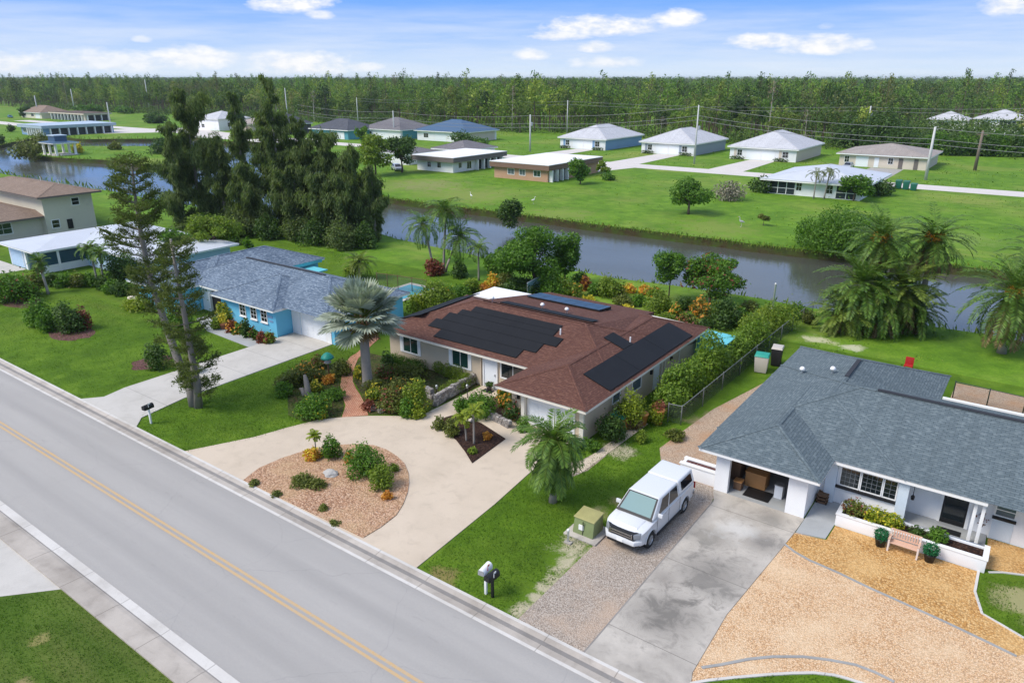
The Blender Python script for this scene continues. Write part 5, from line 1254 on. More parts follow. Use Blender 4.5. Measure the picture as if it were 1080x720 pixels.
# ---------------------------------------------------------------- street furniture
def utility_box():
    x,y=-14.25,25.65;h=empty('utility_box',(x,y,0),'weathered green electrical transformer cabinet on a concrete pad beside the pickup','utility box')
    m=MB();m.box(x-.85,y-.8,0,x+.85,y+.75,.09);m.build('pad',M['conc_grey'],h,bevel=.02)
    m=MB();c=[(x-.54,y-.5,.09),(x+.54,y-.5,.09),(x+.54,y+.5,.09),(x-.54,y+.5,.09),(x-.52,y-.36,.86),(x+.52,y-.36,.86),(x+.52,y+.48,.95),(x-.52,y+.48,.95)];m.hexa(c);m.build('cabinet',M['util_green'],h,bevel=.03)
    m=MB();m.hexa([(x-.56,y-.42,.865),(x+.56,y-.42,.865),(x+.56,y+.52,.955),(x-.56,y+.52,.955),(x-.54,y-.40,.91),(x+.54,y-.40,.91),(x+.54,y+.50,1.0),(x-.54,y+.50,1.0)]);m.build('lid',M['util_lid'],h,bevel=.015)
    m=MB();m.box(x-.22,y-.50,.35,x+.02,y-.44,.6);m.build('warning_plate',M['trim'],h)
    m=MB();m.box(x-.01,y-.505,.12,x+.01,y-.44,.8);m.build('door_seam',M['black'],h)
M['util_lid']=plain('yellow_green_paint',(.36,.33,.13),.6,.2,3.)  # lid is yellower and lighter than the cabinet
utility_box()
def post_thing():
    x,y=P(599,572);h=empty('marker_post',(x,y,0),'short pale pipe stub standing in the sandy patch by the transformer','post')
    m=MB();m.lathe([(.05,0),(.05,.62),(.065,.63),(.065,.72),(.03,.74)],x,y,10);m.build('pipe',M['trim'],h,smooth=True)
    m=MB();m.box(x-.16,y-.14,0,x+.2,y+.1,.08);m.build('base',M['conc_grey'],h,bevel=.02)
post_thing()
def mailbox(px,py,mat,label,hgt,rz,pmat):
    x,y=P(px,py);h=empty('mailbox',(0,0,0),label,'mailbox')
    m=MB();m.box(-.05,-.05,0,.05,.05,hgt);m.build('post',M[pmat],h,bevel=.008)
    m=MB();n=10;prof=[(-.15,0),(.15,0)]+[(.15*math.cos(a),.14+.15*math.sin(a)) for a in [math.pi*k/n for k in range(n+1)]]
    ids=[m.verts([(px_,yy,hgt+pz) for px_,pz in prof]) for yy in (-.34,.30)];k=len(prof)
    for j in range(k):m.face((ids[0]+j,ids[0]+(j+1)%k,ids[1]+(j+1)%k,ids[1]+j))
    m.face([ids[0]+j for j in range(k)][::-1]);m.face([ids[1]+j for j in range(k)]);b=m.build('box',M[mat],h)
    m=MB();m.box(-.13,-.36,hgt+.02,.13,-.342,hgt+.24);m.box(-.02,-.375,hgt+.2,.02,-.36,hgt+.23);m.build('door',M['metal'] if mat!='black' else M['black'],b)
    m=MB();m.box(.155,-.1,hgt+.14,.17,-.07,hgt+.40);m.box(.155,-.1,hgt+.32,.17,.04,hgt+.40);m.build('flag',M['red'] if mat=='trim' else M['trim'],b)
    h.location=(x,y,0);h.rotation_euler=(0,0,rz)
mailbox(512.5,626,'trim','white mailbox on a pale post beside a black mailbox at the kerb',1.12,R(6),'trim')
mailbox(519.5,629.5,'black','black mailbox on a dark post next to the white mailbox',.95,R(-4),'black')
mailbox(159.5,446.5,'black','lone black mailbox on a white post by the blue house driveway',1.02,R(8),'trim')
def bench():
    h=empty('bench',(0,0,0),'peach painted slatted garden bench between two topiary pots','bench')
    L=1.25;s=MB()
    for k in range(4):s.box(-L/2,-.40+k*.105,.42,L/2,-.40+k*.105+.085,.45)
    s.build('seat',M['bench_wood'],h)
    b=MB();b.box(-L/2,.03,.86,L/2,.07,.94);b.box(-L/2,.03,.5,L/2,.07,.55)
    for k in range(12):x=-L/2+.05+k*(L-.1)/11;b.box(x-.03,.035,.55,x+.03,.062,.86)
    b.build('backrest',M['bench_wood'],h)
    for s_ in (-1,1):
        x=s_*(L/2-.04)
        m=MB();m.box(x-.035,-.42,0,x+.035,-.35,.62);m.build('leg',M['bench_leg'],h)
        m=MB();m.box(x-.035,.0,0,x+.035,.07,.92);m.build('leg',M['bench_leg'],h)
        m=MB();m.box(x-.045,-.44,.62,x+.045,.06,.66);m.build('armrest',M['bench_wood'],h)
    h.location=(-2.05,32.72,.018)
M['bench_leg']=plain('pale_painted_wood',(.72,.62,.55),.7,.08,4.)
bench()
def topiary(x,y,label):
    h=empty('potted_topiary',(x,y,.018),label,'potted plant')
    m=MB();m.lathe([(.17,0),(.25,.36),(.27,.38),(.27,.42),(.22,.42),(.2,.36)],x,y,16,0,.018);m.build('pot',M['black'],h,smooth=True)
    m=MB();m.quads(leaf_cloud([(x,y,.62,.29,.29,.27)],900,.07,.05,.6,.85));m.build('foliage',LM['topiary'],h)
    m=MB();m.lathe([(.03,.3),(.03,.5)],x,y,6,0,.018);m.build('stem',M['bark_brown'],h)
topiary(-2.98,32.52,'round green topiary ball in a black pot left of the peach bench')
topiary(-1.0,32.55,'round green topiary ball in a black pot right of the peach bench')
# low block wall between truck and garage, sandy soil behind
def low_wall():
    h=empty('low_wall',(-12,33,0),'low white block planter wall between the pickup and open garage','wall')
    m=MB();m.box(-12.9,32.95,0,-10.93,33.13,.78);m.box(-12.9,33.13,0,-12.74,33.75,.78);m.box(-12.74,33.57,0,-10.93,33.75,.78);m.build('wall',M['white_wall'],h,bevel=.015)
    m=MB();m.box(-12.74,33.13,.3,-10.93,33.57,.74);m.build('soil',M['mulch_mauve'],h)
    m=MB();m.box(-12.95,32.9,.782,-10.93,33.17,.84);m.box(-12.95,33.53,.782,-10.93,33.8,.84);m.build('coping',M['trim'],h)
low_wall()
# garage contents
def thing_box(name,label,cat,x0,y0,z0,x1,y1,z1,mat,extra=None,parts=None):
    h=empty(name,((x0+x1)/2,(y0+y1)/2,z0),label,cat)
    m=MB();m.box(x0,y0,z0,x1,y1,z1);m.build('body',M[mat],h,bevel=.02)
    m=MB();m.box(x0-.02,y0-.02,z1+.002,x1+.02,y1+.02,z1+.05);m.build('lid',M[extra or mat],h)
    return h
thing_box('wooden_chest','orange brown wooden chest just inside the open garage','chest',-9.75,34.0,.055,-8.7,34.8,.85,'wood_orange')
thing_box('storage_bin','white plastic storage bin near the middle of the open garage','storage bin',-8.15,33.7,.055,-7.75,34.1,.75,'door_white','metal')
thing_box('plastic_tub','small white tub by the right pier of the open garage','tub',-7.05,33.2,.055,-6.75,33.5,.5,'door_white')
thing_box('tool_chest','dark tool chest against the back right of the garage','tool chest',-7.9,35.6,.055,-6.9,36.3,1.2,'grey_trim','black')
thing_box('cardboard_box','tall dark box against the left wall of the open garage','box',-10.6,34.2,.055,-10.1,35.2,1.3,'brown_wood','grey_trim')
thing_box('cardboard_box','brown box on the floor left of the dark mat','box',-10.1,33.3,.055,-9.7,33.7,.5,'brown_wood','wood_orange')
thing_box('paint_bucket','small blue bucket in front of the tool chest','bucket',-7.5,34.6,.055,-7.15,34.95,.45,'mid_blue_wall','black')
thing_box('shelf_crate','dark crate stack deep in the open garage','crate',-9.6,36.6,.055,-8.5,37.6,1.4,'brown_wood','black')
def mat_thing(name,label,cat,x0,y0,x1,y1,z,mat):
    m=MB();m.box(x0,y0,z,x1,y1,z+.02);o=m.build(name,M[mat]);tag(o,label,cat)
mat_thing('door_mat','black oval doormat before the dark front door of the grey-roofed house','doormat',-1.1,35.3,-.1,35.75,.062,'black')
mat_thing('floor_mat','dark rubber mat on the floor of the open garage','mat',-9.5,33.0,-8.2,34.0,.058,'black')
mat_thing('door_mat','small dark doormat at the white door of the tan house','doormat',-28.4,35.5,-27.6,36.0,.042,'black')
def entry_table():
    h=empty('wooden_crate',(-5.95,34.6,0.05),'small brown wooden crate standing at the entry beside the garage','crate')
    m=MB();x,y=-6.05,34.75;m.box(x-.25,y-.25,.06,x+.25,y+.25,.16);m.box(x-.25,y-.25,.26,x+.25,y+.25,.34);m.box(x-.25,y-.25,.44,x+.25,y+.25,.5);m.build('slats',M['brown_wood'],h)
    m=MB()
    for sx in (-.22,.22):
        for sy in (-.22,.22):m.box(x+sx-.03,y+sy-.03,.05,x+sx+.03,y+sy+.03,.55)
    m.build('corner_post',M['brown_wood'],h)
entry_table()
# bins beside the fence
def wheelie(name,label,x,y,w,d,h_,bm,lm,rz=0,group=None):
    h=empty(name,(0,0,0),label,'rubbish bin',group)
    m=MB();m.hexa([(-w*.42,-d*.42,.06),(w*.42,-d*.42,.06),(w*.42,d*.42,.06),(-w*.42,d*.42,.06),(-w/2,-d/2,h_),(w/2,-d/2,h_),(w/2,d/2,h_),(-w/2,d/2,h_)]);m.build('body',M[bm],h,bevel=.02)
    m=MB();m.hexa([(-w*.54,-d*.54,h_+.003),(w*.54,-d*.54,h_+.003),(w*.54,d*.56,h_+.003),(-w*.54,d*.56,h_+.003),(-w*.46,-d*.44,h_+.14),(w*.46,-d*.44,h_+.14),(w*.5,d*.52,h_+.16),(-w*.5,d*.52,h_+.16)]);m.build('lid',M[lm],h,bevel=.02)
    for s in (-1,1):
        m=MB();m.tube([(s*w*.40-.03,d*.45,.12),(s*w*.40+.03,d*.45,.12)],.12,12);m.build('wheel',M['black'],h)
    m=MB();m.tube([(-w*.4,d*.58,h_-.03),(w*.4,d*.58,h_-.03)],.02,6);m.build('handle',M['black'],h)
    h.location=(x,y,0);h.rotation_euler=(0,0,rz);return h
x,y=P(802,392);wheelie('storage_bin','beige bin with teal green lid between chain link fence and grey roof',x,y,.95,.8,1.25,'beige_plastic','green_plastic',R(10))
x,y=P(818,385);wheelie('rubbish_bin','tall dark bin with pale lid behind the beige green-lidded bin',x,y,.75,.8,1.35,'black','beige_plastic',R(8))
for k,(px,py,l) in enumerate(((947,199,'dark green kerbside bin, leftmost of three on the far street'),(955,200,'dark green kerbside bin between two others on the far street'),(963,201,'dark green kerbside bin, rightmost of three on the far street'))):
    x,y=P(px,py);wheelie('rubbish_bin',l,x,y,1.1,1.1,1.5 if k<2 else 1.2,'bin_green','bin_green',0,'green bins by the far street')
# chain link fence
def fence(label,pts,h_,mesh,mat='metal',step=2.6,name='chain_link_fence',top=True):
    p0=pts[0];h=empty(name,(p0[0],p0[1],0),label,'fence')
    f=MB();t=MB()
    for a,b in zip(pts[:-1],pts[1:]):
        f.poly([(a[0],a[1],.05),(b[0],b[1],.05),(b[0],b[1],h_-.03),(a[0],a[1],h_-.03)])
        t.tube([(a[0],a[1],h_),(b[0],b[1],h_)],.025,6)
    f.build('mesh_panel',M[mesh],h);t.build('top_rail',M[mat],h)
    for a,b in zip(pts[:-1],pts[1:]):
        a,b=Vector(a),Vector(b);n=max(1,round((b-a).length/step))
        for k in range(n+(1 if b==Vector(pts[-1]) else 0)):
            q=a+(b-a)*k/n;m=MB();m.lathe([(.035,0),(.035,h_+.05),(.01,h_+.09)],q.x,q.y,8);m.build('post',M[mat],h,smooth=True)
    return h
A_=P(704,445);fence('chain link fence along the yellow green hedge by the sandy strip',[A_,(-15.35,38.7),(-15.2,52),(-14.95,66.5)],1.25,'chain','fence_metal',3.0)
fence('thin black wire fence beyond the patio behind the grey roof',[(-2.4,53.0),(1.5,52.7),(6,52.5),(12,52.3)],1.2,'chain_light','iron',2.2)
fence('dark slatted garden fence beside the small pool behind the blue house',[P(398,303),P(420,306),P(450,311)],1.5,'chain','brown_wood',1.6,'garden_fence')
def garden_wall():
    m=MB();m.box(-2.5,52.9,0,14,56.0,.05);o=m.build('patio',M['sand_strip']);tag(o,kind='structure')
garden_wall()
def thing1(name,label,cat,mb,mat,**k):
    return tag(mb.build(name,M[mat] if isinstance(mat,str) else mat,**k),label,cat)
x,y=P(957,391);h=empty('garden_chair',(x,y,0),'red plastic garden chair on the grass behind the grey roof','chair')
m=MB();m.box(x-.28,y-.25,.40,x+.28,y+.25,.45);m.build('seat',M['red'],h);m=MB();m.box(x-.28,y+.2,.45,x+.28,y+.26,1.0);m.build('backrest',M['red'],h,bevel=.02)
for sx in (-.25,.25):
    for sy in (-.22,.22):
        m=MB();m.box(x+sx-.03,y+sy-.03,0,x+sx+.03,y+sy+.03,.4);m.build('leg',M['red'],h)
# turquoise lean-to at the back corner
h=empty('garden_shed',(-17.2,49.3,0),'turquoise painted lean-to shed at the back corner of the tan house','shed')
m=MB();m.hexa([(-18.7,48.9,0),(-16.6,48.9,0),(-16.6,50.6,0),(-18.7,50.6,0),(-18.7,48.9,2.1),(-16.6,48.9,2.0),(-16.6,50.6,2.0),(-18.7,50.6,2.1)]);m.build('wall',M['turq'],h,bevel=.02)
m=MB();m.hexa([(-18.9,48.7,2.12),(-16.4,48.7,2.02),(-16.4,50.8,2.02),(-18.9,50.8,2.12),(-18.9,48.7,2.18),(-16.4,48.7,2.08),(-16.4,50.8,2.08),(-18.9,50.8,2.18)]);m.build('roof',M['turq'],h)
m=MB();m.box(-18.3,48.87,.05,-17.8,48.9,1.2);m.build('door',M['dark'],h)  # flat dark panel drawn for a gap in the shed front
# pool behind the blue house
h=empty('swimming_pool',(-47,50,0),'small teal pool with white coping behind the fence between the houses','pool')
x0,y0=P(412,307);x1,y1=P(446,309)
m=MB();m.box(x0-.5,y0-3.0,0,x1+.5,y0+3.4,.06);m.build('coping',M['conc_white'],h)
m=MB();m.box(x0,y0-2.4,.061,x1,y0+2.8,.08);m.build('pool_water',M['pool'],h)
# glass screen next to the patio roof
h=empty('glass_screen',(-30.6,51.5,0),'pale teal glass wind screen beside the white patio roof','screen')
a=P(556,312);b=P(579,305)
m=MB();m.poly([(a[0],a[1],.1),(b[0],b[1],.1),(b[0],b[1],1.9),(a[0],a[1],1.3)]);m.build('pane',M['glass_grey_teal'] if 'glass_grey_teal' in M else NT('teal_glass').done((.30,.48,.50),.1,spec=.8),h)
m=MB();m.tube([(a[0],a[1],0),(a[0],a[1],1.3),(b[0],b[1],1.9),(b[0],b[1],0)],.04,6);m.build('screen_frame',M['trim'],h)
# poles
def pole(label,px,py,ptop,mat,rad=.17,arm=False,xy=None,group='utility poles beyond the canal',tx=0):
    x,y=xy or P(px,py);z=top_at(x,y,ptop);h=empty('utility_pole',(x,y,0),label,'utility pole',group)
    m=MB();m.lathe([(rad*1.25,0),(rad*.8,z),(.02,z+.05)],x,y,8);m.build('post',M[mat],h,smooth=True)
    if arm:m=MB();m.box(x-1.1,y-.08,z-.9,x+1.1,y+.08,z-.74);m.build('crossarm',M['pole_wood'],h)
    if tx:m=MB();m.lathe([(.05,-.5),(.33,-.45),(.33,.4),(.1,.5)],x+.5,y,10,0,z*tx);m.build('transformer',M['metal'],h)
    return (x,y,z)
pl=[]
pl.append(pole('leaning pale pole right of the taupe roofed house',976,190,134,'pole_conc',.26))
pl.append(pole('pale pole with a grey transformer before the middle duplex',732,173,111,'pole_conc',.2,tx=.62))
pl.append(pole('pale pole with a small box in the field left of the salmon house',559,160,121,'pole_conc',.22,tx=.75))
pl.append(pole('thin pale pole before the blue metal roof',416,147,117,'pole_conc',.2))
back=[pole('tall thin pole behind the salmon house at the forest edge',598,141,106,'pole_conc',.2),pole('thin pole in front of the forest left of the field',480,132,103,'pole_conc',.18),
 pole('thin pole rising behind the brown grey roof',378,133,103,'pole_conc',.18),pole('tall leaning pole with a lamp box behind the taupe roof',912,154,112,'pole_conc',.22,tx=.8)]
back.append(pole('dark rough timber pole with crossarm right of the taupe roofed house',1028,180,138,'pole_wood',.3,True))
back.append(pole('faint thin pole behind the right field near the white forest house',1055,162,140,'pole_conc',.15))
lf=[pole('thin pole left of the long flat blue house',41,124,101,'pole_conc',.3),pole('thin pole behind the long pavilion at far left',79,118,94,'pole_conc',.3),pole('thin pole right of the long flat blue house',117,133,108,'pole_conc',.24),
 pole('tall thin pole at the left forest edge',158,118,84,'pole_conc',.28),pole('thin pole left of the tall white house',197,125,107,'pole_conc',.25),pole('short thin pole just beside the tall white house',215,122,106,'pole_conc',.2),pole('slim pole before the dark grove top',305,140,93,'pole_conc',.18)]
wm=MB()
def wire(a,b,dz,sag=.9):
    n=8;wm.tube([(a[0]+(b[0]-a[0])*k/n,a[1]+(b[1]-a[1])*k/n,(a[2]-dz)+(b[2]-a[2])*k/n-sag*4*(k/n)*(1-k/n)) for k in range(n+1)],.045,4,cap=False)
order=[(30,173.5,10.5)]+pl+[(-240,190,10.5)]
for a,b in zip(order[:-1],order[1:]):
    for dz in (.3,2.4,3.4):wire(a,b,dz)
tag(wm.build('power_lines',M['wire']),'power lines strung along the far street past the duplexes','cables');wm=MB()
o2=[(10,243,14)]+[back[3],back[0],back[1],back[2]]
for a,b in zip(o2[:-1],o2[1:]):
    for dz in (.3,1.4):wire(a,b,dz)
tag(wm.build('power_lines',M['wire']),'power lines strung between the thin poles at the forest edge','cables')
# driftwood stump, feeder, boulders, lantern posts
x,y=P(324,416);h=empty('tree_stump',(x,y,0),'grey weathered driftwood stump in the bed left of the brick path','stump')
m=MB();m.tube([(x+.25,y-.1,0),(x+.1,y,.5),(x-.12,y+.1,1.1),(x-.25,y+.12,1.35)],[.26,.2,.15,.08],8);m.tube([(x,y-.2,0),(x-.35,y-.1,.35),(x-.75,y,.22)],[.2,.14,.07],7);m.tube([(x+.1,y,.1),(x+.5,y-.3,.15)],[.16,.08],7);m.build('trunk',M['bark_grey'],h,smooth=True)
x,y=P(347,396);h=empty('bird_house',(x,y,0),'teal roofed bird feeder over orange flowers beside the brick path','bird feeder')
m=MB();m.lathe([(.05,0),(.05,1.0)],x,y,8);m.build('post',M['brown_wood'],h);m=MB();m.lathe([(.25,1.0),(.25,1.06),(.2,1.07),(.2,1.32),(.25,1.33)],x,y,8);m.build('tray',M['stone'],h)
m=MB();m.lathe([(.48,1.34),(.44,1.45),(.25,1.66),(.04,1.78)],x,y,12);m.build('roof',M['green_plastic'],h,smooth=True)
def rock(px,py,r,label,mat='stone',zs=.8):
    x,y=P(px,py);g=np.random.default_rng(int(px));bm=bmesh.new();bmesh.ops.create_icosphere(bm,subdivisions=3,radius=1)
    for v in bm.verts:
        n=mnoise.noise(v.co*1.5+Vector((px,py,0)))*.35+mnoise.noise(v.co*4+Vector((px,0,py)))*.1;v.co*=1+n
        v.co=Vector((v.co.x*r,v.co.y*r*.85,max(v.co.z*r*zs,-.1*r)+r*.25))
    me=bpy.data.meshes.new('boulder');bm.to_mesh(me);bm.free();me.materials.append(M[mat]);o=bpy.data.objects.new('boulder',me);COL.objects.link(o);o.location=(x,y,0);tag(o,label,'boulder')
rock(495,444,.42,'rounded pinkish white boulder in the dark mulch bed','beige_wall')
rock(349,501,.42,'flat grey boulder in the middle of the gravel island','stone',.4)
rock(393,432,.38,'grey boulder at the garden corner right of the brick path','bark_grey',.7)
rock(402,434,.3,'small dark boulder next to the garden corner boulder','bark_grey',.6)
rock(140,316,.5,'long pale rock in the flower bed left of the blue porch','beige_wall',.5)
rock(150,320,.45,'second pale rock right of the long rock by the blue porch','beige_wall',.6)
# low rough stone walls at the entrance
def stone_wall(label,pts,h_,w=.35):
    p=pts[0];h=empty('stone_wall',(p[0],p[1],0),label,'wall')
    m=MB();n=len(pts)
    for i in range(n-1):
        a,b=Vector(pts[i]),Vector(pts[i+1]);d=(b-a);L=d.length;k=max(2,int(L/.28));d.normalize();nr=Vector((-d.y,d.x))
        for j in range(k):
            for row in range(2):
                q=a+d*(L*(j+.5+.3*row-.15)/k);hh=h_/2;jx=.02*mnoise.noise(Vector((q.x*3,q.y*3,row)))
                w_=w*(.92+.25*mnoise.noise(Vector((q.x*2,q.y*2,3))));s=L/k*.49
                c=[q-d*s-nr*w_/2,q+d*s-nr*w_/2,q+d*s+nr*w_/2,q-d*s+nr*w_/2];z0=row*hh+.002*row;z1=z0+hh*(.97+.2*mnoise.noise(Vector((q.x*4,q.y*4,row+9))))
                m.hexa([(v.x,v.y,z0) for v in c]+[(q.x+(v.x-q.x)*.88,q.y+(v.y-q.y)*.88,z1) for v in c])
    m.build('stones',M['stone_wall'],h,bevel=.03)
stone_wall('rough stone retaining wall left of the walkway to the white door',[P(459,428.5),P(470,421),P(484,413),P(500,404)],.75)
stone_wall('end of rough stone wall facing the garden bed',[P(457,421),P(450,417)],.7)
stone_wall('low pale stone wall under the shrubs between walkway and garage',[P(511,438),P(524,444.5),P(538,452)],.5)
def lantern(px,py,label):
    x,y=P(px,py);h=empty('path_light',(x,y,0),label,'lamp');m=MB();m.lathe([(.03,0),(.03,.75)],x,y,8);m.build('post',M['black'],h);m=MB();m.lathe([(.05,.75),(.07,.8),(.06,.92),(.09,.94),(.02,1.02)],x,y,10);m.build('lamp_head',M['metal'],h)
lantern(461,420.5,'small lantern on the stone wall end by the walkway');lantern(493,420,'small dark lantern beside the walkway to the white door')
# gazebo on the peninsula
x,y=P(64,163);h=empty('gazebo',(x,y,0),'white columned boathouse shelter with dark blue roof on the lake peninsula','gazebo')
m=MB()
for sx in (-3.6,0,3.6):
    for sy in (-2.5,2.5):
        m=MB();m.box(x+sx-.25,y+sy-.25,0,x+sx+.25,y+sy+.25,3.1);m.build('column',M['trim'],h)
m=MB();m.box(x-4.6,y-3.4,3.1,x+4.6,y+3.4,3.4);m.build('fascia',M['trim'],h);m=MB();hip(m,x-4.7,x+4.7,y-3.5,y+3.5,3.41,.12);m.box(x-1.9,y-1.6,3.5,x+1.9,y+1.6,5.0);m.build('roof',M['metal_blue'],h)
m=MB();m.box(x-2.1,y-1.8,5.0,x+2.1,y+1.8,5.25);m.build('cupola_roof',M['flat_blue'],h);m=MB();m.box(x-4.2,y-3.1,0,x+4.2,y+3.1,.12);m.build('floor',M['conc_far'],h)
# white post by the canal
x,y=P(815,325);h=empty('marker_post',(x,y,0),'single white post standing at the near canal bank','post')
m=MB();m.lathe([(.09,0),(.09,2.3),(.11,2.32),(.02,2.42)],x,y,8);m.build('post',M['trim'],h,smooth=True);m=MB();m.box(x-.16,y-.16,0,x+.16,y+.16,.12);m.build('base',M['stone'],h)
# birds
M['bird']=plain('white_feathers',(.75,.74,.72),.8,.08,8.);M['bird_grey']=plain('grey_feathers',(.42,.42,.43),.8,.2,8.);M['beak']=plain('beak',(.5,.25,.04),.5,.1,6.)
def bird(px,py,s,mat,label,rz):
    h=empty('bird',(0,0,0),label,'bird')
    bm=bmesh.new();sk=bm.verts.layers.skin.verify()
    P_=[((-.34,0,.50),.02),((-.18,0,.54),.07),((0,0,.58),.12),((.12,0,.62),.10),((.20,0,.74),.045),((.17,0,.90),.032),((.22,0,1.02),.030),((.28,0,1.05),.045),((.35,0,1.04),.02)]
    vs=[bm.verts.new(Vector(p)*s) for p,_ in P_]
    for v,(p,r) in zip(vs,P_):v[sk].radius=(r*s,r*s)
    for a,b in zip(vs[:-1],vs[1:]):bm.edges.new((a,b))
    vs[2][sk].use_root=True
    me=bpy.data.meshes.new('body');bm.to_mesh(me);bm.free();me.materials.append(M[mat]);o=bpy.data.objects.new('body',me);COL.objects.link(o);o.parent=h
    o.modifiers.new('skin','SKIN');sb=o.modifiers.new('sub','SUBSURF');sb.levels=1;sb.render_levels=1
    m=MB();m.tube([(.35*s,0,1.04*s),(.52*s,0,1.0*s)],[.018*s,.004*s],5);m.build('beak',M['beak'],h)
    for y_ in (-.05,.05):
        m=MB();m.tube([(0,y_*s,.5*s),(-.04*s,y_*s,.26*s),(.0,y_*s,0)],.014*s,5);m.tube([(0,y_*s,.01*s),(.1*s,y_*s,.005*s)],.012*s,4);m.build('leg',M['bird_grey'],h)
    x,y=P(px,py);h.location=(x,y,0);h.rotation_euler=(0,0,rz)
bird(497,210,1.15,'bird','white egret on the far bank lawn left of the dark shrub',R(160));bird(562.5,215,1.15,'bird','white egret on the far bank lawn before the salmon house',R(30));bird(781.5,239.5,1.4,'bird_grey','grey heron standing alone on the far bank by the sapling',R(200));bird(345,241,1.1,'bird','white wading bird at the foot of the dark grove',R(120))
# pots, feeders and small garden ornaments
def pot(px,py,r,h_,mat,label,leaf=None,ph=.5):
    x,y=P(px,py);h=empty('flower_pot',(x,y,0),label,'flower pot')
    m=MB();m.lathe([(r*.7,0),(r,h_*.9),(r*1.12,h_*.92),(r*1.12,h_),(r*.9,h_)],x,y,14);m.build('pot',M[mat],h,smooth=True)
    if leaf:m=MB();m.quads(leaf_cloud([(x,y,h_+ph*.5,r*1.4,r*1.4,ph*.55)],260,.14,.07,.6,.3));m.build('foliage',LM[leaf],h)
pot(236,347,.3,.5,'terracotta','terracotta pot with yellow flowers at the blue house porch','yellow',.9)
pot(230,344,.24,.4,'beige_wall','small pale pot left of the terracotta pot at the blue porch','bright',.4)
pot(677,448,.35,.8,'orange_pot','orange and yellow jar at the end of the side walk')
pot(694,447,.34,1.0,'orange_pot','tall brown and orange urn beside the chain link corner','red',.5)
pot(516,412,.2,.35,'grey_trim','small dark pot right of the doormat at the white door','deep',.3)
pot(1033,560,.24,.55,'brown_wood','dark red potted plant beside the porch posts','red',.6)
thing_box('green_tarp_box','green covered cart among shrubs along the tan house side wall','cart',-18.6,35.6,0,-17.7,36.6,.9,'orange_pot','green_plastic')
# ---------------------------------------------------------------- hero trees
def norfolk():
    x,y=P(206,428);h=empty('norfolk_pine',(x,y,0),'tall two trunked Norfolk pine leaning left beside the blue house driveway','tree')
    g=np.random.default_rng(5)
    def pt(px,py,dy=0.):
        # point at the trunk's own distance showing at this pixel
        Y=y+dy;d=ray(px,py);t=Y/d[1];return Vector((d[0]*t,Y,CAMZ+d[2]*t))
    A=[(205,428),(201,410),(188,380),(173,337),(160,300),(149,250),(143,210),(139,172)]
    B=[(209,428),(208,405),(203,380),(195,335),(188,298),(180,252)]
    def trunk(L,r0,r1,name,dy):
        pts=[pt(px,py,dy*k/len(L)) for k,(px,py) in enumerate(L)];pts[0].z=-.05
        rr=[r0+(r1-r0)*k/(len(pts)-1) for k in range(len(pts))]
        m=MB();m.tube(pts,rr,12);m.build(name,M['bark_grey'],h,smooth=True);return pts
    ta=trunk(A,.34,.05,'trunk',.6);tb=trunk(B,.27,.07,'trunk',-.3)
    lf=MB();br=MB()
    def along(pts,u):
        L=[0]
        for a,b in zip(pts[:-1],pts[1:]):L.append(L[-1]+(b-a).length)
        s=u*L[-1]
        for k in range(len(pts)-1):
            if s<=L[k+1]+1e-9:return pts[k]+(pts[k+1]-pts[k])*((s-L[k])/(L[k+1]-L[k]))
        return pts[-1]
    def branch(p,az,L,rise):
        pts=[];d=Vector((math.cos(az),math.sin(az),rise));q=p.copy()
        for k in range(7):
            pts.append(q.copy());q=q+d.normalized()*L/6;d.z+=.10
        br.tube(pts,[.045,.04,.034,.028,.022,.016,.008],4)
        # rope-like twigs clothed in short needles, turned up at the tips
        n=int(9*L)+5
        for j in range(n):
            u=.22+.78*(j+.5)/n;k=min(5,int(u*6));b=pts[k]+(pts[k+1]-pts[k])*(u*6-k)
            s=1 if j%2 else -1
            tl=(.30+.50*math.sin(math.pi*min(1,u*.9+.1)))*(.8+.5*g.random())
            ta_=az+s*(.7+.5*g.random());td=np.array([math.cos(ta_),math.sin(ta_),.25+.35*g.random()]);td/=np.linalg.norm(td)
            m=16;w=g.random((m,1));c=np.array(b)+td*w*tl+g.normal(size=(m,3))*.035
            tt=nrm(td+g.normal(size=(m,3))*.55);lf.quads(rhombi(c,tt,nrm(g.normal(size=(m,3))),.19,.05))
        # dense tuft at the end
        m=90;c=np.array(pts[-1])+g.normal(size=(m,3))*np.array([.20,.20,.17]);lf.quads(rhombi(c,nrm(g.normal(size=(m,3))),nrm(g.normal(size=(m,3))),.2,.055))
    N=17
    for k in range(N):
        u=.42+.57*k/(N-1);p=along(ta,u);L=(.75+1.4*math.sin(math.pi*min(1,(u-.36)/.66))**.8)
        for j in range(4):branch(p,k*1.1+j*2*math.pi/5+g.normal()*.35,L*(.5+.65*g.random()),.12+.25*g.random())
    for k in range(19):
        u=.10+.86*k/18;p=along(tb,u);L=.7+1.2*g.random()
        for j in range(3):branch(p,k*1.3+j*math.pi/2+g.normal()*.3,L*(.6+.6*g.random()),.05)
    for k in range(8):
        p=along(ta,.1+.3*k/7)
        branch(p,g.random()*6.28,.5+.5*g.random(),.1)
    lf.build('needles',LM['norfolk'],h);br.build('branches',M['bark_grey'],h)
norfolk()
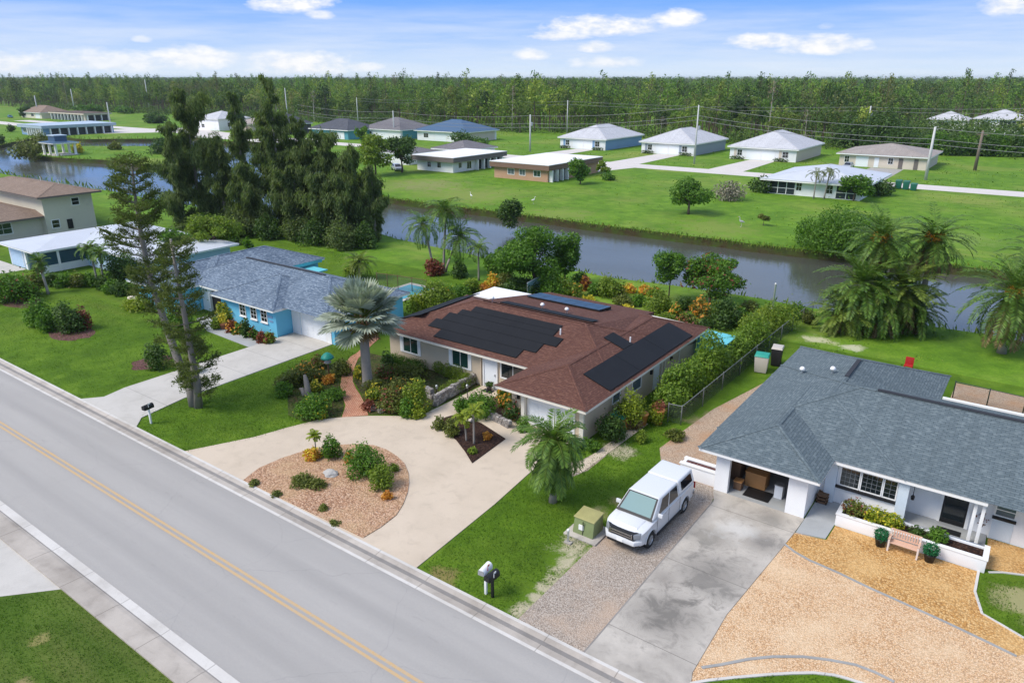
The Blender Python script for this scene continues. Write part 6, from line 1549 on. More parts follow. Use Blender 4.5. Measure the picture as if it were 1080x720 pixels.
def bismarck():
    x,y=P(388,406);top=top_at(x,y,336);h=empty('bismarck_palm',(x,y,0),'silver green fan palm with a stout grey trunk beside the brick path','palm tree')
    g=np.random.default_rng(11)
    m=MB();m.tube([(x,y,-.02),(x,y,.3),(x-.03,y,1.5),(x-.05,y,top-.5)],[.44,.36,.32,.32],14);m.build('trunk',M['palm_trunk'],h,smooth=True)
    m=MB()
    for k in range(34):
        a=k*2.4;z=top-.95+.95*k/34;d=Vector((math.cos(a),math.sin(a),.9)).normalized();p=Vector((x-.05,y,z))
        m.tube([p+d*.2,p+d*.45,p+d*.75],[.10,.08,.04],5)
    m.build('leaf_bases',M['palm_boot'],h)
    lf=MB();st=MB()
    for k in range(46):
        q=(k+.5)/46;az=k*2.399+g.normal()*.1;el=1.5-1.85*q+g.normal()*.08
        d=Vector((math.cos(az)*math.cos(el),math.sin(az)*math.cos(el),math.sin(el)));L=1.35+.5*g.random()
        p0=Vector((x-.05,y,top));p1=p0+d*L*.5;p2=p0+d*L-Vector((0,0,.10));st.tube([p0,p1,p2],[.06,.05,.04],5)
        # fan blade: pleated segments round the petiole tip
        side=Vector((-math.sin(az),math.cos(az),0));nv=side.cross(d).normalized()
        if nv.z<0:nv=-nv
        ns=30;R_=1.5*(.85+.25*g.random());fold=.22
        for j in range(ns):
            th=(-1+2*(j+.5)/ns)*2.35;c=math.cos(th);s_=math.sin(th)
            dd=(d*c+side*s_+nv*(fold*abs(s_)-.05)).normalized();r=R_*(.72+.28*c if c>0 else .72+.1*c)
            w=2*2.35/ns*r*.46;tn=(-d*s_+side*c).normalized()
            a=p2;zz=nv*(.035 if j%2 else -.035)
            m1=p2+dd*r*.62;tip=p2+dd*r+Vector((0,0,-.13*r*(1 if el<.6 else .3)))
            lf.quads(np.array([a,m1+tn*w+zz,tip,m1-tn*w-zz]))
    lf.build('fan_leaves',LM['silver'],h);st.build('petioles',LM['palm_yellow'],h)
    m=MB()
    for k in range(9):
        a=k*.7;d=np.array([math.cos(a)*.7,math.sin(a)*.7,-.75]);p=np.array([x-.05,y,top-.3])
        m.quads(rhombi(p+d*.9+g.normal(size=(40,3))*.25,nrm(d+g.normal(size=(40,3))*.3),nrm(g.normal(size=(40,3))),.7,.07))
    m.build('dry_fans',LM['dry'],h)
bismarck()
# ---------------------------------------------------------------- palms
palm('date_palm','feathery palm with drooping lower fronds in front of the tan house garage',583,529,464,2.05,44,.17,(1.3,-.75),1.05,'palm',.50,.055,38,skirt=0)
def near_palm_skirt():
    x,y=P(583,529);h=bpy.data.objects['date_palm'];g=np.random.default_rng(3);m=MB();s=MB();z=top_at(x,y,470)
    pinnate(m,s,g,(x,y,z),40,2.35,(-.65,-1.42),.3,40,.42,.055,0,.45);m.build('lower_fronds',LM['palm'],h);s.build('frond_stems',LM['palm_yellow'],h)
near_palm_skirt()
PG='wild date palms on the near canal bank'
palm('date_palm','tall date palm with orange fruit at the back right of the canal clump',967,342,252,3.4,52,.24,(1.35,-.7),.95,'palm',.6,.09,28,PG,(0,0),14,True)
palm('date_palm','date palm with orange fruit at the top left of the canal clump',925,344,254,3.3,52,.24,(1.35,-.7),.95,'palm',.6,.09,28,PG,(-.8,0),16,True)
palm('date_palm','broad low date palm at the left front of the canal clump',901,350,300,3.9,64,.26,(1.4,-.9),.85,'palm',.6,.09,30,PG,(0,0),22)
palm('date_palm','broad low date palm at the right front of the canal clump',944,352,304,3.7,64,.26,(1.4,-.9),.85,'palm_yellow',.6,.09,30,PG,(0,0),22)
palm('date_palm','short date palm filling the middle of the canal clump',921,352,318,3.6,60,.24,(1.4,-.9),.8,'palm',.55,.09,28,PG,(0,0),18)
palm('date_palm','large date palm with hanging skirt cut by the right edge',1056,372,310,4.4,64,.28,(1.4,-.85),.85,'palm',.65,.09,30,PG,(0,0),22,True)
palm('date_palm','date palm behind the large right edge palm',1079,350,272,3.9,54,.26,(1.4,-.7),.9,'palm',.6,.09,28,PG,(0,0),14)
palm('date_palm','short wild date palm at the left foot of the canal clump',886,350,330,3.0,50,.2,(1.4,-.8),.8,'palm_yellow',.55,.09,28,PG,(0,0),10)
palm('date_palm','short wild date palm at the right foot of the canal clump',961,350,326,2.9,50,.2,(1.4,-.8),.8,'palm',.55,.09,28,PG,(0,0),10)
palm('coconut_palm','slim upright palm at the canal left of the leaning palms',456,279,238,2.9,30,.13,(1.35,-.6),1.2,'palm',.55,.08,26,'palms at the canal bend',(-1.2,0),0)
palm('coconut_palm','leaning palm with the tallest crown over the canal',468,287,222,2.9,32,.13,(1.35,-.6),1.15,'palm',.55,.08,26,'palms at the canal bend',(.6,0),0)
palm('coconut_palm','leaning palm with a bent pale trunk reaching right over the canal',470,287,248,2.8,32,.13,(1.35,-.6),1.15,'palm',.55,.08,26,'palms at the canal bend',(2.0,.2),0)
palm('coconut_palm','small palm at the foot of the leaning palms',505,296,262,1.7,18,.1,(1.3,-.3),1.3,'palm',.4,.07,22,'palms at the canal bend',(0,0),0)
palm('cabbage_palm','small round headed palm with a pale trunk on the lawn left of the mulch ring',51,310,277,1.0,26,.13,(1.4,-.9),.6,'palm',.45,.05,18,None,(-.6,0),6,trunkmat='bark_pale')
palm('cabbage_palm','pair stemmed young palm before the pale blue house porch',104,302,262,1.5,20,.1,(1.3,-.5),1.2,'palm',.45,.07,22,'young palms by the pale blue house',(-.4,0),0)
palm('cabbage_palm','second young palm just right of its twin by the pale blue house',110,303,266,1.4,18,.1,(1.3,-.5),1.2,'palm',.45,.07,22,'young palms by the pale blue house',(.5,0),0)
palm('fan_palm','fan leaved palm cluster behind the blue house and the silver palm',380,294,276,1.9,26,.14,(1.3,-.5),1.0,'palm_yellow',.5,.08,20,None,(0,0),0)
palm('areca_palm','thin feathery palm left of its twin at the porch of the lanai house',858,209.5,183,2.0,12,.12,(1.2,-.3),1.4,'olive',.55,.08,20,'thin palms at the lanai house',(0,0),0)
palm('areca_palm','thin feathery palm right of its twin at the porch of the lanai house',869,210,181,2.0,12,.12,(1.2,-.3),1.4,'olive',.55,.08,20,'thin palms at the lanai house',(.4,0),0)
palm('areca_palm','young papaya like palm in the dark mulch bed by the driveway',500,469,434,.75,14,.06,(1.2,-.3),1.1,'lime',.28,.06,16,'young palms in the dark mulch bed',(0,0),0)
palm('areca_palm','slender young palm at the front tip of the dark mulch bed',492,466,440,.7,12,.05,(1.2,-.3),1.1,'lime',.28,.06,16,'young palms in the dark mulch bed',(-.15,0),0)
palm('cordyline','thin stemmed cordyline with bright leaf tuft on the gravel island',334,483,460,.42,16,.035,(1.4,-.2),.7,'lime',.2,.06,10,None,(0,0),0)
# ---------------------------------------------------------------- casuarina grove: weeping feathery trees
def casuarina(label,px,py,ptop,hw,lean=(0,0),bare=.03,seed=0,bark=True):
    x,y=P(px,py);H=top_at(x,y,ptop);d=depth(x,y);rx=px2m(hw,x,y);g=np.random.default_rng(seed+int(px))
    h=empty('casuarina',(x,y,0),label,'tree','dark feathery grove at the canal')
    tr=[(x+lean[0]*q+g.normal()*.15*q,y+lean[1]*q,H*q*.97) for q in (0,.2,.4,.6,.8,1)]
    m=MB();m.tube(tr,[.30,.25,.2,.15,.1,.03],8);br=MB();lf=MB();nb=66;az0=g.random()*6
    for k in range(nb):
        u=bare+(1-bare)*(k+.5)/nb;q=min(4,int(u*5));p=Vector(tr[q])+(Vector(tr[q+1])-Vector(tr[q]))*(u*5-q)
        prof=max(.34,min(1.,(u+.22)/.42)*(1.02-u)**.28)*1.05*(.75+.35*math.sin(u*17+az0)+.1)
        L=rx*prof*(.45+.75*g.random());az=g.random()*6.283;el=.25+.5*g.random()
        e=p+Vector((math.cos(az)*L,math.sin(az)*L,L*el));mid=(p+e)/2+Vector((0,0,.1*L));br.tube([p,mid,e],[.06,.04,.015],4)
        n=int(60+95*L);w=g.random((n,1))**.6;c=np.array(p)*(1-w)+np.array(e)*w+g.normal(size=(n,3))*np.array([.16,.16,.22])*(L*.55+.3)
        t=nrm(np.array([math.cos(az)*.35,math.sin(az)*.35,-.9])+g.normal(size=(n,3))*.38)
        lf.quads(rhombi(c,t,nrm(g.normal(size=(n,3))),(.45+.5*g.random(n)),np.full(n,.13)))
    m.build('trunk',M['bark_grey'],h,smooth=True);br.build('branches',M['bark_brown'],h);lf.build('crown',LM['casuarina'],h)
for a in (('tall dark feathery tree at the left end of the grove',214,240,93,27),('narrow feathery tree with the light gaps second in the grove',240,242,146,20),('slender tall feathery tree left of the leaning trunk',263,243,96,15),
    ('feathery tree with a long leaning bare trunk in mid grove',297,235,118,22,(-2.6,1.),.40),('tallest feathery tree spearing above the forest line',300,246,82,19),('bushy feathery tree just right of the tallest',325,245,128,24),
    ('broad feathery tree in the right half of the grove',348,248,141,26),('dark rounded feathery tree near the right end of the grove',374,251,160,25),('low drooping feathery tree at the right end of the grove',396,254,176,17),
    ('short dense feathery tree at the front of the grove',345,254,184,20),('low feathery tree filling the foot of the grove',270,247,176,24),('short feathery tree by the left foot of the grove',195,245,132,20),
    ('dense feathery tree at the front right of the grove',368,256,190,22),('low front feathery tree beneath the tallest',315,250,176,22)):
    casuarina(*a)
for q,(px,py,pt,hw) in enumerate(((200,247,226,14),(222,250,224,16),(252,250,222,17),(283,252,226,13),(312,253,224,15),(335,258,228,15),(360,262,226,16),(386,261,232,13))):
    plant('understory_bush',['first','second','third','fourth','fifth','sixth','seventh','eighth'][q]+' dark bush from the left at the foot of the feathery grove',px,py,pt,hw,'deep' if q%2 else 'casuarina',k=8,group='bushes at the foot of the grove',cat='bush')
# ---------------------------------------------------------------- broadleaf trees
T=dict(cat='tree',z0f=.25)
plant('sea_grape_tree','bright green rounded tree behind the left end of the blue house',226,277,221,27,'bright',trunk=.16,k=14,**T)
plant('shrub_tree','mid green leafy tree left of the bright tree behind the pine',190,282,240,18,'mid',trunk=.14,k=10,**T)
plant('mango_tree','leafy green tree at the canal edge behind the tan house',562,305,236,42,'mid',trunk=.18,k=26,size=.30,cat='tree',z0f=.08)
plant('round_tree','dark round headed shrub on the far canal bank above the mango',538,239,206,14,'deep',trunk=.15,k=9,cat='tree',z0f=.08)
plant('small_tree','small rounded tree right of the leafy canal tree',596,300,246,18,'mid',trunk=.09,k=10,cat='tree',z0f=.12)
plant('small_tree','dense bushy tree left of the leafy canal tree',528,298,262,17,'mid',trunk=.09,k=8,cat='tree',z0f=.15)
plant('spreading_tree','spreading green tree on the far bank lawn beside a grey bush',726,226,188,24,'mid',trunk=.2,k=14,cat='tree',z0f=.12)
plant('bare_bush','grey twiggy bush behind the spreading tree on the far bank',769,211,191,17,'grey',k=8,dens=.5,cat='bush')
plant('sapling','thin sapling on the far bank lawn right of the heron',805,238,226,7,'olive',trunk=.04,k=4,cat='tree',z0f=.3)
plant('small_tree','slim small tree left of the copper tinted tree on the near bank',705,317,264,19,'mid',trunk=.07,k=12,cat='tree',z0f=.35,size=.38)
plant('tropical_almond','spreading tree with coppery top leaves overhanging the canal',748,322,266,35,'mid',trunk=.12,k=20,cat='tree',z0f=.15,size=.32,mix=('red',.05))
plant('bush_mound','big dark green mound of shrubs on the far canal bank',882,262,213,38,'mid',k=16,cat='bush')
plant('bush_mound','smaller green mound left of the big mound on the far bank',851,255,228,14,'mid',k=7,cat='bush')
plant('small_tree','leafy shrub at the left porch of the lanai house',802,203,184,10,'deep',k=7,cat='bush')
plant('small_tree','leafy green tree hiding the right end of the lanai house',900,212,184,19,'mid',trunk=.12,k=10,cat='tree',z0f=.1)
plant('round_bush','dark shrub at the right corner of the lanai house',927,206,189,12,'deep',k=7,cat='bush')
plant('sea_grape_tree','rounded yellow green tree with large leaves left of the flat roofed white house',396,185,141,21,'bright',trunk=.2,k=13,cat='tree',z0f=.2,leafpx=3.)
plant('shade_tree','dark spreading tree touching the flat roofed white house',424,182,143,19,'deep',trunk=.2,k=12,cat='tree',z0f=.25)
plant('round_bush','bright bush at the foot of the yellow green tree across the canal',383,196,178,13,'bright',k=7,cat='bush')
plant('hedge_bush','dark clump of bushes in the field behind the flat roofed white house',487,154,137,13,'deep',k=7,cat='bush')
plant('hedge_bush','lower clump of bushes right of the dark field clump',503,154,144,11,'mid',k=6,cat='bush')
plant('small_tree','leafy tree at the right corner of the salmon house',612,194,165,15,'mid',trunk=.12,k=9,cat='tree',z0f=.15)
plant('small_tree','small round tree right of the leafy tree by the salmon house',634,186,170,8,'bright',trunk=.08,k=6,cat='tree',z0f=.15)
plant('round_bush','low bush in the bed beyond the salmon house',641,190,181,7,'mid',k=5,cat='bush')
for q,(px,py,pt,hw) in enumerate(((893,156,120,16),(926,158,112,20),(950,161,126,14))):
    plant('dark_tree',['dark tree peeking over the left of the taupe roofed house','biggest dark tree behind the right end of the taupe roofed house','dark tree at the right edge of the taupe roofed house'][q],px,py,pt,hw,'deep',trunk=.3,k=16,cat='tree',z0f=.04,size=.34)
for q in range(11):
    px=966+q*11.5;plant('field_edge_tree','low bushy tree in the row along the right field edge before the white houses',px,163+q*.25,144-(q*7)%5*1.9,9+(q*5)%4,'mid' if q%3 else 'deep',k=8,cat='tree',z0f=.03,group='bushy trees along the right field edge')
for q,(px,py,pt,hw,lf,lb) in enumerate(((604,312,296,10,'bright','leafy bright bush behind the glass screen'),(628,311,297,8,'mid','mid green bush left of the rounded bush in the back garden'),(652,313,300,9,'olive','olive bush between the rounded bush and the ring bromeliads'),(672,322,309,8,'mid','low green bush above the back eave'),(690,316,301,9,'bright','bright bush right of the ring bromeliads'),
    (702,342,328,9,'bright','bright leafy shrub at the back roof edge'),(722,326,312,9,'deep','dark shrub between the slim tree and the coppery tree'),(752,334,317,10,'bright','bright bush below the coppery tree'),(782,342,324,10,'mid','mid green bush right of the blue green shrub'),(790,328,316,8,'olive','olive tuft at the canal left of the white post'),
    (533,304,284,10,'olive','olive bush left of the leafy canal tree foot'),(497,309,293,9,'bright','bright bush left of the golden croton'),(470,322,300,11,'mid','mid green bush above the left roof mats'),(575,300,280,10,'deep','dark bush right under the leafy canal tree'),(612,300,286,9,'mid','bush at the canal edge right of the rounded tree'))):
    plant('back_garden_bush',lb,px,py,pt,hw,lf,k=8,mix=('orange',.05) if q%4==0 else None)
for X,l in ((-122.3,'left'),(-95.2,'middle'),(-69.6,'right')):
    for dx,s_ in ((2.4,'left'),(13.6,'right')):
        x_,y_=X+dx,192.2;g0=np.random.default_rng(int(abs(X)));o=empty('window_shrub',(x_,y_,0),'dark low shrub row under the %s window of the %s pale roofed duplex'%(s_,l),'shrub')
        m=MB();m.quads(leaf_cloud([(x_-1,y_,.4,.9,.5,.5),(x_,y_,.45,.9,.5,.55),(x_+1,y_,.4,.9,.5,.5)],420,.3,.18,.6,.5,g0));m.build('foliage',LM['deep'],o);s=MB();s.tube([(x_,y_,0),(x_,y_,.4)],.05,5);s.build('stem',M['bark_brown'],o)
plant('small_tree','rounded tree in front of the teal side wall',383,152,129,7,'mid',trunk=.15,k=6,cat='tree',z0f=.1)
# peninsula and lakeside
plant('bare_bush','brown bushy thicket at the left tip of the lake peninsula',28,166,147,14,'olive',k=9,cat='bush')
plant('bare_bush','grey green bush behind the thicket left of the boathouse shelter',44,160,139,12,'olive',k=8,cat='bush')
plant('round_bush','yellow orange shrub right of the boathouse shelter',83,161,150,6,'yellow',k=5,cat='bush')
plant('bush','dark bush on the shore behind the lake peninsula',172,162,144,12,'deep',k=8,cat='bush')
plant('bush','mid green bush where the peninsula meets the grove',190,168,147,13,'olive',k=8,cat='bush')
plant('bush','reedy shrub in the water gap behind the peninsula',122,158,149,7,'olive',k=5,cat='bush')
plant('bush','small dark tree at the left shore of the lake',12,139,131,4,'deep',k=4,cat='bush')
plant('bush','dark bush at the left frame edge by the lake',0,152,142,6,'deep',k=5,cat='bush')
for q,(px,w,l) in enumerate(((247,5,'bright'),(256,6,'lime'),(266,7,'bright'),(274,6,'yellow'),(283,6,'olive'))):
    plant('garden_shrub',['bright shrub left end of the row before the pond houses','yellow green shrub second in the row before the pond houses','bright shrub mid row before the pond houses','yellow flowering shrub fourth in the row before the pond houses','olive shrub at the right end of the row before the pond houses'][q],px,147-q*.2,136,w,l,k=5)
plant('dark_tree','dark tall tree behind the pond houses at the grove edge',254,140,105,10,'deep',trunk=.2,k=8,cat='tree',z0f=.1)
plant('round_bush','dark hedge block left of the lane in the far field',163,130,117,12,'deep',k=7,cat='bush')
for q,(px,py,l) in enumerate(((86,119,'rounded bush at the far left field edge before the forest'),(100,118,'second rounded bush at the far left field edge'),(131,120,'low bush at the field edge left of the hedge block'))):
    plant('field_bush',l,px,py,py-9,8,'mid',k=5,cat='bush')
plant('shade_tree','small dark tree between the columns house and the brown roofed house',27,124,112,8,'deep',trunk=.2,k=7,cat='tree',z0f=.15)
# left lawn plants
plant('shrub','rounded green shrub with two lobes left of the mulch ring',43,344,309,12,'mid',k=8)
plant('shrub','feathery blue green clump left front of the mulch ring',52,349,322,9,'mid',k=7)
plant('shrub','dense flat topped shrub in the mulch ring',74,349,318,15,'deep',k=9)
plant('shrub','reddish leaved shrub at the right of the mulch ring',90,346,321,8,'red',k=6)
plant('shrub','dark round shrub in the mulch patch by the two trunked pine',166,388,360,12,'deep',k=8)
plant('hedge_bush','wide dark bush mass at the left frame edge in the lawn bed',12,317,285,22,'mid',k=11,mix=('red',.03))
plant('hedge_bush','second bush mass right of the left edge bush',34,311,287,12,'olive',k=8)
for q,(px,w,l) in enumerate(((40,9,'mid'),(56,9,'deep'),(70,10,'mid'),(83,9,'olive'),(97,9,'mid'))):
    plant('border_shrub',['first','second','third','fourth','fifth'][q]+' rounded shrub from the left in the border below the pale blue house',px,301-abs(q-2)*.4+q*.4,286,w,l,k=6,group='border shrubs below the pale blue house')
for q,(px,py,w) in enumerate(((108,305,8),(118,309,8),(128,311,9),(139,309,10))):
    plant('border_shrub',['first','second','third','fourth'][q]+' dark shrub from the left in the curved border behind the lawn',px,py,py-16,w,'mid' if q%2 else 'deep',k=6,group='shrubs of the curved border')
plant('shrub_tree','thick green shrub beneath the young palms near the pine',130,301,264,17,'deep',k=10,cat='bush')
plant('border_plant','low yellow green ground plants in the bed left of the blue porch',148,326,312,14,'lime',k=8)
plant('shrub','leafy shrub between the two pine trunks and the blue porch',188,352,322,14,'mid',k=8)
plant('shrub','dark shrub at the foot of the smaller pine trunk',200,392,372,9,'olive',k=6)
plant('shrub','weedy green shrub on the lawn right of the pine trunks',203,368,352,11,'olive',k=6)
plant('flower_shrub','yellow flowered shrub at the blue house arch',237,340,318,9,'bright',k=6,mix=('yellow',.25))
for q,(px,py,l,mx) in enumerate(((228,347,'bright',None),(245,350,'red',('orange',.2)),(252,352,'mid',('orange',.15)),(260,356,'deep',None),(268,358,'mid',('red',.2)),(277,361,'red',None),(284,362,'bright',('red',.2)))):
    plant('bed_plant',['lime plant at the left end of the bed under the blue windows','reddish orange plant in the bed under the blue windows','orange tipped plant under the first blue window','dark upright plant between the blue windows','mixed red green plant under the second blue window','dark red plant under the third blue window','red flecked plant at the right end of the blue house bed'][q],px,py,py-13-(q==3)*8,6,l,k=4,mix=mx)
# bed left of the brick path
for a in (('flowering reddish shrub at the top of the bed left of the brick path',322,400,380,15,'olive',('orange',.06)),('feathery green shrub left of the driftwood stump',305,408,390,13,'olive',None),('green shrub at the left end of the path bed',300,417,401,9,'mid',None),
    ('wide green shrub below the driftwood stump',331,437,415,20,'mid',('yellow',.02)),('yellow blooming plant right of the driftwood stump',333,413,400,6,'bright',('yellow',.5)),('orange flower clump under the teal bird feeder',348,403,394,7,'orange',None),
    ('olive bush right of the bird feeder',362,395,378,10,'olive',None),('low mossy shrub between feeder and path',352,420,408,12,'mid',None),('yellow flowering weed near the path bottom',340,441,432,5,'bright',('yellow',.5)),('reddish grass clump above the bird feeder',336,386,374,10,'olive',('red',.1))):
    plant('bed_shrub',a[0],a[1],a[2],a[3],a[4],a[5],k=6,mix=a[6])
# garden right of the path
for a in (('yellow flower clump at the foot of the silver palm',379,398,385,6,'bright',('yellow',.6)),('low green plants below the silver palm trunk',396,412,400,12,'olive',('yellow',.05)),('yellow green shrub in front of the silver palm',394,420,408,9,'bright',('yellow',.15)),
    ('red flowering shrub in the middle of the garden bed',408,400,384,12,'olive',('red',.2)),('olive shrub in the centre of the garden bed',420,420,398,16,'olive',('orange',.03)),('brown twiggy plant at the garden corner',388,432,420,8,'red',None),
    ('dark mixed shrub at the lower garden bed',412,432,410,14,'olive',('red',.08)),('tall lime green shrub at the right of the garden bed',440,434,398,12,'bright',('yellow',.05)),('mid green grassy shrub at the bottom of the garden bed',430,438,418,11,'mid',None),
    ('yellow grassy clump at the front edge of the garden bed',441,440,426,8,'lime',None),('dark weeping shrub near the white trimmed window',408,388,368,7,'deep',None),('dusty green ground cover under the left window',430,397,384,17,'olive',None)):
    plant('garden_shrub',a[0],a[1],a[2],a[3],a[4],a[5],k=7,mix=a[6])
def hedge(label,pts,h_,w,leaf,n,L=.10,name='clipped_hedge',cat='hedge',k=26,vert=0.,lump=.22):
    p=pts[0];o=empty(name,(p[0],p[1],0),label,cat);bl=[];g=np.random.default_rng(int(abs(p[0])*10));tot=0
    seg=[(Vector(a),Vector(b)) for a,b in zip(pts[:-1],pts[1:])];T_=sum((b-a).length for a,b in seg)
    for a,b in seg:
        m=max(2,int(k*(b-a).length/T_))
        for j in range(m):
            q=a+(b-a)*(j+.5)/m;s=1+lump*g.normal()*.6
            bl.append((q.x+g.normal()*w*.08,q.y+g.normal()*w*.08,h_*.52*s,max(w*.5,(b-a).length/m*.75),max(w*.5,(b-a).length/m*.6),h_*.5*s))
    m=MB();m.quads(leaf_cloud(bl,n,L,L*.5,.6,.72,g,-vert));m.build('foliage',LM[leaf],o)
    s=MB()
    for b in bl[::2]:s.tube([(b[0],b[1],0),(b[0],b[1],b[2])],[.04,.025],5)
    s.build('stem',M['bark_brown'],o)
hedge('dark clipped hedge under the left window of the tan house',[P(409,383),P(428,388),P(445,391)],.75,.9,'mid',5200,.10)
hedge('clipped green hedge turning the corner before the second window',[P(461,392),P(483,400),P(497,404),P(484,412),P(468,417)],.8,.85,'bright',9000,.10)
hedge('tall yellow green bamboo like hedge along the chain link fence',[(-16.8,39.3),(-16.6,45),(-16.4,50),(-16.2,54.5)],2.1,1.8,'hedge',24000,.21,'boundary_hedge','hedge',20,.5,.5)
hedge('bright green hedge end near the canal behind the turquoise shed',[(-16.3,53.5),(-16.9,57),(-15.8,61)],1.8,2.2,'bright',10000,.2,'boundary_hedge','hedge',9,.2,.35)
# entrance plants
for a in (('wide green shrub between walkway and low stone wall',505,437,411,16,'mid',None),('orange tipped croton at the corner by the white door',531,428,408,9,'mid',('orange',.35)),('dark green shrub beside the tan wall post',540,443,420,10,'deep',('red',.05)),('grassy blue green clump at the walkway edge',487,436,416,9,'mid',None),
    ('spiky yellow green plant at the left of the dark mulch bed',463,452,438,7,'olive',None),('olive fern clump in the dark mulch bed',476,458,440,9,'olive',None),('orange bromeliad in the dark mulch bed',514,463,455,5,'orange',None),('low green plant in the tip of the dark mulch bed',498,478,470,5,'bright',None),
    ('leafy plant at the foot of the garage corner post',552,454,441,8,'mid',None)):
    plant('entry_shrub',a[0],a[1],a[2],a[3],a[4],a[5],k=6,mix=a[6])
# gravel island
for a in (('orange croton at the left of the gravel island top',331,484,472,8,'orange',('mid' if False else 'yellow',.3)),('dark green bushy plant second along the island top',350,484,459,10,'mid',None),('orange leaved plant behind the large island bush',369,488,476,6,'orange',None),
    ('largest dense green bush on the gravel island',384,501,466,17,'mid',None),('leafy lime bush right of the largest island bush',403,514,491,14,'bright',None),('bright orange bromeliad at the right of the island',409,527,517,6,'orange',None),
    ('pale dry grass patch left on the gravel island',320,511,500,14,'olive',None),('low grey green ground plant mid island',335,514,503,9,'olive',None),('small grassy tuft near the kerb side of the island',341,538,531,6,'olive',None),('tiny weed tuft at the island kerb edge',353,553,548,6,'olive',None),('small green plant at the right island rim',416,497,488,5,'bright',None),('weedy green tuft along the left kerb edge of the island',268,512,506,6,'olive',None),('brownish weed tuft mid kerb edge of the island',292,523,517,6,'olive',None)):
    plant('island_plant',a[0],a[1],a[2],a[3],a[4],a[5],k=5,mix=a[6],cat='plant')
# beside the tan house
for a in (('dark green shrub against the tan house garage corner',645,464,432,14,'deep',None),('yellow green shrub overhanging the side wall of the tan house',662,450,409,15,'lime',None),('small broad leaved plant on the side lawn',676,466,452,6,'bright',None),('orange dry shrub by the stepping stones',668,452,436,8,'dry',None),('low weeds at the chain link corner',712,462,452,11,'olive',None),
    ('green ground plants beside the garage corner',622,474,462,9,'mid',None),('lime shrub in front of the hedge by the side wall',690,447,424,9,'lime',None)):
    plant('side_shrub',a[0],a[1],a[2],a[3],a[4],a[5],k=6,mix=a[6])
# garden behind the tan house
for a in (('yellow green bush left of the patio roof',460,330,294,19,'bright',None),('lime bush over the black roof mats left of the patio roof',441,333,306,12,'lime',None),('golden orange croton beside the patio roof',519,304,288,8,'yellow',('orange',.3)),('orange shrub next to the golden croton',511,307,297,7,'orange',None),('green fern mass at the patio roof edge',484,316,299,12,'mid',None),
    ('dark shrub row behind the teal glass screen',541,310,290,13,'deep',None),('lush bush under the leafy canal tree',580,312,286,16,'mid',None),('rounded bright bush right of the glass screen',592,312,290,10,'bright',None),
    ('red flowering bush at the left of the back garden',617,306,290,6,'red',('orange',.35)),('rounded green tree like bush in the back garden',640,312,290,14,'bright',None),('orange ring shaped bromeliad left in the back garden',663,308,298,7,'orange',('yellow',.2)),('orange ring shaped bromeliad right of its twin in the back garden',680,310,300,7,'orange',('yellow',.1)),
    ('pale weedy plant over the back roof edge',657,322,311,11,'olive',None),('palm like bush beside the thin post of the back garden',694,330,305,13,'bright',None),('yellow leaf plant at the back eave left',621,318,311,6,'yellow',None),('yellow leaf plant at the back eave right',661,327,320,6,'yellow',None),
    ('red and green croton under the slim small tree',712,336,320,8,'mid',('orange',.3)),('orange flowering shrub under the coppery tree',738,334,315,10,'olive',('orange',.35)),('blue green broad leaved shrub right in the back garden',764,345,313,16,'deep',None),('low olive shrub near the back corner of the roof',724,344,328,10,'olive',('red',.1)),('small dark shrub by the back right eave',744,346,334,8,'deep',None),
    ('round olive bush near the white post at the canal',838,334,319,14,'mid',('red',.02)),('grey green bush right of the white post',852,341,328,8,'olive',None),('bright shrub left of the white post',806,337,322,11,'lime',None),('mid green bush by the canal edge',775,334,320,9,'bright',None),('dark bush under the leafy canal tree',555,308,292,15,'deep',None)):
    plant('back_garden_shrub',a[0],a[1],a[2],a[3],a[4],a[5],k=7,mix=a[6])
plant('palm_base_shrub','brown leaved shrub at the foot of the leaning canal palms',458,290,272,11,'red',k=6);plant('palm_base_shrub','dark shrub right of the leaning canal palms trunks',484,292,270,9,'deep',k=6)
plant('garden_shrub','palm like shrub at the corner of the blue house roof',372,292,276,9,'bright',k=6)
plant('garden_shrub','dark shrub behind the far left corner of the blue house roof',248,258,247,8,'deep',k=5);plant('garden_shrub','small upright shrub beside the rear path of the blue house',262,262,249,5,'mid',k=5)
# planter of the grey-roofed house
def planter_plant(x,y,r,h_,leaf,label,mix=None,n=700):
    o=empty('planter_shrub',(x,y,.52),label,'plant');m=MB();bl=[(x+a*r*.5,y+b*.15,.52+h_*.5,r*.6,.36,h_*.55) for a,b in ((-1,0),(0,1),(1,0),(0,-1))]
    m.quads(leaf_cloud(bl,n,.13,.07,.6,.5));m.build('foliage',LM[leaf],o);s=MB();limb_tree(s,h_,.02,bl,None,(x,y,.5));s.build('stem',M['bark_brown'],o)
    if mix:m=MB();m.quads(leaf_cloud(bl,n//5,.13,.08,.8,.9));m.build('blossom',LM[mix],o)
planter_plant(-4.4,33.65,.55,.7,'olive','reddish olive shrub at the left end of the white planter','red');planter_plant(-3.5,33.65,.55,.62,'lime','yellow green shrub in the left half of the white planter','yellow');planter_plant(-2.75,33.6,.45,.6,'lime','smaller yellow shrub beside it before the pilaster','yellow')
planter_plant(-.9,33.65,.4,.5,'mid','broad leaved green plant in the right half of the white planter');planter_plant(-1.7,33.65,.4,.25,'deep','low dark creeper in the middle of the white planter',None,300)
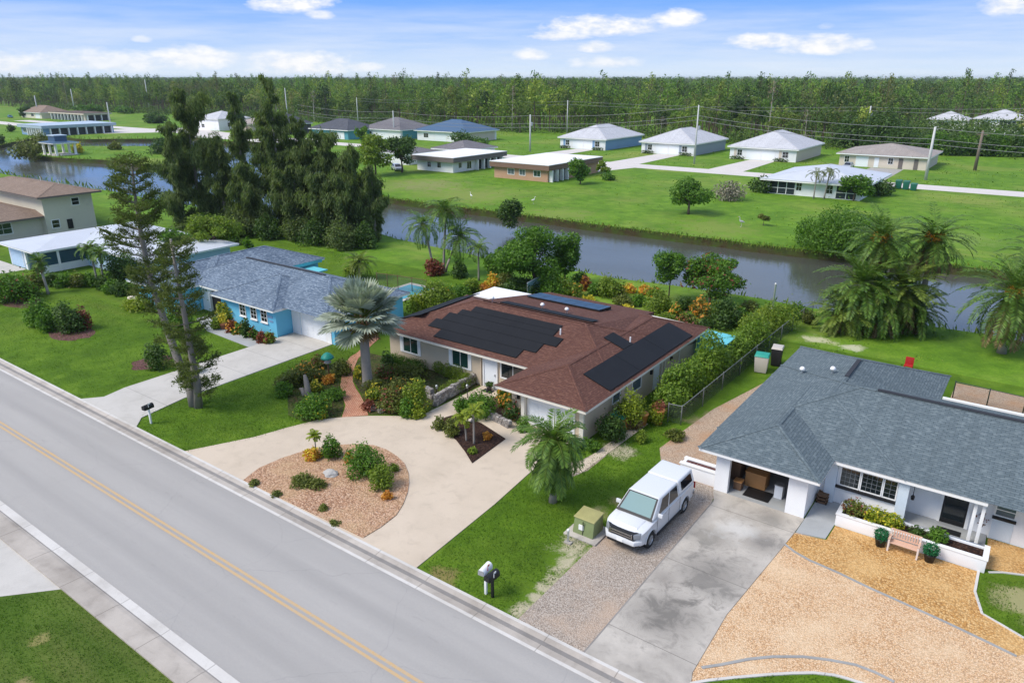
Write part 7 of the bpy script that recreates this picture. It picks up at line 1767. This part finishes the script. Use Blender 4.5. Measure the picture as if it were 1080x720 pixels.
# ---------------------------------------------------------------- forest beyond the fields
def far_tree(kind,g,H,dens=1.):
    m=MB();m2=MB();lean=g.normal()*.04*H
    if kind=='pine':
        m.tube([(0,0,0),(lean*.4,0,H*.5),(lean,0,H*.97)],[.22,.16,.05],5)
        for k in range(11):
            z=H*(.45+.55*(k+.5)/11);r=H*.19*(1.25-(z/H-.45)*1.6)*(.5+.9*g.random());az=g.random()*6.28;c=(lean*z/H+math.cos(az)*r*.8,math.sin(az)*r*.8,z)
            m.tube([(lean*z/H,0,z-.3),c],[.06,.02],3)
            m2.quads(leaf_cloud([(c[0],c[1],c[2]+.2,r*.75+.5,r*.75+.5,.75+.4*g.random())],int(40*dens),.9,.34,.6,.3,g),1)
    elif kind=='broad':
        bl=blobs_in(H*.34,H*.34,H*.12,H,9,.42,g);limb_tree(m,H,.2,bl,g);m2.quads(leaf_cloud(bl,int(420*dens),.95,.55,.7,.72,g),1)
    elif kind=='tall':
        bl=blobs_in(H*.25,H*.25,H*.25,H,8,.44,g);limb_tree(m,H,.18,bl,g);m2.quads(leaf_cloud(bl,int(320*dens),.9,.5,.7,.68,g),1)
    else:
        m.tube([(0,0,0),(lean*.4,.1,H*.5),(lean,0,H)],[.2,.13,.03],5)
        for k in range(9):
            z=H*(.45+.5*g.random());az=g.random()*6.28;r=H*.12*g.random()+.6;m.tube([(lean*z/H,0,z),(lean*z/H+math.cos(az)*r,math.sin(az)*r,z+r*.7)],[.07,.02],3)
        m2.quads(leaf_cloud([(lean*.8,0,H*.8,H*.11,H*.11,H*.2)],int(60*dens),.8,.25,.3,.3,g),1)
    return m,m2
FK=[('pine','pine'),('pine','pine'),('broad','forest'),('broad','forest_dark'),('tall','forest'),('tall','forest_dark'),('bare','forest_brown'),('pine','forest'),('broad','pine'),('tall','pine')]
protos=[]
for k,(kd,lm) in enumerate(FK):
    g=np.random.default_rng(100+k);a,b=far_tree(kd,g,14.);mb=MB();mb.v=a.v+b.v;mb.n=a.n+b.n
    mb.f=a.f;mb.mi=a.mi;mb.q=[q+a.n for q in b.q];mb.qmi=b.qmi
    protos.append((mb,lm))
# individual trees of the forest edge share the prototype meshes
g=np.random.default_rng(77)
NAMES={'pine':('pine_tree','tall thin trunked pine standing in the bright green forest edge'),'broad':('broadleaf_tree','bushy broadleaf tree low in the forest edge'),'tall':('slender_tree','slender leafy tree in the forest edge'),'bare':('bare_tree','bare twiggy tree in the forest edge')}
meshes={}
def visible(x,y,m=20):
    d=depth(x,y);
    if d<5:return False
    r=x*RX+y*RY;u=CX+F*r/d;return -m<u<1080+m
cnt=0;edge=[]
for row,(y0,st) in enumerate(((243,5.8),(252,6.6))):
    x=-760.
    while x<2:
        x+=st*(.6+.8*g.random())*(1 if x>-330 else 1.9);yy=y0+g.normal()*3+(8 if -165<x<-120 else 0)
        if -46<x<-8 and yy<281:continue
        if visible(x,yy):edge.append((x,yy,row))
edge=edge[:285]
w=np.array([3,3,1.6,1.5,1.6,1.5,1.2,2,1.5,1.5]);w/=w.sum()
for (x,y,row) in edge:
    k=int(g.choice(len(FK),p=w));kd,lm=FK[k];nm,lab=NAMES[kd]
    nz_=mnoise.noise(Vector((x*.021,yy*.03,2.)));s=(.78+.36*g.random()+.55*nz_+(.25 if g.random()<.1 else 0))*(1.05 if row else .78);s=max(.45,min(s,1.3));em=g.random()<.06 and kd in ('pine','tall','bare')
    if k not in meshes:
        o=protos[k][0].build(nm,[M['bark_brown'] if kd!='bare' else M['bark_pale'],LM[lm]]);meshes[k]=o.data
    else:
        o=bpy.data.objects.new(nm,meshes[k]);COL.objects.link(o)
    o.location=(x,y,0);o.rotation_euler=(0,0,g.random()*6.28);o.scale=(s*1.05,s*1.05,s*(.85+.3*g.random()) if not em else 1.2+.35*g.random())
    tag(o,lab,'tree',nm.replace('_',' ')+'s along the forest edge')
# the wood behind reads as one mass: one object
def forest_mass():
    g=np.random.default_rng(55);pts=[]
    for (ya,yb,st) in ((260,330,5.2),(330,460,7.5),(460,760,11.5),(760,1300,19),(1300,2600,34)):
        y=ya
        while y<yb:
            x0=-3.1*y-40;x=x0
            while x<.06*y+10:
                xx=x+g.normal()*st*.5;yy=y+g.normal()*st*.5
                if visible(xx,yy,30) and not(-46<xx<-6 and yy<358 and not (yy<325 and g.random()<.0)) and not(-160<xx<-130 and 395<yy<432) and not(mnoise.noise(Vector((xx*.03,yy*.03,11.)))>.36 and yy<520):pts.append((xx,yy,max(1.,(st/6.5)**.62)))
                x+=st
            y+=st
    return pts
pts=forest_mass()
TINT=[leafmat('wood_leaf_'+n,c1,c2,.7,.28,None,.05) for n,c1,c2 in (('yellow',(.10,.17,.014),(.30,.37,.04)),('fresh',(.06,.14,.012),(.19,.32,.035)),('mid',(.04,.095,.012),(.14,.235,.03)),('dark',(.020,.05,.010),(.075,.13,.022)),('olive',(.06,.08,.018),(.19,.21,.05)),('grey',(.09,.09,.05),(.24,.23,.13)))]
mats=[M['bark_brown']]+TINT;mid={'pine':1,'forest':2,'forest_dark':3,'forest_brown':4}
lite=[]
for k,(kd,lm) in enumerate(FK):
    gg=np.random.default_rng(200+k);a,b=far_tree(kd,gg,14.,.42);V=np.concatenate(a.v+b.v);Q=[];
    tq=[f for f in a.f if len(f)==4][:40];Q=np.concatenate([np.array(tq,np.int32).reshape(-1,4)]+[q+a.n for q in b.q]);mi=np.concatenate([np.zeros(len(tq),np.int32),np.full(len(Q)-len(tq),mid[lm],np.int32)])
    lite.append((V,Q,mi))
VV=[];QQ=[];MI=[];n0=0
for (x,y,s) in pts:
    k=int(g.choice(len(FK),p=w));V,Q,mi=lite[k];q_=mnoise.noise(Vector((x*.012,y*.012,3.)))+g.normal()*.28;ti=5 if FK[k][0]=='bare' else (1 if q_>.42 else 2 if q_>.12 else 3 if q_>-.12 else 4 if q_>-.45 else 5);mi=np.where(mi>0,ti,0).astype(np.int32) if FK[k][0]!='bare' else np.where(mi>0,6,0).astype(np.int32);a=g.random()*6.28;c,s_=math.cos(a),math.sin(a);hs=max(.5,.86+.26*g.random()+.55*mnoise.noise(Vector((x*.014,y*.014,7.)))+(.34 if g.random()<.06 else 0))
    hs=min(hs,1.3);hb=hs*min(1.2,s**.2);hb=1.28+.40*g.random() if (g.random()<.075 and FK[k][0] in ('pine','tall','bare') and y<620) else hb
    R2=np.array([[c*s,-s_*s,0],[s_*s,c*s,0],[0,0,1]]);W=V@R2.T*np.array([.95,.95,hb]);W=W+np.array([x,y,0])
    VV.append(W);QQ.append(Q+n0);MI.append(mi);n0+=len(V)
fm=MB();fm.v=VV;fm.n=n0;fm.q=QQ
me_q=np.concatenate(QQ);me_mi=np.concatenate(MI)
fm.q=[me_q];fm.qmi=[0]
fo=fm.build('forest',mats);fo.data.polygons.foreach_set('material_index',me_mi.astype(np.int32))
tag(fo,'deep pine and hardwood forest stretching to the horizon',kind='stuff')
print('forest trees',len(pts),'edge',len(edge),'faces',len(me_q))
# understory thicket at the foot of the forest edge
um=MB();gg=np.random.default_rng(9);bl=[]
for k in range(520):
    x=-620+625*gg.random();y=238+gg.normal()*3.5+(7 if -165<x<-120 else 0)+abs(gg.normal())*5
    if visible(x,y) and not(-40<x<-8):r=1.2+2.0*gg.random();bl.append((x,y,r*.6,r*1.5,r,r))
for k in range(120):
    x=-47+42*gg.random();y=249+85*gg.random();r=1.8+1.7*gg.random();bl.append((x,y,r*.85,r*1.6,r*1.3,r*1.3))
um.quads(leaf_cloud(bl,46000,.8,.4,.5,.5,gg));tag(um.build('undergrowth',LM['forest_dark']),'dark undergrowth along the foot of the forest',kind='stuff')
# ---------------------------------------------------------------- grass blades on the nearest lawns
def blades():
    g=np.random.default_rng(31);out=[]
    def inpoly(p,poly):
        x,y=p[:,0],p[:,1];r=np.zeros(len(p),bool);n=len(poly)
        for i in range(n):
            x1,y1=poly[i];x2,y2=poly[(i+1)%n];c=((y1>y)!=(y2>y))&(x<(x2-x1)*(y-y1)/(y2-y1+1e-12)+x1);r^=c
        return r
    polys=[([(-36.6,18.95),(-42.0,18.95),(-43.4,20),(-43.4,35.5),(-40.5,35.5)]+pxs([(355,440),(335.5,444.5),(302,453),(269,462.5),(230,470.5)]),150),
        ([(-18.7,18.96),(-13.6,18.96),(-13.6,32),(-15.1,35),(-15.6,38),(-17.2,40),(-19,32.2),(-19.5,30)],190),([(-33,-2),(10,-2),(10,9.2),(-29.8,9.2),(-31.4,7.4)],170),
        ([(-75,18.96),(-49.1,18.96),(-48.6,21),(-48.6,31.4),(-56,31.6),(-75,31)],60),([(1.0,32.9),(4.5,34),(8,34),(8,26),(3.5,28.7),P(1058,660),P(1035.5,647),P(1028,625)],170),(pxs([(748,718.5),(775,716),(810,713),(835,712),(858,711.5),(880,714),(895,718)])+[P(930,760),P(730,760)],200)]
    for poly,dens in polys:
        a=np.array(poly);lo,hi=a.min(0),a.max(0);n=int((hi[0]-lo[0])*(hi[1]-lo[1])*dens);n=min(n,90000)
        p=lo+(hi-lo)*g.random((n,2));p=p[inpoly(p,poly)];
        for (sx,sy,sr) in ((-14.5,27.5,.9),(-14.2,23.2,1.1),(-13.9,20.6,.8),(-18.2,31.5,.8),(-14.6,29.3,.7),(2.9,31.9,1.3),(-25.5,6,.4),(-23.9,5,.5)):p=p[((p[:,0]-sx)**2+(p[:,1]-sy)**2)>(sr*(.55+.35*g.random(len(p))))**2]
        m=len(p);hh=.05+.07*g.random(m)**2
        c=np.concatenate([p,(hh*.42).reshape(-1,1)],1);d=nrm(np.concatenate([g.normal(size=(m,2))*.5,np.ones((m,1))],1))
        out.append(rhombi(c,d,nrm(g.normal(size=(m,3))*np.array([1,1,.3])),hh*1.1,.018+.02*g.random(m)))
    m=MB();m.quads(np.concatenate(out));tag(m.build('grass_blades',LM['blade']),'short grass blades over the nearest lawns',kind='stuff')
blades()

def field_tufts():
    # coarse grass and weeds over the open fields, thicker in drifts
    g=np.random.default_rng(91);out=[]
    for (x0,x1,y0,y1,n,h0,h1) in ((-300,40,93.5,158,30000,.10,.32),(-300,0,168,242,26000,.15,.5),(-75,16,52,68,12000,.06,.22),(-330,-190,97,158,6000,.15,.5)):
        p=np.stack([x0+(x1-x0)*g.random(n),y0+(y1-y0)*g.random(n)],1)
        k=np.array([mnoise.noise(Vector((a*.05,b*.09,1.)))+.5*mnoise.noise(Vector((a*.3,b*.5,4.))) for a,b in p])
        ok=(k>-.05+.25*g.random(n))
        for (a,b,c,d) in BLOCK:ok&=~((p[:,0]>a)&(p[:,0]<b)&(p[:,1]>c)&(p[:,1]<d))
        if x1<40 or True:
            far=np.array([visible(a,b,5) for a,b in p]);ok&=far
        p=p[ok];m=len(p)
        if y0<159:
            ins=np.array([inwater(a,b) for a,b in p]);p=p[~ins];m=len(p)
        hh=h0+(h1-h0)*g.random(m)**2
        c=np.concatenate([p,(hh*.3).reshape(-1,1)],1);d=nrm(np.concatenate([g.normal(size=(m,2))*1.,np.full((m,1),.7)],1))
        out.append(rhombi(c,d,nrm(g.normal(size=(m,3))*np.array([.6,.6,.3])+np.array([0,0,1.1])),hh,hh*.6))
    m=MB();m.quads(np.concatenate(out));tag(m.build('field_grass',LM['field']),'coarse grass and weeds over the open fields by the canal',kind='stuff')
BLOCK=[(-123,-106,192,218),(-96,-79,192,218),(-71,-51,192,218),(-44,-22,192,213),(-43,-25,136,158),(-121,-107,125,146),(-98,-81,124,148),(-118,-109,166,194),(-92,-82,166,194),(-66,-56,166,194),(-37,-27,166,194),(-94,-80,139,160),(-36,-26,149,160),(-140,-118,131,160),(-318,-296,120,150),(-220,-155,174,208),(-290,-230,174,194),(-340,-190,150,170),(-2.6,14,52,56.2)]
def inwater(x,y):
    return inside(x,y,wl) and not inside(x,y,il)
def inside(x,y,poly):
    r=False;n=len(poly);j=n-1
    for i in range(n):
        xi,yi=poly[i];xj,yj=poly[j]
        if (yi>y)!=(yj>y) and x<(xj-xi)*(y-yi)/(yj-yi+1e-12)+xi:r=not r
        j=i
    return r
field_tufts()
# ---------------------------------------------------------------- air
def haze():
    m=MB();m.box(-5300,-700,-2.3,5300,5300,27.);o=m.build('haze',haze_mat());tag(o,kind='stuff')
def haze_mat():
    t=NT('pale_air');v=t.n('ShaderNodeVolumePrincipled');v.inputs['Color'].default_value=(.80,.86,.92,1);v.inputs['Density'].default_value=HAZE
    v.inputs['Anisotropy'].default_value=.3
    t.l(v.outputs[0],t.out.inputs['Volume']);return t.m
if HAZE>0:haze()
